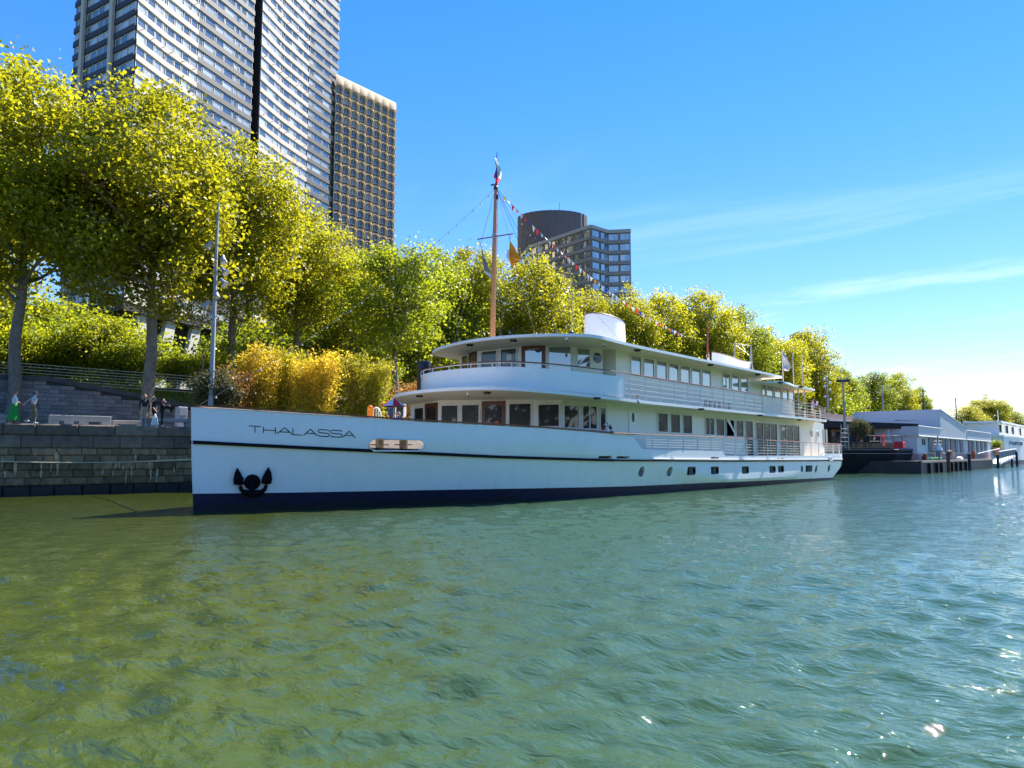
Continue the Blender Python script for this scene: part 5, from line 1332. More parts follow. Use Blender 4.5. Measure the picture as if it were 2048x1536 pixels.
for px in (171.5, 228.5):                                     # pale ribs on the side face
    c = lpt(px, -.35); m = MB(); dl = (L0 - Ld) / np.linalg.norm(L0 - Ld)
    m.obox((c[0], c[1], Z0 + NF * FH / 2), (dl[0] * .55, dl[1] * .55, 0), (ln[0] * .35, ln[1] * .35, 0), (0, 0, NF * FH / 2)); part('rib', m, mat('rib_concrete', (0.46, 0.42, 0.38), .8), tower)
# short dark spouts standing out of some pale bands
spout = mat('spout', (.03, .03, .03), .6)
for si in (0, 1, 4, 5):
    p, q, pale, wins = segs_w[si]; d = q - p
    for f in (3, 8, 13, 18, 23, 28, 33):
        for t in (.12, .5, .86):
            c = p + d * t; z = Z0 + f * FH + .62; e = c + an * .95
            part('spout', MB().tube([(c[0], c[1], z), (e[0], e[1], z - .05)], .075, 4), spout, tower)
# undercroft: slab, raking concrete fins
m = MB(); m.prism([tuple(p + an * .3) for p in (A0, A1)] + [tuple(A1 + np.array([-6, 17])), tuple(Ld)], Z0 - 1.6, Z0 - .31); part('base_slab', m, seam_m, tower)
fin = mat('fin_concrete', (0.36, 0.34, 0.31), .8, var=.08)
u_ = (A1 - A0) / np.linalg.norm(A1 - A0)
for k in range(8):
    c = A0 + u_ * (3.5 + k * 7.6); m = MB(); V = []
    for off in (0, 1.0):
        for s_, z in ((-5.5, 7), (-1.8, 7), (3.4, Z0 - 1.61), (1.2, Z0 - 1.61)): 
            V.append((*(c + u_ * s_ * 1.15 - an * (off + .6) + an * (2.2 if z < 10 else 0)), z))
    m.add(V, [(0, 1, 2, 3), (7, 6, 5, 4), (0, 4, 5, 1), (1, 5, 6, 2), (2, 6, 7, 3), (3, 7, 4, 0)]); part('raking_fin', m, fin, tower)
m = MB(); m.prism([tuple(A0 - an * 6), tuple(A1 - an * 6), tuple(A1 + np.array([-6, 17])), tuple(Ld)], 7, Z0 - 1.61); part('lobby_wall', m, dark_panel, tower)

# ---- beige tower: cast concrete cells
beige = mat('beige_concrete', (0.66, 0.48, 0.31), 0.8, var=.10, vscale=.4, island=.05)
bglass = glass_mat('beige_tower_glass', (0.03, 0.04, 0.05), 0.05, curtain=(0.24, 0.25, 0.25), share=.2)
bdark = mat('dark_spandrel', (0.025, 0.026, 0.034), .45)
B0 = onD(672, 147, 222); ZT = float(B0[2]); B1 = onD(792, 205, (ZT - CAM_H) / ray(792, 205)[2]); B0, B1 = B0[:2], B1[:2]; NB = 8; NFB = 37; FHB = 2.96
bt = thing('beige_tower', 'beige concrete tower with a honeycomb of arched cells, right of the banded tower', 'tower', (float(B0[0]), float(B0[1]), 7.3))
bd = (B1 - B0); BL = float(np.linalg.norm(bd)); bd /= BL; bn = np.array([bd[1], -bd[0]]); bang = math.atan2(bd[1], bd[0]); BW_ = BL / NB
def cell_mesh():
    m = MB(); w, h = BW_, FHB; dp = .60; k = 14
    # opening: straight sill, sides leaning out, arched head; front outline wide, back outline narrow
    def outline(wb, wm, z0, z1, za):
        P = [(w / 2 - wb, z0), (w / 2 + wb, z0), (w / 2 + wm, z0 + (za - z0) * .55)]
        for t in np.linspace(0.12, math.pi - .12, k - 4): P.append((w / 2 + wm * math.cos(t), za + (z1 - za) * math.sin(t)))
        P.append((w / 2 - wm, z0 + (za - z0) * .55)); return P
    O = outline(w * .40, w * .455, .12, h - .10, h * .62); I = outline(w * .355, w * .375, .22, h - .34, h * .66)
    n = len(O)
    rect = []
    for x, z in O:                                             # project the front outline out to the cell border
        dx, dz = x - w / 2, z - h / 2; s = min((w / 2) / max(abs(dx), 1e-6), (h / 2) / max(abs(dz), 1e-6)); rect.append((w / 2 + dx * s, h / 2 + dz * s))
    V = [(x, -.0, z) for x, z in rect] + [(x, -.12, z) for x, z in O] + [(x, dp, z) for x, z in I]
    F = [(i, (i + 1) % n, n + (i + 1) % n, n + i) for i in range(n)] + [(n + i, n + (i + 1) % n, 2 * n + (i + 1) % n, 2 * n + i) for i in range(n)]
    m.add(V, F)
    return m.mesh('concrete_cell', beige, True, 30), I
cell_me, Iout = cell_mesh()
zi0, zi1 = .20, FHB - .36; xi0, xi1 = BW_ * .12, BW_ * .88
wf = MB(); zs = zi0 + .78; y = .57
wf.box((xi0, y - .05, zs - .05), (xi1, y + .02, zs + .04)); wf.box((BW_ / 2 - .04, y - .04, zs + .04), (BW_ / 2 + .04, y, zi1)); wf.box((xi0, y - .03, zs + .04), (xi0 + .06, y, zi1)); wf.box((xi1 - .06, y - .03, zs + .04), (xi1, y, zi1))
wf_me = wf.mesh('window', pvc)
pg = MB(); pg.quad((xi0, y - .01, zs + .04), (xi1, y - .01, zs + .04), (xi1, y - .01, zi1), (xi0, y - .01, zi1)); pg_me = pg.mesh('pane', bglass)
ps = MB(); ps.quad((xi0, y - .02, zi0), (xi1, y - .02, zi0), (xi1, y - .02, zs - .05), (xi0, y - .02, zs - .05)); ps_me = ps.mesh('spandrel', bdark)
bi = lambda s, z, off=0.0: (B0[0] + bd[0] * s - bn[0] * off, B0[1] + bd[1] * s - bn[1] * off, z)
cnt = 0; stf = MB(); stg = MB(); sts = MB(); stc = MB()
cell_src = cell_me
for f in range(NFB - 1):
    z = ZT - 2.7 - (f + 1) * FHB
    for b_ in range(NB):
        loc = bi(b_ * BW_, z)
        if cnt < 296:
            inst('concrete_cell', cell_me, bt, loc, rz=bang); w = inst('window', wf_me, bt, loc, rz=bang); 
            o = bpy.data.objects.new('pane', pg_me); link(o, w); o = bpy.data.objects.new('spandrel', ps_me); link(o, w); cnt += 1
m = MB()
m.prism([bi(0, 0, 1.0)[:2], bi(BL, 0, 1.0)[:2], bi(BL, 0, 22)[:2], bi(0, 0, 22)[:2]], 7, ZT - .3); part('tower_body', m, beige, bt)
m = MB()                                                       # scalloped crown panels
for b_ in range(NB):
    w = BW_; V = []
    for k in range(7):
        t = k / 6; V.append((bi(b_ * w + w * t, ZT - 2.7, -.12 - .13 * math.sin(math.pi * t)))); V.append((bi(b_ * w + w * t, ZT - .5, -.12 - .13 * math.sin(math.pi * t)))); V.append(bi(b_ * w + w * t, ZT, .2))
    m2 = MB(); m2.add(V, [(3 * k, 3 * k + 3, 3 * k + 4, 3 * k + 1) for k in range(6)] + [(3 * k + 1, 3 * k + 4, 3 * k + 5, 3 * k + 2) for k in range(6)]); part('crown_panel', m2, beige, bt, True, 50)
m = MB()
for f in range(NFB):                                           # little ledges turning the far corner
    z = ZT - 2.7 - f * FHB; c = bi(BL + .35, z); m2 = MB(); m2.obox((c[0] - bn[0] * .9, c[1] - bn[1] * .9, z), (bd[0] * .42, bd[1] * .42, 0), (bn[0] * 1.0, bn[1] * 1.0, 0), (0, 0, .17)); part('corner_ledge', m2, beige, bt)

# ---- grey hotel with an oval drum on its roof
hz = 66.0; hg = mat('hotel_concrete', (0.27, 0.25, 0.245), .8, var=.1, vscale=.4); hcap = mat('hotel_coping', (.36, .35, .34), .7)
hglass = glass_mat('hotel_glass', (0.05, 0.075, 0.10), 0.30, curtain=(0.34, 0.38, 0.40), share=.2)
hglass2 = glass_mat('bronze_glass', (0.10, 0.075, 0.03), 0.22, curtain=(0.55, 0.42, 0.20), share=.35)
C0, C1, C2, C3 = (np.array(on(px, D)) for px, D in ((hx_(1181.5, 450), 207), (hx_(1215, 455), 212), (hx_(1261, 460), 211), (1030, 250)))
C3b = np.array(on(1062, 228)); 
hotel = thing('grey_hotel', 'grey building with rows of bluish windows and a dark oval drum on its roof', 'building', (float(C0[0]), float(C0[1]), 7.3))
C4 = np.array(on(1278, 232))
m = MB(); m.prism([tuple(q) for q in (C0, C1, C2, C2 + np.array([10, 22]), C3 + np.array([14, 10]), C3, C3b)], 7, hz - .6); part('hotel_body', m, hg, hotel)
m = MB(); m.prism([tuple(q) for q in (C2 + np.array([.5, 6]), C4, C4 + np.array([3, 12]), C2 + np.array([8, 20]))], 7, 52); part('side_wing', m, hg, hotel)
FHH = 3.05
def hotel_face(p, q, nbay, g1, g2=None):
    d = q - p; L = float(np.linalg.norm(d)); d /= L; n = np.array([d[1], -d[0]]); 
    if n @ (-p) < 0: n = -n
    w = L / nbay
    fr = MB(); ha, hb = .95, 2.75
    P = lambda s, z, o: (p[0] + d[0] * s + n[0] * o, p[1] + d[1] * s + n[1] * o, z)
    for f in range(12):
        z = hz - 1.0 - (f + 1) * FHH
        m = MB(); m.add([P(0, z, .02), P(L, z, .02), P(L, z, .40), P(0, z, .40), P(0, z + ha, .02), P(L, z + ha, .02), P(L, z + ha, .40), P(0, z + ha, .40)], [(0, 3, 2, 1), (2, 3, 7, 6), (4, 5, 6, 7), (0, 4, 7, 3), (1, 2, 6, 5)])
        part('parapet_band', m, hg, hotel)
        for b_ in range(nbay):
            a, c = b_ * w + w * .06, (b_ + 1) * w - w * .06; m = MB(); t = .10
            bow = .28 * (1 if b_ % 2 else .4)
            for s0, s1, z0, z1 in ((a, a + t, z + ha, z + hb), (c - t, c, z + ha, z + hb), (a, c, z + hb, z + hb + t), (a, c, z + ha, z + ha + t)):
                m.add([P(s0, z0, .08), P(s1, z0, .08), P(s1, z1, .08), P(s0, z1, .08), P(s0, z0, .3), P(s1, z0, .3), P(s1, z1, .3), P(s0, z1, .3)], [(4, 5, 6, 7), (0, 4, 7, 3), (1, 2, 6, 5), (7, 6, 2, 3), (0, 1, 5, 4)])
            wn = part('window', m, hg, hotel); half = (a + c) / 2
            for k, (s0, s1) in enumerate(((a + t, half - .02), (half + .02, c - t))):
                part('pane', MB().quad(P(s0, z + ha + t, .15 + bow * (.5 if k else .2)), P(s1, z + ha + t, .15 + bow * (.2 if k else .5)), P(s1, z + hb, .15 + bow * (.2 if k else .5)), P(s0, z + hb, .15 + bow * (.5 if k else .2))), (g2 if (g2 and k == b_ % 2) else g1), wn)
    m = MB(); m.add([P(-.1, hz - 1.0, .55), P(L + .1, hz - 1.0, .55), P(L + .1, hz, .55), P(-.1, hz, .55), P(-.1, hz - 1, -.2), P(L + .1, hz - 1, -.2), P(L + .1, hz, -.2), P(-.1, hz, -.2)], [(0, 1, 2, 3), (3, 2, 6, 7), (1, 0, 4, 5), (0, 3, 7, 4), (2, 1, 5, 6)]); part('roof_coping', m, hcap, hotel)
hotel_face(C3, C3b, 3, hglass); hotel_face(C3b, C0, 8, hglass, hglass2); hotel_face(C0, C1, 2, hglass); hotel_face(C1, C2, 2, hglass)
cd_ = np.array(on(1107, 243)); m = MB(); n = 64; E = []
ux = np.array(on(1178, 243)) - np.array(on(1034, 243)); ra = float(np.linalg.norm(ux)) / 2; ux /= np.linalg.norm(ux); uy = np.array([-ux[1], ux[0]])
ztop = onD(1130, 436, 250)[2]
for k in range(n):
    t = 2 * math.pi * k / n; r = 1.0 if k % 2 else .985; E.append(cd_ + ux * ra * r * math.cos(t) + uy * 8.5 * r * math.sin(t))
m.prism([tuple(e) for e in E], hz - .5, ztop); part('roof_drum', m, mat('drum_cladding', (.10, .092, .092), .6, var=.1), hotel)
c = np.array(on(1122, 240)); part('aerial', MB().tube([(c[0], c[1], ztop - .5), (c[0], c[1], ztop + 4.2)], .09, 5), grey_metal, hotel)

# ---- distant stepped tower top
p = np.array(on(1604, 250)); q = np.array(on(1631, 250)); r_ = np.array(on(1650, 256)); z1 = onD(1618, 662, 250)[2]
dt = thing('distant_building', 'far off building top with upswept white corners above the trees', 'building', (float(p[0]), float(p[1]), 7.3))
u2 = (q - p) / np.linalg.norm(q - p); v2 = np.array([-u2[1], u2[0]]); Lq = float(np.linalg.norm(q - p))
m = MB(); m.prism([tuple(p), tuple(q), tuple(q + v2 * 8), tuple(p + v2 * 8)], 7, z1 - 3.6); part('body', m, mat('far_wall_beige', (.48, .44, .38), .8), dt)
m = MB(); m.prism([tuple(q), tuple(r_), tuple(r_ + v2 * 6), tuple(q + v2 * 6)], 7, onD(1640, 680, 250)[2]); part('wing', m, MATS['far_wall_beige'], dt)
m = MB(); m.prism([tuple(p + v2 * .3 + u2 * .3), tuple(q + v2 * .3 - u2 * .3), tuple(q + v2 * 7), tuple(p + v2 * 7)], z1 - 3.6, z1 - 2.2); part('window_band', m, bdark, dt)
m = MB(); K = 9; V = []
for k in range(K):
    t = k / (K - 1); zt = z1 - .7 + 1.1 * abs(2 * t - 1) ** 4 + (.9 if abs(t - .5) < .07 else 0); a = p + u2 * Lq * t - v2 * .4
    V += [(a[0], a[1], z1 - 2.2), (a[0], a[1], zt), (a[0] + v2[0] * 8, a[1] + v2[1] * 8, zt), (a[0] + v2[0] * 8, a[1] + v2[1] * 8, z1 - 2.2)]
F = []
for k in range(K - 1):
    for j in range(4): F.append((4 * k + j, 4 * k + 4 + j, 4 * k + 4 + (j + 1) % 4, 4 * k + (j + 1) % 4))
m.add(V, F); part('parapet', m, mat('far_parapet', (.60, .56, .50), .8), dt)

# ================================================================== MOORED CRAFT DOWNSTREAM
barge_blk = mat('barge_black', (0.022, 0.026, 0.034), 0.6, var=0.35, vscale=0.9, bump=0.1)
wood_brown = mat('timber_cladding', (0.24, 0.13, 0.075), 0.7, var=0.15)
roof_blk = mat('black_roof', (0.012, 0.012, 0.016), 0.6)
shed_skin = mat('shed_cladding', (0.46, 0.49, 0.54), 0.55, var=0.04, vscale=.5)
shed_wall = mat('shed_wall', (0.58, 0.58, 0.60), 0.6, var=0.06, vscale=.8)
shed_pink = mat('weathered_red', (0.42, 0.27, 0.25), 0.8, var=0.2, vscale=1.5)
louver = mat('mauve_shutter', (0.24, 0.21, 0.22), 0.7)
rust = mat('rusty_steel', (0.16, 0.06, 0.03), 0.8, var=0.3, vscale=3)
red_cloth = mat('red_cloth', (0.55, 0.02, 0.03), 0.7)
terr_glass = glass_mat('terrace_glass', (0.07, 0.065, 0.05), 0.10)
gg = lambda x, Y: float(onY(x, HORIZON, Y)[0])

# ---- terrace barge
bg_ = thing('terrace_barge', 'black hulled barge with a timber terrace and flat black roof astern of the ship', 'barge', (100, 27, 0))
bow_top = [(88.6, 30.5), (89.2, 27.5), (91.2, 24.6), (94.2, 22.2), (97.5, 21.2), (112, 20.9), (112, 34), (89.5, 34)]
bow_bot = [(91.5, 30.5), (92.0, 27.8), (93.8, 25.2), (96.0, 23.0), (98.4, 21.6), (112, 21.1), (112, 34), (91.8, 34)]
m = MB(); n = 8; V = [(x, y, -.8) for x, y in bow_bot] + [(x * .5 + a * .5, y * .5 + b * .5, .9) for (x, y), (a, b) in zip(bow_bot, bow_top)] + [(x, y, 2.75) for x, y in bow_top]
F = []
for j in range(2): F += [(j * n + i, j * n + (i + 1) % n, (j + 1) * n + (i + 1) % n, (j + 1) * n + i) for i in range(n)]
F.append(tuple(range(2 * n, 3 * n))); m.add(V, F); part('barge_hull', m, barge_blk, bg_)
m = MB()
for z in (2.2, 2.62):
    P = [(x - .03, y - .03, z) for x, y in bow_top[:6]]; m.tube(P, .05, 5)
part('rubbing_bar', m, mat('worn_edge', (.22, .22, .22), .6), bg_)
m = MB(); P = bow_top[:4]; m.prism([(x + .25, y + .1) for x, y in P] + [(98, 30)], 2.76, 3.35); part('foredeck_planks', m, wood_brown, bg_)
S0, S1 = np.array([95.2, 29.6]), np.array([99.3, 20.9]); se = (S1 - S0) / np.linalg.norm(S1 - S0); sn = np.array([-se[1], se[0]])   # saloon front and its inward normal
def sal(px, d=0.0): h = onSeg(px, HORIZON, S0 + sn * d, S1 + sn * d); return np.array([h[0], h[1]])
def sbox(a, c, z0, z1, d0, d1, mt_, nm):
    p, q = sal(a, d0), sal(c, d0); w = sn * (d1 - d0); V = [(*p, z0), (*q, z0), (*(q + w), z0), (*(p + w), z0), (*p, z1), (*q, z1), (*(q + w), z1), (*(p + w), z1)]
    m = MB(); m.add(V, [(3, 2, 1, 0), (4, 5, 6, 7), (0, 1, 5, 4), (1, 2, 6, 5), (2, 3, 7, 6), (3, 0, 4, 7)]); return part(nm, m, mt_, bg_)
sbox(1662, 1838, 2.76, 5.2, .25, 5.0, roof_blk, 'saloon_core')
sbox(1664, 1745, 2.9, 5.1, 0, .24, wood_brown, 'timber_wall')
for a, c in ((1748, 1770), (1773, 1797), (1806, 1822)): sbox(a, c, 3.0, 5.0, .05, .2, terr_glass, 'window')
for a in (1746.5, 1771.5, 1799, 1804, 1824): sbox(a - 1.2, a + 1.2, 2.9, 5.15, -.06, .22, roof_blk, 'pillar')
sbox(1830, 1837, 2.6, 5.3, -.3, .2, shed_wall, 'corner_post')
m = MB(); P0, P1, P2, P3 = S0 - se * 1.5 - sn * 1.2, sal(1839.5, -1.2), sal(1839.5, -1.2) + sn * 7, S0 - se * 1.5 + sn * 6; zl_, zr_ = 6.15, 5.65
V = [(*P0, zl_ - .85), (*P1, zr_ - .6), (*P2, zr_ - .5), (*P3, zl_ - .8), (*P0, zl_), (*P1, zr_), (*P2, zr_ + .15), (*P3, zl_ + .15)]
m.add(V, [(3, 2, 1, 0), (4, 5, 6, 7), (0, 1, 5, 4), (1, 2, 6, 5), (2, 3, 7, 6), (3, 0, 4, 7)]); part('flat_roof', m, roof_blk, bg_)
m = MB(); P0, P1 = sal(1801, -1.0), sal(1843, -1.0); V = [(*P0, 6.02), (*P1, 5.92), (*(P1 + sn * 2), 6.0), (*(P0 + sn * 2), 6.1)]; m.add(V + [(x, y, z + .09) for x, y, z in V], [(3, 2, 1, 0), (4, 5, 6, 7), (0, 1, 5, 4), (1, 2, 6, 5), (2, 3, 7, 6), (3, 0, 4, 7)]); part('skylight', m, grey_metal, bg_)
bp = [(90.4, 27.4, 0), (92.4, 24.8, 0), (95.0, 22.7, 0), (98.2, 21.55, 0)]
rl = part('terrace_railing', MB().tube([(x, y, 4.25) for x, y, _ in bp], .05, 6), mat('rail_wood', (.55, .47, .36), .6), bg_)
for (xa, ya, _), (xb, yb, _) in zip(bp[:-1], bp[1:]):
    for t in (0, .5): part('post', MB().tube([(xa + (xb - xa) * t, ya + (yb - ya) * t, 2.76), (xa + (xb - xa) * t, ya + (yb - ya) * t, 4.25)], .035, 5), dark_metal, rl)
    part('rail', MB().tube([(xa, ya, 3.6), (xb, yb, 3.6)], .02, 4), dark_metal, rl)
for (px, Y, w) in ((1718, 26.4, .5), (1779, 23.4, .55)):
    x = gg(px, Y); z = onY(px, 868, Y)[2]; single('menu_board', MB().box((x - w / 2, Y - .02, z - .5), (x + w / 2, Y + .02, z + .45)).tube([(x, Y + .03, 2.8), (x, Y + .03, z - .5)], .03, 5), mat('board_lilac', (.55, .50, .60), .7), 'pale lilac board left of the terrace olive tree foot' if px == 1718 else 'pale lilac poster in the terrace saloon window', 'board', 'boards on the terrace barge')
p = onY(1718, HORIZON, 25.5); plant('olive_tree', OV, (p[0], p[1], 2.8), 0.95, (float(onY(1718, 838, 25.5)[2]) - 2.8) / 2.9, 2.0, 'brownish olive tree in the middle of the barge terrace')
# terrace chairs
chm = [MB() for _ in range(3)]
chm[0].box((-.25, -.25, .42), (.25, .25, .48)); chm[1].box((-.25, .2, .48), (.25, .25, .92))
lg = MB()
lg.box((-.02, -.02, 0), (.02, .02, .42))
c_seat, c_back, c_leg = chm[0].mesh('seat', roof_blk), chm[1].mesh('backrest', roof_blk), lg.mesh('leg', roof_blk)
for k, (px, Y) in enumerate(((1673, 25.6), (1682, 26.3), (1694, 24.9), (1703, 26.0), (1708, 24.6), (1727, 25.0), (1736, 23.9), (1752, 24.6))):
    x = gg(px, Y); zf = 3.35 if x < 96 and Y > 25 else 2.9
    t = thing('terrace_chair', ['black chair at the left end of the barge terrace', 'second black chair from the left on the barge terrace', 'black chair beside the flood light pole on the terrace', 'black chair left of the olive tree on the barge terrace', 'black chair in front of the terrace railing beside the olive tree', 'black chair just right of the terrace olive tree', 'large dark chair at the bow corner of the barge', 'black chair nearest the red cloth on the barge'][k], 'chair', (x, Y, zf), 'black chairs on the terrace', rz=k * 1.3)
    s_ = 1.35; t.scale = (s_, s_, s_)
    for nm, me in (('seat', c_seat), ('backrest', c_back)): o = bpy.data.objects.new(nm, me); link(o, t)
    for lx in (-.22, .22):
        for ly in (-.22, .22): o = bpy.data.objects.new('leg', c_leg); o.location = (lx, ly, 0); link(o, t)
a = onY(1762, 884, 21.7); m = MB(); m.box((a[0], 21.55, 3.0), (a[0] + 1.0, 21.62, 4.2)); m.box((a[0] - .9, 21.5, 3.95), (a[0] + .9, 22.2, 4.05))
single('red_cloth', m, red_cloth, 'red cloth hanging over the dark side of the terrace barge', 'cloth')
a = onY(1798, 891, 21.4); m = MB(); m.cbox((a[0], 21.0, 2.8), (a[0] + 1.25, 21.9, 3.5), .05); single('red_box', m, red_cloth, 'small bright red box on the edge of the barge deck', 'box')
# flood light pole rising from the barge, with a boarding ladder at its foot
b0 = onY(1692, HORIZON, 26.4); z1 = float(onY(1688, 762, 26.4)[2])
fl = thing('floodlight_pole', 'slim grey pole with a small lamp cluster rising from the terrace barge', 'lamp post', (b0[0], 26.4, 2.8))
part('pole', MB().tube([(b0[0], 26.4, 2.8), (b0[0] - .05, 26.4, z1)], [.16, .10], 8), grey_metal, fl)
for s_ in (-1, 1):
    m = MB(); c = np.array([b0[0], 26.4, z1]) + axr * s_ * .35; m.obox(c, axr * .22, (0, .2, 0), (0, 0, .16)); part('lamp_head', m, dark_metal, fl)
part('crossbar', MB().tube([np.array([b0[0], 26.4, z1 + .3]) - axr * .6, np.array([b0[0], 26.4, z1 + .3]) + axr * .6], .05, 5), dark_metal, fl)
la = thing('boarding_ladder', 'silver ladder with white tips leaning at the barge end', 'ladder', (b0[0] - 1, 24.8, 2.6))
x0 = gg(1690, 24.8)
for s_ in (-.35, .35): part('stile', MB().tube([np.array([x0, 24.8, 2.6]) + axr * (s_ * 1.3), np.array([x0 + .2, 24.8, 5.3]) + axr * s_], .045, 5), grey_metal, la)
for k in range(5): part('rung', MB().tube([np.array([x0 + .04 * k, 24.8, 3.0 + .45 * k]) - axr * .38, np.array([x0 + .04 * k, 24.8, 3.0 + .45 * k]) + axr * .38], .03, 4), grey_metal, la)
# low brown roofed pavilion and white awning behind
pv = thing('quay_pavilion', 'low pavilion with a brown fascia behind the stern of the ship', 'building', (gg(1680, 36), 38, QZ))
m = MB(); x0, x1 = gg(1655, 36), gg(1712, 36); z0, z1 = float(onY(1680, 841, 36)[2]), float(onY(1680, 829, 36)[2]); m.box((x0, 36, z0), (x1, 42, z1)); part('fascia', m, mat('brown_fascia', (.30, .20, .16), .7), pv)
m = MB(); m.box((x0 + .5, 36.4, 2.0), (x1 - .5, 41.5, z0 - .003)); part('wall', m, shed_wall, pv)
m = MB(); m.box((x0 - .4, 35.4, z0 - .45), (x1 + .3, 35.97, z0 - .05)); part('eave', m, shed_skin, pv)
aw = thing('white_awning', 'small white awning with two panels above the terrace olive tree', 'awning', (gg(1722, 31), 31, 6))
for a, c in ((1712, 1727), (1728.5, 1737)):
    p0, p1 = onY(a, 838, 31), onY(c, 834, 31); m = MB(); m.add([(p0[0], 30.2, p0[2] - .2), (p1[0], 30.2, p0[2] - .2), (p1[0], 31.4, p1[2] + .35), (p0[0], 31.4, p1[2] + .25), (p0[0], 30.2, p0[2] - .1), (p1[0], 30.2, p0[2] - .1), (p1[0], 31.4, p1[2] + .45), (p0[0], 31.4, p1[2] + .35)], [(3, 2, 1, 0), (4, 5, 6, 7), (0, 1, 5, 4), (1, 2, 6, 5), (2, 3, 7, 6), (3, 0, 4, 7)]); part('panel', m, white_paint, aw)
part('strut', MB().tube([(gg(1720, 31), 31, 5.8), (gg(1720, 31), 31, float(onY(1720, 838, 31)[2]))], .05, 5), dark_metal, aw)

# ---- long grey floating shed
YS = 20.5
sh = thing('floating_shed', 'long pale grey floating shed with a tall sloping roof on a dark pontoon', 'building', (118, 26, 1.4))
X0, X1, X2, X3 = gg(1840, YS), gg(1884, YS), gg(1934, YS), gg(1984, YS); YB = 31.0
m = MB(); m.prism([(X0, YS + .25), (X3, YS + .25), (X3, YB), (X0, YB)], 2.2, 4.3); part('lower_wall', m, shed_wall, sh)
m = MB(); m.prism([(X0, YS + .2), (X3, YS + .2), (X3, YB + .05), (X0, YB + .05)], 1.4, 2.2); part('plinth', m, shed_pink, sh)
m = MB(); V = []
for y in (YS, YB): V += [(X0 - .2, y, 4.25), (X2, y, 4.25), (X2, y, 5.95), (X1, y, 7.85), (X1, y, 5.35), (X0 - .2, y, 5.35)]
m.add(V, [(0, 1, 2, 4, 5), (2, 3, 4), (11, 10, 8, 7, 6), (10, 9, 8), (2, 8, 9, 3), (3, 9, 10, 4), (4, 10, 11, 5), (5, 11, 6, 0), (1, 7, 8, 2), (0, 6, 7, 1)]); part('upper_shed', m, shed_skin, sh)
m = MB(); m.box((X2 + .6, YS, 4.25), (X3, YB, 5.55)); part('low_block', m, shed_skin, sh)
tr_ = mat('pale_trim', (.68, .68, .66), .5)
for (xa, za), (xb, zb2) in (((X1, 7.88), (X2, 5.98)), ((X0 - .2, 5.38), (X1, 5.38)), ((X0 - .2, 4.22), (X2, 4.22)), ((X2 + .6, 5.58), (X3, 5.58)), ((X2 + .6, 4.22), (X3, 4.22))):
    part('trim', MB().tube([(xa, YS - .03, za), (xb, YS - .03, zb2)], .07, 5), tr_, sh)
m = MB(); m.box((X2 + 1, YS + 3, 5.56), (X2 + 9, YB - 2, 7.0)); part('roof_plant', m, mat('plant_beige', (.42, .38, .34), .8), sh)
for a, c in ((1862, 1870.5), (1872.5, 1877), (1885, 1892), (1895, 1900.5), (1905, 1912), (1914.5, 1919), (1924, 1930), (1941, 1946), (1948, 1952), (1957, 1960.5), (1965, 1969), (1973, 1977)):
    m = MB(); m.box((gg(a, YS), YS + .12, 2.35), (gg(c, YS), YS + .24, 4.1)); part('shutter', m, louver, sh)
for a, c in ((1850, 1851.7), (1854, 1855.7)):
    m = MB(); m.box((gg(a, YS), YS + .18, 3.2), (gg(c, YS), YS + .24, 3.9)); part('slit_window', m, roof_blk, sh)
m = MB(); m.box((gg(1886, YS), YS + .02, 2.2), (gg(1890, YS), YS + .2, 2.32)); part('sill', m, tr_, sh)

pt_ = thing('pontoon', 'dark steel pontoon with a pale edge below the grey shed', 'pontoon', (118, 21, 0))
PX0, PX1 = gg(1841, 19.4), gg(1985, 19.4)
m = MB(); m.prism([(PX0, 19.4), (PX1, 19.4), (PX1, 32), (PX0, 32)], -.8, 1.38); part('pontoon_hull', m, barge_blk, pt_)
m = MB(); m.box((PX0, 19.25, 1.2), (PX1, 19.6, 1.42)); part('deck_edge', m, mat('worn_deck_edge', (.34, .31, .27), .8), pt_)
for k, px in enumerate((1858, 1873, 1882, 1903, 1912, 1921, 1931)):
    x = gg(px, 19.3); m = MB(); m.box((x - .25, 19.12, -.2), (x + .25, 19.39, 1.1)); part('fender', m, roof_blk, pt_)
for (px, ztop, r_, lab) in ((1938, 908, .2, 'dark mooring pile right of the curved rusty pipe'), (1995, 910, .2, 'dark mooring pile at the foot of the gangway'), (2023, 918, .18, 'dark mooring pile under the middle of the gangway'), (2033, 903, .2, 'tall dark mooring pile at the far end of the gangway')):
    x = gg(px, 18.6); z = float(onY(px, ztop, 18.6)[2]); single('mooring_pile', MB().lathe((x, 18.6, -3), [(r_, 0), (r_, z + 2.9), (r_ * .8, z + 3)], 12), barge_blk, lab, 'pile', 'mooring piles', True)
x = gg(1896, 18.6); P = [(x, 18.6, -3), (x, 18.6, 1.5), (x + .12, 18.6, 2.05), (x + .6, 18.55, 2.4), (x + 1.9, 18.5, 2.3)]
single('curved_pipe', MB().tube(catmull(P, 5), [.2] * 8 + [.24] * 8 + [.22, .2, .17, .13, .06], 10), rust, 'rusty curved pipe on a dark pile in front of the pontoon', 'pipe', None, True)
for (px, w, h, mt_, lab) in ((1852, .5, .5, rust, 'small rusty bollard box on the left of the pontoon deck'), (1880, .5, 1.1, mat('mauve_cabinet', (.28, .24, .27), .7), 'mauve cabinet standing on the pontoon deck'), (1949, .32, 1.0, mat('orange_buoy', (.5, .12, .05), .6), 'orange figure like buoy stand on the pontoon')):
    x = gg(px, 19.9); m = MB(); m.cbox((x - w / 2, 19.8, 1.43), (x + w / 2, 20.3, 1.43 + h), .06); m.ball((x, 20.0, 1.43 + h + .1), w * .4, 8)
    single('deck_gear', m, mt_, lab, 'deck gear')
m = MB(); rg3 = random.Random(8)
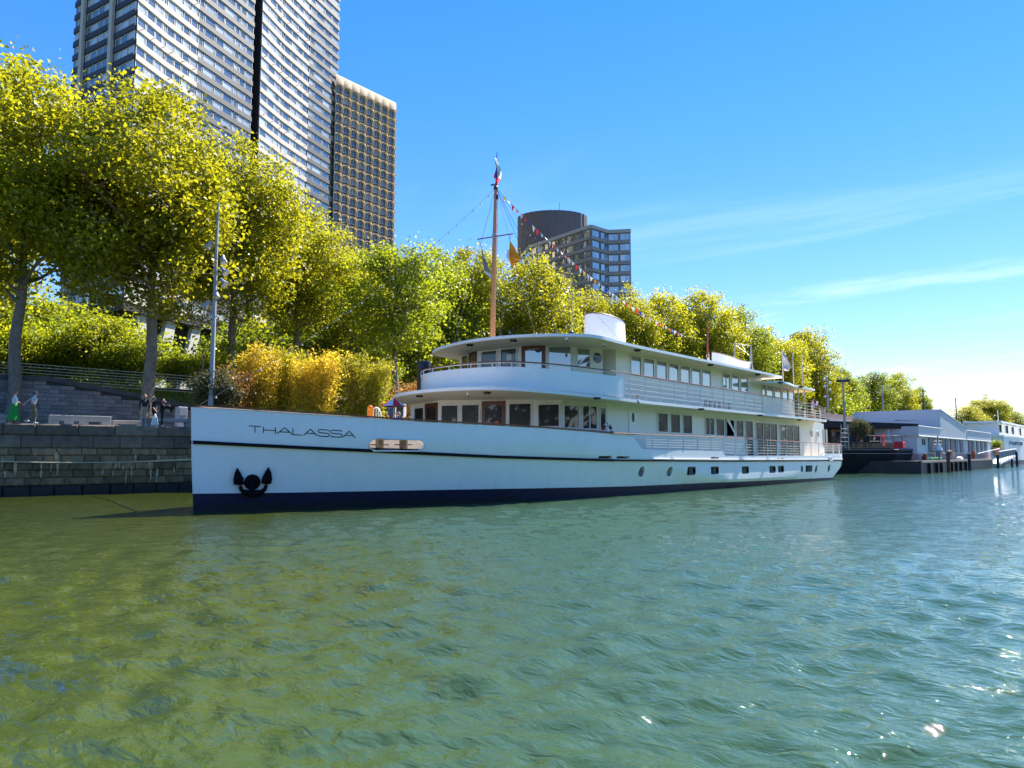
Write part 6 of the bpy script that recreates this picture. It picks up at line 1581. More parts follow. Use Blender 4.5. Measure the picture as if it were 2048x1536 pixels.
for k in range(24): x = gg(1857, 19.8) + rg3.uniform(0, 7); m.tube(catmull([(x + rg3.uniform(-.6, .6), 19.7 + rg3.uniform(0, .5), 1.45 + rg3.uniform(0, .3)) for _ in range(4)], 3), .05, 4)
single('green_net', m, mat('green_rope', (.05, .30, .14), .8), 'heap of green netting on the pontoon edge', 'net')
single('white_tarp', MB().lathe((gg(1918, 20), 19.95, 1.42), [(1.0, 0), (.95, .2), (.6, .38), (.1, .42)], 12, 1.5, .35), mat('tarp_white', (.6, .57, .52), .8), 'low pale tarpaulin heap on the pontoon deck', 'tarpaulin', None, True)
# small mast with instruments on the pontoon
x = gg(1877, 20.1); sm = thing('signal_mast', 'short signal mast with a white cone on the pontoon', 'mast', (x, 20.1, 1.4))
part('pole', MB().tube([(x, 20.1, 1.42), (x, 20.1, 4.4)], .06, 6), dark_metal, sm); part('cone', MB().lathe((x, 20.1, 2.6), [(.5, 0), (.08, .9)], 10), white_paint, sm)
for z in (3.3, 3.7): part('arm', MB().tube([np.array([x, 20.1, z]) - axr * .45, np.array([x, 20.1, z]) + axr * .45], .05, 5), dark_metal, sm)
# gangway with pale handrails and a boarded side
gw = thing('gangway', 'sloping gangway with pale handrail and boarded mauve side', 'gangway', (gg(2000, 18.9), 19, 1.2))
ga, gb = gg(1998, 18.9), gg(2032, 18.9)
m = MB(); z0b, z0t, z1b, z1t = .55, 2.45, 1.75, 3.0
m.add([(ga, 18.9, z0b + .8), (gb, 18.9, z1b + .35), (gb, 18.9, z1t), (ga, 18.9, z0t), (ga, 18.96, z0b + .8), (gb, 18.96, z1b + .35), (gb, 18.96, z1t), (ga, 18.96, z0t)], [(0, 1, 2, 3), (5, 4, 7, 6), (3, 2, 6, 7), (1, 0, 4, 5)]); part('side_boards', m, mat('mauve_boards', (.30, .24, .26), .8, var=.2, vscale=2), gw)
part('handrail', MB().tube([(ga - .2, 18.88, z0t + .06), (gb + .3, 18.88, z1t + .06)], .09, 6), tr_, gw); part('handrail', MB().tube([(gg(1955, 20.2), 20.2, 2.2), (gg(2000, 20.2), 20.2, 3.1)], .07, 6), tr_, gw)
m = MB(); m.add([(ga, 18.85, z0b - .12), (gb, 18.85, z1b - .12), (gb, 18.85, z1b + .08), (ga, 18.85, z0b + .08), (ga, 21, z0b - .12), (gb, 21, z1b - .12), (gb, 21, z1b + .08), (ga, 21, z0b + .08)], [(0, 1, 2, 3), (5, 4, 7, 6), (3, 2, 6, 7), (1, 0, 4, 5), (0, 3, 7, 4), (2, 1, 5, 6)]); part('walkway', m, tr_, gw)
for t in np.linspace(0.04, .96, 7):
    x = ga + (gb - ga) * t; part('strut', MB().tube([(x, 18.9, z0b + (z1b - z0b) * t), (x + .3, 18.9, z0b + .8 + (z1b + .35 - z0b - .8) * t)], .07, 5), tr_, gw)
x = gg(2001, 21); t_ = thing('potted_shrub', 'clipped bush in a terracotta pot by the gangway', 'plant', (x, 21.5, 1.6)); part('pot', MB().lathe((x, 21.5, 1.6), [(.6, 0), (.9, 1.7), (.95, 1.75)], 12), mat('terracotta', (.42, .24, .17), .8), t_)
rgp = np.random.default_rng(9); P_ = rgp.normal(size=(1500, 3)) * .4 ; N_ = rgp.normal(size=(1500, 3)); N_ /= np.linalg.norm(N_, axis=1, keepdims=True)
o = bpy.data.objects.new('foliage', leaf_mesh('foliage', P_ + np.array([0, 0, 2.2]), N_, .2, leaf_b, rgp)); link(o, t_)

# ---- far white passenger ship cut by the right edge
fs = thing('far_passenger_ship', 'pale blue white ship with a name on its bow at the right edge', 'ship', (200, 27, 0))
pl = [(gg(1988, 24.8) + 3, 28.5), (gg(2000, 23) , 25.2), (gg(2020, 22.3), 23.2), (gg(2044, 22), 22.3), (275, 22.0), (275, 35), (gg(2000, 23), 32)]
m = MB(); m.prism([(x + (2 if i < 2 else 0), y) for i, (x, y) in enumerate(pl)], .8, 5.7); part('hull', m, mat('far_hull_paint', (.62, .66, .72), .4), fs)
m = MB(); m.prism([(x + (2.3 if i < 2 else .2), y + .05) for i, (x, y) in enumerate(pl)], -.8, .8); part('boot_topping', m, navy, fs)
m = MB(); m.prism([(x - .1, y - .06 if y < 30 else y + .06) for x, y in pl], 5.7, 6.0); part('rail_strake', m, white_paint, fs)
hx0 = gg(2001, 24); m = MB(); m.prism([(hx0, 24), (275, 23.6), (275, 33), (hx0, 33)], 5.98, 8.6); part('deckhouse', m, white_paint, fs)
m = MB(); m.prism([(hx0 - 1.2, 23.4), (275, 23.0), (275, 33.6), (hx0 - 1.2, 33.6)], 8.6, 8.95); part('deckhouse_roof', m, white_paint, fs)
for a, c in ((2003, 2008.5), (2016, 2021.5), (2027.5, 2035), (2042, 2047.5)):
    m = MB(); m.box((gg(a, 23.9), 23.6, 6.6), (gg(c, 23.9), 23.99, 8.2)); part('window', m, glass_dark, fs)
m = MB(); x = gg(1996.5, 25); m.ball((x, 25, 7.0), 1.0, 10); part('dome', m, white_paint, fs, True)
x = gg(2000.5, 25); part('jack_staff', MB().tube([(x, 25, 6), (x, 25, 11.5)], .09, 5), tr_, fs)
letters['P'] = [[(0, 0), (0, 1), (.8, 1), (1, .9), (1, .55), (.8, .45), (0, .45)]]; letters['Q'] = [[(.2, 0), (0, .2), (0, .8), (.2, 1), (.8, 1), (1, .8), (1, .2), (.8, 0), (.2, 0)], [(.65, .3), (1.05, -.08)]]
letters['U'] = [[(0, 1), (0, .2), (.2, 0), (.8, 0), (1, .2), (1, 1)]]; letters['E'] = [[(1, 1), (0, 1), (0, 0), (1, 0)], [(0, .5), (.8, .5)]]
letters['B'] = [[(0, 0), (0, 1), (.8, 1), (.95, .88), (.95, .62), (.8, .52), (0, .52)], [(.8, .52), (1, .4), (1, .12), (.8, 0), (0, 0)]]; letters['O'] = [letters['Q'][0]]; 
fa_, fb_ = pl[2], pl[3]
fdir = np.array([fb_[0] - fa_[0], fb_[1] - fa_[1]]); FLn = np.linalg.norm(fdir); fdir /= FLn
for k, ch in enumerate('PAQUEBOT'):
    m = MB(); s0 = 5.2 + k * 2.0
    for st in letters[ch]:
        P = []
        for a, b in st:
            s_ = s0 + a * 1.45; q = np.array(fa_) + fdir * min(s_, FLn) + (np.array(pl[4]) - np.array(pl[3])) / np.linalg.norm(np.array(pl[4]) - np.array(pl[3])) * max(0, s_ - FLn)
            P.append((q[0], q[1] - .03, 4.1 + b * .72))
        m.tube(P, .07, 5)
    part('letter', m, mat('faded_letter', (.10, .13, .22), .6), fs)

# ---- thin far masts and lamp posts above the sheds and trees
for (px, Y, y1, lab) in ((1852, 36, 780, 'thin dark mast standing left of the pale sky gap'), (1917, 36, 797, 'thin grey mast in the pale sky gap'), (1927, 30, 838, 'short pale mast on the shed end'), (1933.5, 30, 842, 'second short pale mast on the shed end'), (2029, 36, 838, 'thin lamp post right of the far tree clump')):
    x = gg(px, Y); z = float(onY(px, y1, Y)[2]); single('thin_mast', MB().tube([(x, Y, 2), (x, Y, z)], [.22, .12], 6), dark_metal if px != 1933.5 else tr_, lab, 'mast', 'thin masts downstream')
p = onD(1770, HORIZON, 150); zt = float(onD(1768, 770, 150)[2])
single('thin_mast', MB().tube([(p[0], p[1], QZ), (p[0], p[1], zt)], [.2, .12], 6), grey_metal, 'thin pale street pole among the trees above the shed', 'mast', 'thin masts downstream')
p = onD(1659, HORIZON, 128); zt = float(onD(1656, 752, 128)[2])
sl = thing('lighting_pole', 'far lighting pole with spotlights among the trees behind the stern railing', 'lamp post', (p[0], p[1], QZ)); part('pole', MB().tube([(p[0], p[1], QZ), (p[0], p[1], zt)], [.25, .12], 6), grey_metal, sl)
for k, py in enumerate((757, 764, 771, 778, 792, 798)):
    z = float(onD(1656, py, 128)[2]); m = MB(); c = np.array([p[0], p[1], z]) + axr * (.5 if k % 2 else -.4); m.ball(tuple(c), .22, 7); part('spotlight', m, white_paint, sl)

# ================================================================== FLAGS, GEAR AND PEOPLE
flag_cols = {'blue': mat('flag_blue', (.02, .06, .38), .8), 'white': mat('flag_white', (.72, .70, .68), .8), 'red': mat('flag_red', (.75, .02, .045), .8), 'orange': mat('flag_orange', (.85, .30, .02), .8), 'grey': mat('flag_grey', (.22, .21, .22), .8), 'black': mat('flag_black', (.02, .02, .025), .8), 'pink': mat('flag_pale_pink', (.66, .55, .56), .8), 'yellow': mat('flag_yellow', (.80, .55, .05), .8)}
def cloth(rows, mats, matf):
    """rows of 3-D points -> folded cloth"""
    m = MB(); n = len(rows[0]); V = [q for r in rows for q in r]; F = []; 
    m.v = [tuple(map(float, q)) for q in V]
    for i in range(len(rows) - 1):
        for j in range(n - 1): m.f.append((i * n + j, i * n + j + 1, (i + 1) * n + j + 1, (i + 1) * n + j)); m.m.append(matf(i, j))
    return m
def pxX(x, y, X, dy=0.0): q = onX(x, y, X); return (float(q[0]) + dy, float(q[1]), float(q[2]))
# tricolour drooping at the masthead
rows = []
prof_ = [(994, 318, 994.6, 994.8), (994.2, 328, 994.9, 996.2), (994, 338, 996, 998.5), (993.8, 348, 996.2, 1000), (993.6, 356, 996.0, 1000.8), (993.4, 363, 996.2, 1000.4), (993.3, 372, 994.5, 998)]
for k, (a, y, b, c) in enumerate(prof_):
    rows.append([pxX(a + (b - a) * t, y, MX, -.05) for t in (0, .5, 1)] + [pxX(b + (c - b) * t, y + 1.5 * t, MX, -.05 - .22 * math.sin(3 * t + k)) for t in (.33, .66, 1)])
fl_ = thing('tricolour_flag', 'limp blue, white and red flag at the masthead', 'flag', (MX, rows[0][0][1], rows[-1][0][2]))
part('cloth', cloth(rows, None, lambda i, j: 2 if i >= 4 else (0 if j < 2 else 1)), [flag_cols['blue'], flag_cols['white'], flag_cols['red']], fl_, True, 180)
m = MB(); m.add([pxX(992.2, 337, MX, .06), pxX(993.6, 340, MX, .03), pxX(993.6, 357, MX, .03), pxX(987, 356, MX, .15), pxX(982.5, 352.5, MX, .2), pxX(987, 343, MX, .12)], [(0, 1, 2, 3), (0, 3, 4, 5)]); part('fly_end', m, flag_cols['red'], fl_)
# orange flag under the yard
R_ = lambda x, y, w=0: pxX(x, y, MX, w)
rows = [[R_(1019.5, 482), R_(1020, 482), R_(1021, 483)], [R_(1018.5, 495), R_(1023, 494, -.12), R_(1028.5, 493.5)], [R_(1016.5, 508), R_(1025, 506, .12), R_(1034.5, 505.5)], [R_(1017, 520), R_(1027, 516, -.1), R_(1042, 518)], [R_(1021, 528), R_(1029, 525, .08), R_(1040, 521)], [R_(1025, 538), R_(1026, 536), R_(1028, 527)]]
fo = thing('orange_flag', 'bright orange flag with a pale emblem hanging from the yard', 'flag', rows[0][0]); part('cloth', cloth(rows, None, lambda i, j: 0), flag_cols['orange'], fo, True, 180)
m = MB(); m.tube([R_(1020, 500, -.2), R_(1019.2, 510, -.15), R_(1020.5, 519, -.2), R_(1022.5, 524, -.15)], [.03, .09, .07, .03], 5); part('emblem', m, flag_cols['white'], fo)
part('halyard', MB().tube([R_(1019.5, 482), R_(1019.5, 470)], .012, 4), wire, fo)
rows = [[R_(963, 497), R_(963.6, 498), R_(964, 499)], [R_(964, 508), R_(967, 510, -.1), R_(969, 513)], [R_(965, 518), R_(970, 521, .1), R_(974, 525)], [R_(966, 530), R_(972, 533, -.1), R_(978, 537)], [R_(969, 541), R_(976, 545, .1), R_(982, 549)], [R_(973, 549), R_(978, 553), R_(982, 557)]]
fb3 = thing('grey_flag', 'dark grey and white flag hanging left of the mast', 'flag', rows[0][0]); part('cloth', cloth(rows, None, lambda i, j: 1 if (i == 4 or (i == 1 and j == 1)) else 0), [flag_cols['grey'], flag_cols['white']], fb3, True, 180)
part('halyard', MB().tube([R_(963, 497), R_(957, 478)], .012, 4), wire, fb3)
# stern staffs and the pale flag
YF = 23.6
def pY(x, y, Y=YF, d=0): q = onY(x, y, Y); return (float(q[0]), float(q[1]) + d, float(q[2]))
for px, yb_, yt_, Yp, lab in ((1566.5, 760, 701, 24.0, None), (1587.5, 768, 706, YF, None), (1605.5, 775, 711, YF, None)):
    b0 = onY(px, yb_, Yp); part('flag_pole', MB().tube([(b0[0], Yp, 7.3), (b0[0], Yp, float(onY(px, yt_, Yp)[2]))], .045, 6), mat('pole_cream', (.62, .56, .50), .5), ship)
rows = [[pY(1566.5, 702, 24), pY(1567.5, 703, 24), pY(1568.5, 705, 24)], [pY(1566.5, 712, 24), pY(1570, 713, 24, .15), pY(1574, 714, 24)], [pY(1566.7, 722, 24), pY(1572, 722, 24, -.15), pY(1578, 724, 24)], [pY(1566.8, 732, 24), pY(1572, 732, 24, .15), pY(1581.5, 732, 24)], [pY(1568, 741, 24), pY(1573, 742.5, 24, -.1), pY(1577, 742, 24)]]
fp = thing('pale_flag', 'pale pinkish white flag on a staff at the stern', 'flag', rows[0][0]); part('cloth', cloth(rows, None, lambda i, j: 0), flag_cols['pink'], fp, True, 180)
# bunting from masthead to the roof pole
h0 = np.array(hd); h1 = np.array(onY(1415.5, 688, 23.5)); P = sag(h0, h1, 1.25, 60)
bu = thing('bunting', 'string of small coloured pennants from the masthead to the red pole', 'bunting', tuple(h0)); part('cord', MB().tube(P, .010, 4), wire, bu)
rb = random.Random(2); seq = ['red', 'white', 'yellow', 'white', 'red', 'orange', 'white', 'red', 'blue', 'white']
for k in range(2, 52):
    c = P[k]; d = (P[k + 1] - P[k - 1]); d /= np.linalg.norm(d); w = .13; tw = rb.uniform(-.16, .16); ln_ = rb.uniform(.2, .36)
    m = MB(); m.add([tuple(c - d * w), tuple(c + d * w), tuple(c + np.array([tw * .6, tw, -ln_]))], [(0, 1, 2)]); part('pennant', m, flag_cols[seq[k % 10]] if k > 30 or k % 3 else flag_cols['white'], bu)
# bulb strings: forestay and one aft
bow = np.array([14.3, CY, 4.0]); bulb = MB().ball((0, 0, 0), .042, 6).mesh('bulb', mat('bulb_glass', (.36, .37, .38), .2), True); 
for (a, b, d_, n_, lab) in ((h0, bow, .75, 27, 'string of light bulbs on the forestay from masthead to bow'), (h0, np.array(onY(1250, 690, 24.5)), .35, 16, 'string of light bulbs from the masthead towards the funnel')):
    t = thing('light_string', lab, 'string lights', tuple(a), 'bulb strings on the mast'); Q = sag(a, b, d_, n_); part('cord', MB().tube(Q, .007, 4), wire, t)
    for q in Q[1:-1]: inst('bulb', bulb, t, (q[0], q[1], q[2] - .08))

# life ring on the rail
p = rail_hit(1224, 866); c = np.array([p[0], p[1] + .28, p[2] + .02]); ex = np.array([1, 0, 0]); 
lr = thing('life_ring', 'dark red life ring with white lashing behind the ship rail', 'life ring', tuple(c))
ringp = [c + ex * .40 * math.cos(t) + np.array([0, 0, .40 * math.sin(t)]) for t in np.linspace(0, 2 * math.pi, 33)]
part('ring', MB().tube(ringp, .085, 8, cap=False), mat('ring_red', (.19, .035, .025), .6), lr, True)
for q in (0.25, 1.3, 1.85, 2.9): part('band', MB().tube([c + ex * .40 * math.cos(t) + np.array([0, 0, .40 * math.sin(t)]) for t in np.linspace(q, q + .3, 4)], .09, 8), white_paint, lr)
part('lamp', MB().lathe((c[0], c[1], c[2]), [(.12, -.2), (.14, .1), (.08, .26), (.02, .3)], 10), white_paint, lr)

# dinghy on the roof
dn = thing('dinghy', 'small white clinker dinghy stowed on the ship roof by the davit', 'dinghy', (48, 23.5, 8))
DY = 23.2; da, db = onY(1437, 716, DY), onY(1501, 728, DY); Ld_ = db[0] - da[0]; m = MB(); ns = 15; prev = None; zb0 = 8.02
for k in range(ns):
    t = k / (ns - 1); w = .95 * min(1, (t * 3.2) ** .6 + .12) * (1 - .35 * max(0, t - .75) / .25); x = da[0] + Ld_ * t
    zt = zb0 + 1.32 - .35 * math.sin(math.pi * min(1, t * .62 + .18)) + (.25 * (1 - t) ** 3); kz = zb0 + .35 * (1 - t) ** 4 + .22 * max(0, t - .7)
    cur = []
    for j in range(7):
        a = -1 + 2 * j / 6; cur.append((x, DY + .6 + w * a * (1 - .0 * abs(a)), kz + (zt - kz) * abs(a) ** 2.4))
    if prev:
        for j in range(6): m.quad(prev[j], cur[j], cur[j + 1], prev[j + 1])
    prev = cur
m.add(prev, [tuple(range(7))]); part('hull', m, mat('dinghy_white', (.74, .73, .72), .5), dn, True, 60)
m = MB(); P = []
for k in range(ns):
    t = k / (ns - 1); w = .95 * min(1, (t * 3.2) ** .6 + .12) * (1 - .35 * max(0, t - .75) / .25); P.append((da[0] + Ld_ * t, DY + .6 - w - .01, zb0 + 1.32 - .35 * math.sin(math.pi * min(1, t * .62 + .18)) + .25 * (1 - t) ** 3))
m.tube(P, .045, 6); part('gunwale', m, mat('gunwale_tan', (.45, .36, .28), .5), dn)

# navy mooring pile beyond the bow deck
p = onD(846, HORIZON, 46.5); z = float(onD(846, 721, 46.5)[2]); single('mooring_pile', MB().lathe((p[0], p[1], -3), [(.42, 0), (.42, z + 3 - .02), (.39, z + 3)], 20), mat('pile_navy', (.012, .018, .035), .4), 'thick navy steel mooring pile beside the upper bulwark', 'pile', None, True, 40)

# quay clutter glimpsed over the bow rail
def kiosk(px0, px1, D, py, lab, colr):
    a, b = onD(px0, HORIZON, D), onD(px1, HORIZON, D); z = float(onD(px0, py, D)[2]); t = thing('grey_cabin', lab, 'cabin', tuple(((a + b) / 2)[:2]) + (QZ,), 'grey cabins on the quay'); u = (b - a) / np.linalg.norm(b - a); v = np.array([-u[1], u[0], 0]); c = (a + b) / 2; w = np.linalg.norm(b - a) / 2
    m = MB(); m.obox((c[0], c[1], (QZ + z) / 2) + v * .6, u * w, v * .6, (0, 0, (z - QZ) / 2)); part('shell', m, mat('cabin_grey', colr, .6), t)
    m = MB(); m.obox((c[0], c[1], (QZ + z) / 2 - .1) - v * .02, u * w * .62, v * .03, (0, 0, (z - QZ) / 2 - .25)); part('door', m, mat('cabin_door', (.17, .19, .22), .5), t)
    m = MB(); m.obox((c[0], c[1], z + .04) + v * .6, u * (w + .06), v * .68, (0, 0, .05)); part('roof', m, shed_wall, t)
kiosk(774, 789, 47, 805, 'pale grey cabin below the red striped parasol', (.33, .35, .38)); kiosk(791, 806, 46, 803, 'darker grey cabin beside the ship house', (.14, .17, .21))
c = onD(786, HORIZON, 45.5); z = float(onD(786, 794, 45.5)[2]); ps_ = thing('red_parasol', 'small red and white parasol above the grey cabins', 'parasol', (c[0], c[1], QZ)); 
for k in range(8):
    a, b = 2 * math.pi * k / 8, 2 * math.pi * (k + 1) / 8; m = MB(); m.add([(c[0], c[1], z), (c[0] + .8 * math.cos(a), c[1] + .8 * math.sin(a), z - .55), (c[0] + .8 * math.cos(b), c[1] + .8 * math.sin(b), z - .55)], [(0, 1, 2)]); part('panel', m, flag_cols['red'] if k % 2 else flag_cols['white'], ps_)
part('pole', MB().tube([(c[0], c[1], QZ), (c[0], c[1], z)], .025, 6), white_paint, ps_)
# things on the fore deck
def deck_pt(px, D): p = onD(px, HORIZON, D); return float(p[0]), float(p[1]), main_z(float(p[0]))
x, y, z = deck_pt(739, 33.0); zt = float(onD(739, 813, 33.0)[2]); 
lj = thing('life_jacket', 'orange life jacket hung on a stand on the fore deck', 'life jacket', (x, y, z)); 
part('jacket', MB().obox((x, y, zt - .2), axr * .13, (.05, .06, 0), (0, 0, .2)).ball((x, y, zt - .05), .12, 8), mat('jacket_orange', (.80, .22, .02), .8), lj, True)
part('stand', MB().tube([(x, y, z), (x, y, zt - .35)], .02, 5), white_paint, lj)
x, y, z = deck_pt(751, 34.0); zt = float(onD(751, 812, 34.0)[2]); ch = thing('deck_chair', 'white rounded garden chair back showing above the bow rail', 'chair', (x, y, z))
A = [np.array([x, y, zt - .55]) + axr * .24 * math.cos(t) + np.array([0, 0, .5 * math.sin(t)]) for t in np.linspace(0, math.pi, 11)]
part('backrest', MB().tube(A, .03, 6), white_paint, ch)
for k in (-.12, 0, .12): part('slat', MB().tube([np.array([x, y, zt - .62]) + axr * k, np.array([x, y, zt - .12]) + axr * k], .016, 5), white_paint, ch)
part('seat', MB().obox((x + .15, y + .1, zt - .65), axr * .25, (.2, .16, 0), (0, 0, .025)), white_paint, ch)
for sx in (-.2, .2):
    for dd in (0, .4): part('leg', MB().tube([np.array([x + dd * .77, y + dd * .64, z]) + axr * sx, np.array([x + dd * .77, y + dd * .64, zt - .62]) + axr * sx], .018, 5), white_paint, ch)

# ---------------------------------------------------------------- people
skin = mat('skin', (.48, .27, .19), .5); 
def person(label, loc, face, outfit, hair_col, J=None, tall=1.75, group=None, skirt=None, hair_long=False, bald=False):
    """one continuous body grown over tapered limbs (voxel skinned), coloured by the nearest limb; faces local +Y before turning"""
    J = dict(J or {}); s = tall / 1.75
    B = dict(hipL=(-.09, 0, .92), hipR=(.09, 0, .92), kneeL=(-.10, .02, .50), kneeR=(.10, .02, .50), ankL=(-.10, 0, .09), ankR=(.10, 0, .09), pel=(0, 0, .97), waist=(0, .01, 1.10), chest=(0, .015, 1.30), neck=(0, .0, 1.47), head=(0, .025, 1.63),
             shL=(-.185, 0, 1.42), shR=(.185, 0, 1.42), elL=(-.235, -.02, 1.14), elR=(.235, -.02, 1.14), wrL=(-.225, .07, .90), wrR=(.225, .07, .90))
    B.update(J); B = {k: np.array(v, float) for k, v in B.items()}
    parts_ = []; m = MB()
    def limb(a, b, r0, r1, tag, steps=4):
        P = [a + (b - a) * i / steps for i in range(steps + 1)]; R = [r0 + (r1 - r0) * i / steps for i in range(steps + 1)]
        m.tube(P, R, 10); m.ball(tuple(a), r0 * .99, 8); m.ball(tuple(b), r1 * .99, 8); parts_.append((a, b, max(r0, r1), tag))
    for S, sg in (('L', -1), ('R', 1)):
        limb(B['hip' + S], B['knee' + S], .088, .058, 'leg'); limb(B['knee' + S], B['ank' + S], .060, .040, 'shin')
        f = B['ank' + S]; t_ = f + np.array([.01 * sg, .155, -.045]); limb(f + np.array([0, -.03, -.04]), t_, .045, .034, 'shoe')
        limb(B['sh' + S], B['el' + S], .056, .043, 'uparm'); limb(B['el' + S], B['wr' + S], .042, .030, 'arm')
        d = B['wr' + S] - B['el' + S]; d /= np.linalg.norm(d); h = B['wr' + S] + d * .05; limb(B['wr' + S], h + d * .03, .030, .036, 'hand', 2)
        w = np.cross(d, [0, 1, 0.3]); w /= np.linalg.norm(w)
        for k, (o_, L_) in enumerate(((-.027, .065), (-.009, .08), (.009, .075), (.027, .06))): limb(h + w * o_ + d * .02, h + w * o_ * 1.2 + d * (.03 + L_) + np.array([0, .012, 0]), .0125, .0105, 'hand', 2)
        limb(h - d * .03, h + w * .05 * -sg + d * .02, .014, .011, 'hand', 2)
        limb(B['chest'] + np.array([sg * .07, 0, .05]), B['sh' + S], .085, .062, 'top', 2)
    def tor(c, rx, ry, tag, r): m.ball(tuple(c), 1.0, 10, 0, rx, ry, rx * .95); parts_.append((c, c, r, tag))
    limb(B['pel'], B['waist'], .135, .128, 'hips' if not skirt else 'hips'); limb(B['waist'], B['chest'], .128, .145, 'top'); limb(B['chest'], B['neck'] + np.array([0, 0, -.05]), .135, .07, 'top')
    limb(B['neck'] + np.array([0, 0, -.05]), B['head'] - np.array([0, 0, .06]), .055, .052, 'face'); limb(B['hipL'] + np.array([0, 0, .02]), B['hipR'] + np.array([0, 0, .02]), .098, .098, 'hips', 2)
    hc = B['head']; m.ball(tuple(hc), .095, 12, 0, .86, 1.05, 1.28); parts_.append((hc, hc, .105, 'face'))
    m.tube([hc + np.array([0, .09, .015]), hc + np.array([0, .118, -.02])], [.012, .019], 6); m.tube([hc + np.array([0, .06, -.08]), hc + np.array([0, .082, -.095])], [.03, .026], 6)
    for sg in (-1, 1): m.ball(tuple(hc + np.array([sg * .083, .0, -.005])), .026, 6)
    tmp = bpy.data.objects.new('tmp_body', m.mesh('tmp_body', skin)); COL.objects.link(tmp)
    rm = tmp.modifiers.new('r', 'REMESH'); rm.mode = 'VOXEL'; rm.voxel_size = .0155; sm = tmp.modifiers.new('s', 'SMOOTH'); sm.iterations = 3; sm.factor = .5
    dc = tmp.modifiers.new('d', 'DECIMATE'); dc.ratio = .28
    dg = bpy.context.evaluated_depsgraph_get(); me = bpy.data.meshes.new_from_object(tmp.evaluated_get(dg)); old = tmp.data; bpy.data.objects.remove(tmp); bpy.data.meshes.remove(old)
    me.name = 'body'; tags = ['face', 'top', 'leg', 'shoe', 'uparm', 'arm', 'hips', 'shin', 'hand']; me.materials.clear()
    for t_ in tags: me.materials.append(outfit.get(t_, skin))
    npoly = len(me.polygons); C = np.empty(npoly * 3); me.polygons.foreach_get('center', C); C = C.reshape(-1, 3); best = np.full(npoly, 1e9); idx = np.zeros(npoly, int)
    for a, b, r, tg in parts_:
        ab = b - a; t_ = np.clip(((C - a) @ ab) / max(ab @ ab, 1e-9), 0, 1); dd = np.linalg.norm(C - (a + t_[:, None] * ab), axis=1) - r; u = dd < best; best[u] = dd[u]; idx[u] = tags.index(tg)
    me.polygons.foreach_set('material_index', idx.astype(np.int32)); me.polygons.foreach_set('use_smooth', [True] * npoly); me.update()
    t = thing('person', label, 'person', loc, group, rz=face); t.scale = (s, s, s)
    o = bpy.data.objects.new('body', me); link(o, t)
    def add(nm, mb, mt, smooth=True): o = bpy.data.objects.new(nm, mb.mesh(nm, mt, smooth, 60)); link(o, t); return o
    hm = MB()
    if not bald:
        n = 12
        for i in range(5):
            pass
        cap_ = MB(); rows_ = []
        for i in range(7):
            ph = i / 6 * 1.75; rows_.append([tuple(hc + np.array([.094 * math.sin(ph) * math.cos(q), -.012 + .112 * math.sin(ph) * math.sin(q) - (.02 if i > 4 else 0), .128 * math.cos(ph) + .008])) for q in np.linspace(0, 2 * math.pi, n + 1)[:-1]])
        V = [v for r in rows_ for v in r]; F = []
        for i in range(6):
            for j in range(n):
                q = 2 * math.pi * j / n
                if i >= 3 and .25 < math.sin(q): continue
                F.append((i * n + j, (i + 1) * n + j, (i + 1) * n + (j + 1) % n, i * n + (j + 1) % n))
        cap_.add(V, F)
        if hair_long: cap_.ball(tuple(hc + np.array([0, -.06, -.10])), .10, 8, 0, 1.0, .7, 1.3)
        add('hair', cap_, hair_col)
    else:
        add('hair', MB().ball(tuple(hc + np.array([0, -.035, -.01])), .09, 8, 0, .92, .9, .8), hair_col)
    for sg in (-1, 1): pass
    ey = MB()
    for sg in (-1, 1): ey.ball(tuple(hc + np.array([sg * .032, .088, .012])), .013, 6)
    add('eyes', ey, mat('eye_dark', (.02, .015, .012), .3)); add('mouth', MB().tube([hc + np.array([-.025, .092, -.055]), hc + np.array([0, .098, -.057]), hc + np.array([.025, .092, -.055])], .006, 5), mat('lip', (.30, .10, .09), .5))
    if skirt:
        sk = MB(); sk.lathe((0, 0, 0), [(.145, 1.06), (.17, .95), (.24, .72), (.31, .42), (.36, .16)], 20, 1.0, .85); add('skirt', sk, skirt)
    return t, B, add
cl = lambda n, c: mat(n, c, .8)
blk = cl('cloth_black', (.014, .014, .018)); wht = cl('cloth_white', (.66, .64, .64)); green = cl('cloth_green', (.015, .26, .03)); khaki = cl('cloth_khaki', (.20, .165, .085)); greyt = cl('cloth_grey', (.44, .44, .48)); tan = cl('cloth_taupe', (.30, .25, .22)); shoew = cl('shoe_white', (.7, .7, .68)); blue = cl('cloth_blue', (.025, .04, .28)); lilac = cl('cloth_lilac', (.50, .36, .66)); red = cl('cloth_red', (.55, .04, .07)); mint = cl('cloth_mint', (.42, .52, .42)); 
hair_r = cl('hair_red', (.34, .10, .03)); hair_b = cl('hair_brown', (.05, .028, .016)); hair_d = cl('hair_dark', (.015, .011, .009)); hair_g = cl('hair_grey', (.16, .14, .12)); hair_f = cl('hair_fair', (.24, .16, .08))
def out(top, legs, shoe=None, sleeves=False, bare_legs=False): 
    d = {'top': top, 'leg': legs, 'hips': legs, 'shin': skin if bare_legs else legs, 'shoe': shoe or blk, 'uparm': top}
    if sleeves: d['arm'] = top
    return d
def qpt(px, off): p = QP + QN * off; h = onSeg(px, HORIZON, p, p + QD); return (float(h[0]), float(h[1]), QZ)
qang = math.atan2(QD[1], QD[0])                                # along the quay, downstream
right = qang - math.pi / 2                                     # facing image right
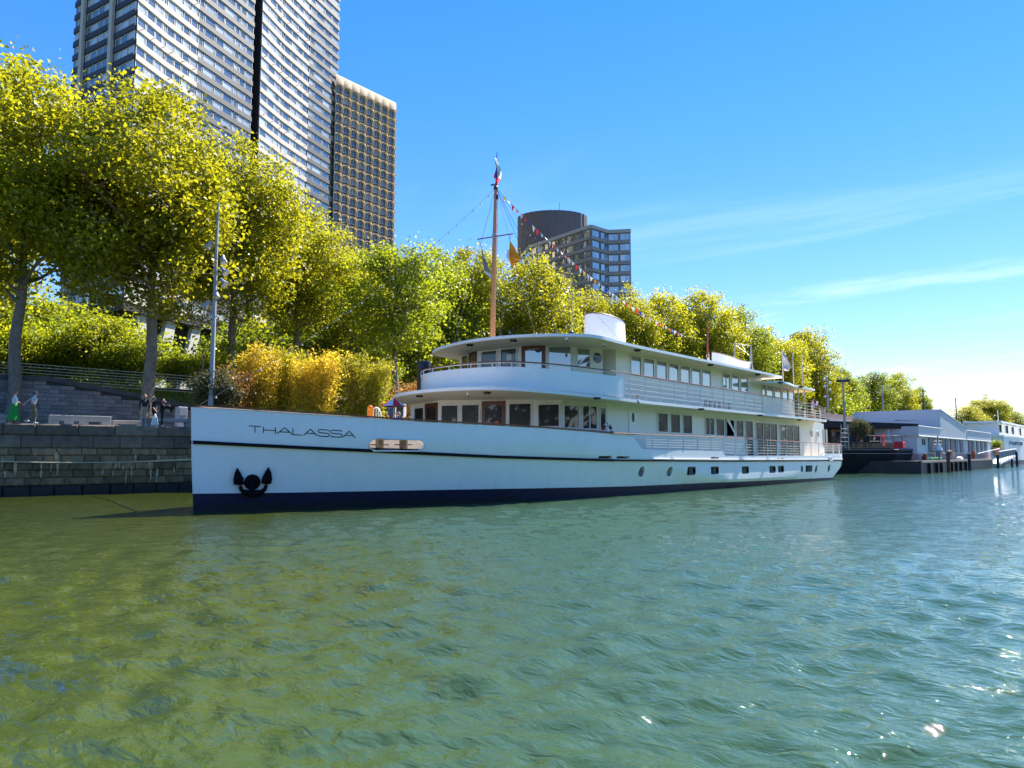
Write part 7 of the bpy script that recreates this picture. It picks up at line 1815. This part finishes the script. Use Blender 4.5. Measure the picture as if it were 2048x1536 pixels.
# the couple walking hand in hand
person('woman in a white top and long bright green skirt', qpt(23, .55), right, {'top': wht, 'uparm': wht, 'leg': green, 'hips': green, 'shin': skin, 'shoe': cl('shoe_tan', (.35, .2, .12))}, hair_r,
       dict(elR=(.22, .10, 1.16), wrR=(.17, .36, 1.03), elL=(-.23, -.05, 1.15), wrL=(-.24, .02, .90), kneeR=(.09, .10, .50), ankR=(.09, .12, .09)), 1.70, skirt=green)
person('man in a grey T-shirt and khaki trousers striding along the quay', qpt(61, .5), right, out(greyt, khaki, shoew), hair_b,
       dict(elL=(-.24, -.22, 1.20), wrL=(-.16, -.40, 1.02), elR=(.24, -.06, 1.14), wrR=(.24, .05, .92), kneeL=(-.09, .06, .51), ankL=(-.09, -.30, .20), kneeR=(.09, .14, .51), ankR=(.09, .08, .09), chest=(0, .04, 1.30), neck=(0, .06, 1.46), head=(0, .10, 1.62), shL=(-.185, .03, 1.41), shR=(.185, .03, 1.41)), 1.76, bald=True)
fac = YAW + math.pi / 2 + math.pi                               # towards the photographer
o_, B_, add_ = person('man in a black jumper, sunglasses and grey trousers standing by the big trunk', qpt(285, .55), fac + .35, out(blk, tan, shoew, True), hair_f,
       dict(elL=(-.25, -.03, 1.15), wrL=(-.24, .05, .90), kneeL=(-.10, .06, .50), ankL=(-.12, .02, .09)), 1.80)
add_('sunglasses', MB().box((B_['head'][0] - .07, B_['head'][1] + .085, B_['head'][2] - .008), (B_['head'][0] + .07, B_['head'][1] + .108, B_['head'][2] + .032)), blk, False)
add_('collar', MB().tube([(-.05, .06, 1.45), (0, .10, 1.40), (.05, .06, 1.45)], .016, 5), wht)
person('woman in black carrying a white bag between two companions', qpt(303.5, .7), right - .5, out(blk, blk, shoew), hair_b,
       dict(elL=(-.23, .02, 1.15), wrL=(-.24, .18, 1.00), elR=(.26, .02, 1.15), wrR=(.25, .17, .97), kneeR=(.09, .08, .5), ankR=(.09, .03, .09)), 1.66)
c = qpt(307, .35); single('white_bag', MB().lathe((c[0], c[1], QZ + .05), [(.20, 0), (.18, .30), (.06, .62), (.02, .68)], 8, 1.0, .4), wht, 'white carrier bag hanging beside the woman in black', 'bag')
o_, B_, add_ = person('person in a black jacket raising one hand to the face', qpt(320.5, .8), right - .3, out(blk, blk, shoew, True), hair_b,
       dict(elR=(.22, .15, 1.20), wrR=(.09, .17, 1.46), elL=(-.20, .10, 1.18), wrL=(-.02, .26, 1.10)), 1.62)
add_('shirt_front', MB().obox((.0, .145, 1.32), (.035, 0, 0), (0, .012, 0), (0, 0, .10)), wht, False)
c = qpt(331, .7); m = MB(); m.tube(catmull([(c[0] - .2, c[1], QZ + 1.12), (c[0], c[1], QZ + 1.18), (c[0] + .22, c[1], QZ + 1.10), (c[0] + .24, c[1], QZ + .85)], 4), [.06, .09, .11, .12, .13, .13, .13, .12, .12, .11, .1, .08, .05], 8); single('black_coat', m, blk, 'folded black coat carried over the arm of the last stroller', 'coat', None, True)
# on the ship
x, y, z = deck_pt(773.5, 34.2); person('woman with auburn hair in a pale top on the fore deck', (x, y, z - .06), fac + .9, out(wht, blk), hair_r, None, 1.62, hair_long=True)
x, y, z = deck_pt(796, 34.6); person('person with curly hair in a royal blue shirt on the fore deck', (x, y, z + .02), fac + .6, out(blue, blk), hair_g, dict(elL=(-.30, .05, 1.42), wrL=(-.20, .0, 1.60)), 1.74)
x, y, z = deck_pt(804.5, 34.8); person('person in a white shirt beside the blue shirted one', (x, y, z - .08), fac - .5, out(wht, blk), hair_f, dict(elR=(.22, .12, 1.25), wrR=(.10, .22, 1.48)), 1.66)
x, y, z = deck_pt(817, 35.4); person('person in a red top close to the ship house', (x, y, z - .10), fac, out(red, blk), hair_b, None, 1.58)
sp = onY(1626.5, HORIZON, 21.6); zs_ = zdeck(float(sp[0]), 21.6)
o_, B_, add_ = person('man in a lilac shirt and pale green shorts reading at the stern rail', (float(sp[0]), 21.5, zs_), -math.pi / 2 - .9, out(lilac, mint, None, True, True), hair_d,
       dict(elL=(-.22, .10, 1.17), wrL=(-.10, .30, 1.22), elR=(.22, .10, 1.17), wrR=(.10, .30, 1.22)), 1.78)
add_('newspaper', MB().obox((0, .36, 1.32), (.20, 0, 0), (0, .012, 0), (0, .04, .20)), paper, False)
# sandstone litter bin and grey post by the wall, near the bow
p = qpt(360, 5.5); single('grey_cabinet', MB().cbox((p[0] - .3, p[1] - .2, QZ), (p[0] + .3, p[1] + .25, QZ + 1.45), .03).box((p[0] - .22, p[1] - .23, QZ + .9), (p[0] + .22, p[1] - .19, QZ + 1.3)), mat('cabinet_blue_grey', (.30, .34, .42), .6), 'pale blue grey cabinet standing against the wall by the bow', 'cabinet')
p = qpt(390.5, .5); fpz = thing('flower_planter', 'dark planter with orange blooms at the quay edge beside the bow', 'planter', p)
part('pot', MB().lathe((p[0], p[1], QZ), [(.16, 0), (.22, .5), (.24, .55)], 12), mat('planter_brown', (.06, .045, .03), .8), fpz)
rgq = np.random.default_rng(4); P_ = rgq.normal(size=(260, 3)) * np.array([.16, .16, .10]); N_ = rgq.normal(size=(260, 3)); N_ /= np.linalg.norm(N_, axis=1, keepdims=True)
o = bpy.data.objects.new('flowers', leaf_mesh('flowers', P_ + np.array([0, 0, .72]), N_, .12, mat('orange_bloom', (.65, .22, .05), .7), rgq)); link(o, fpz)
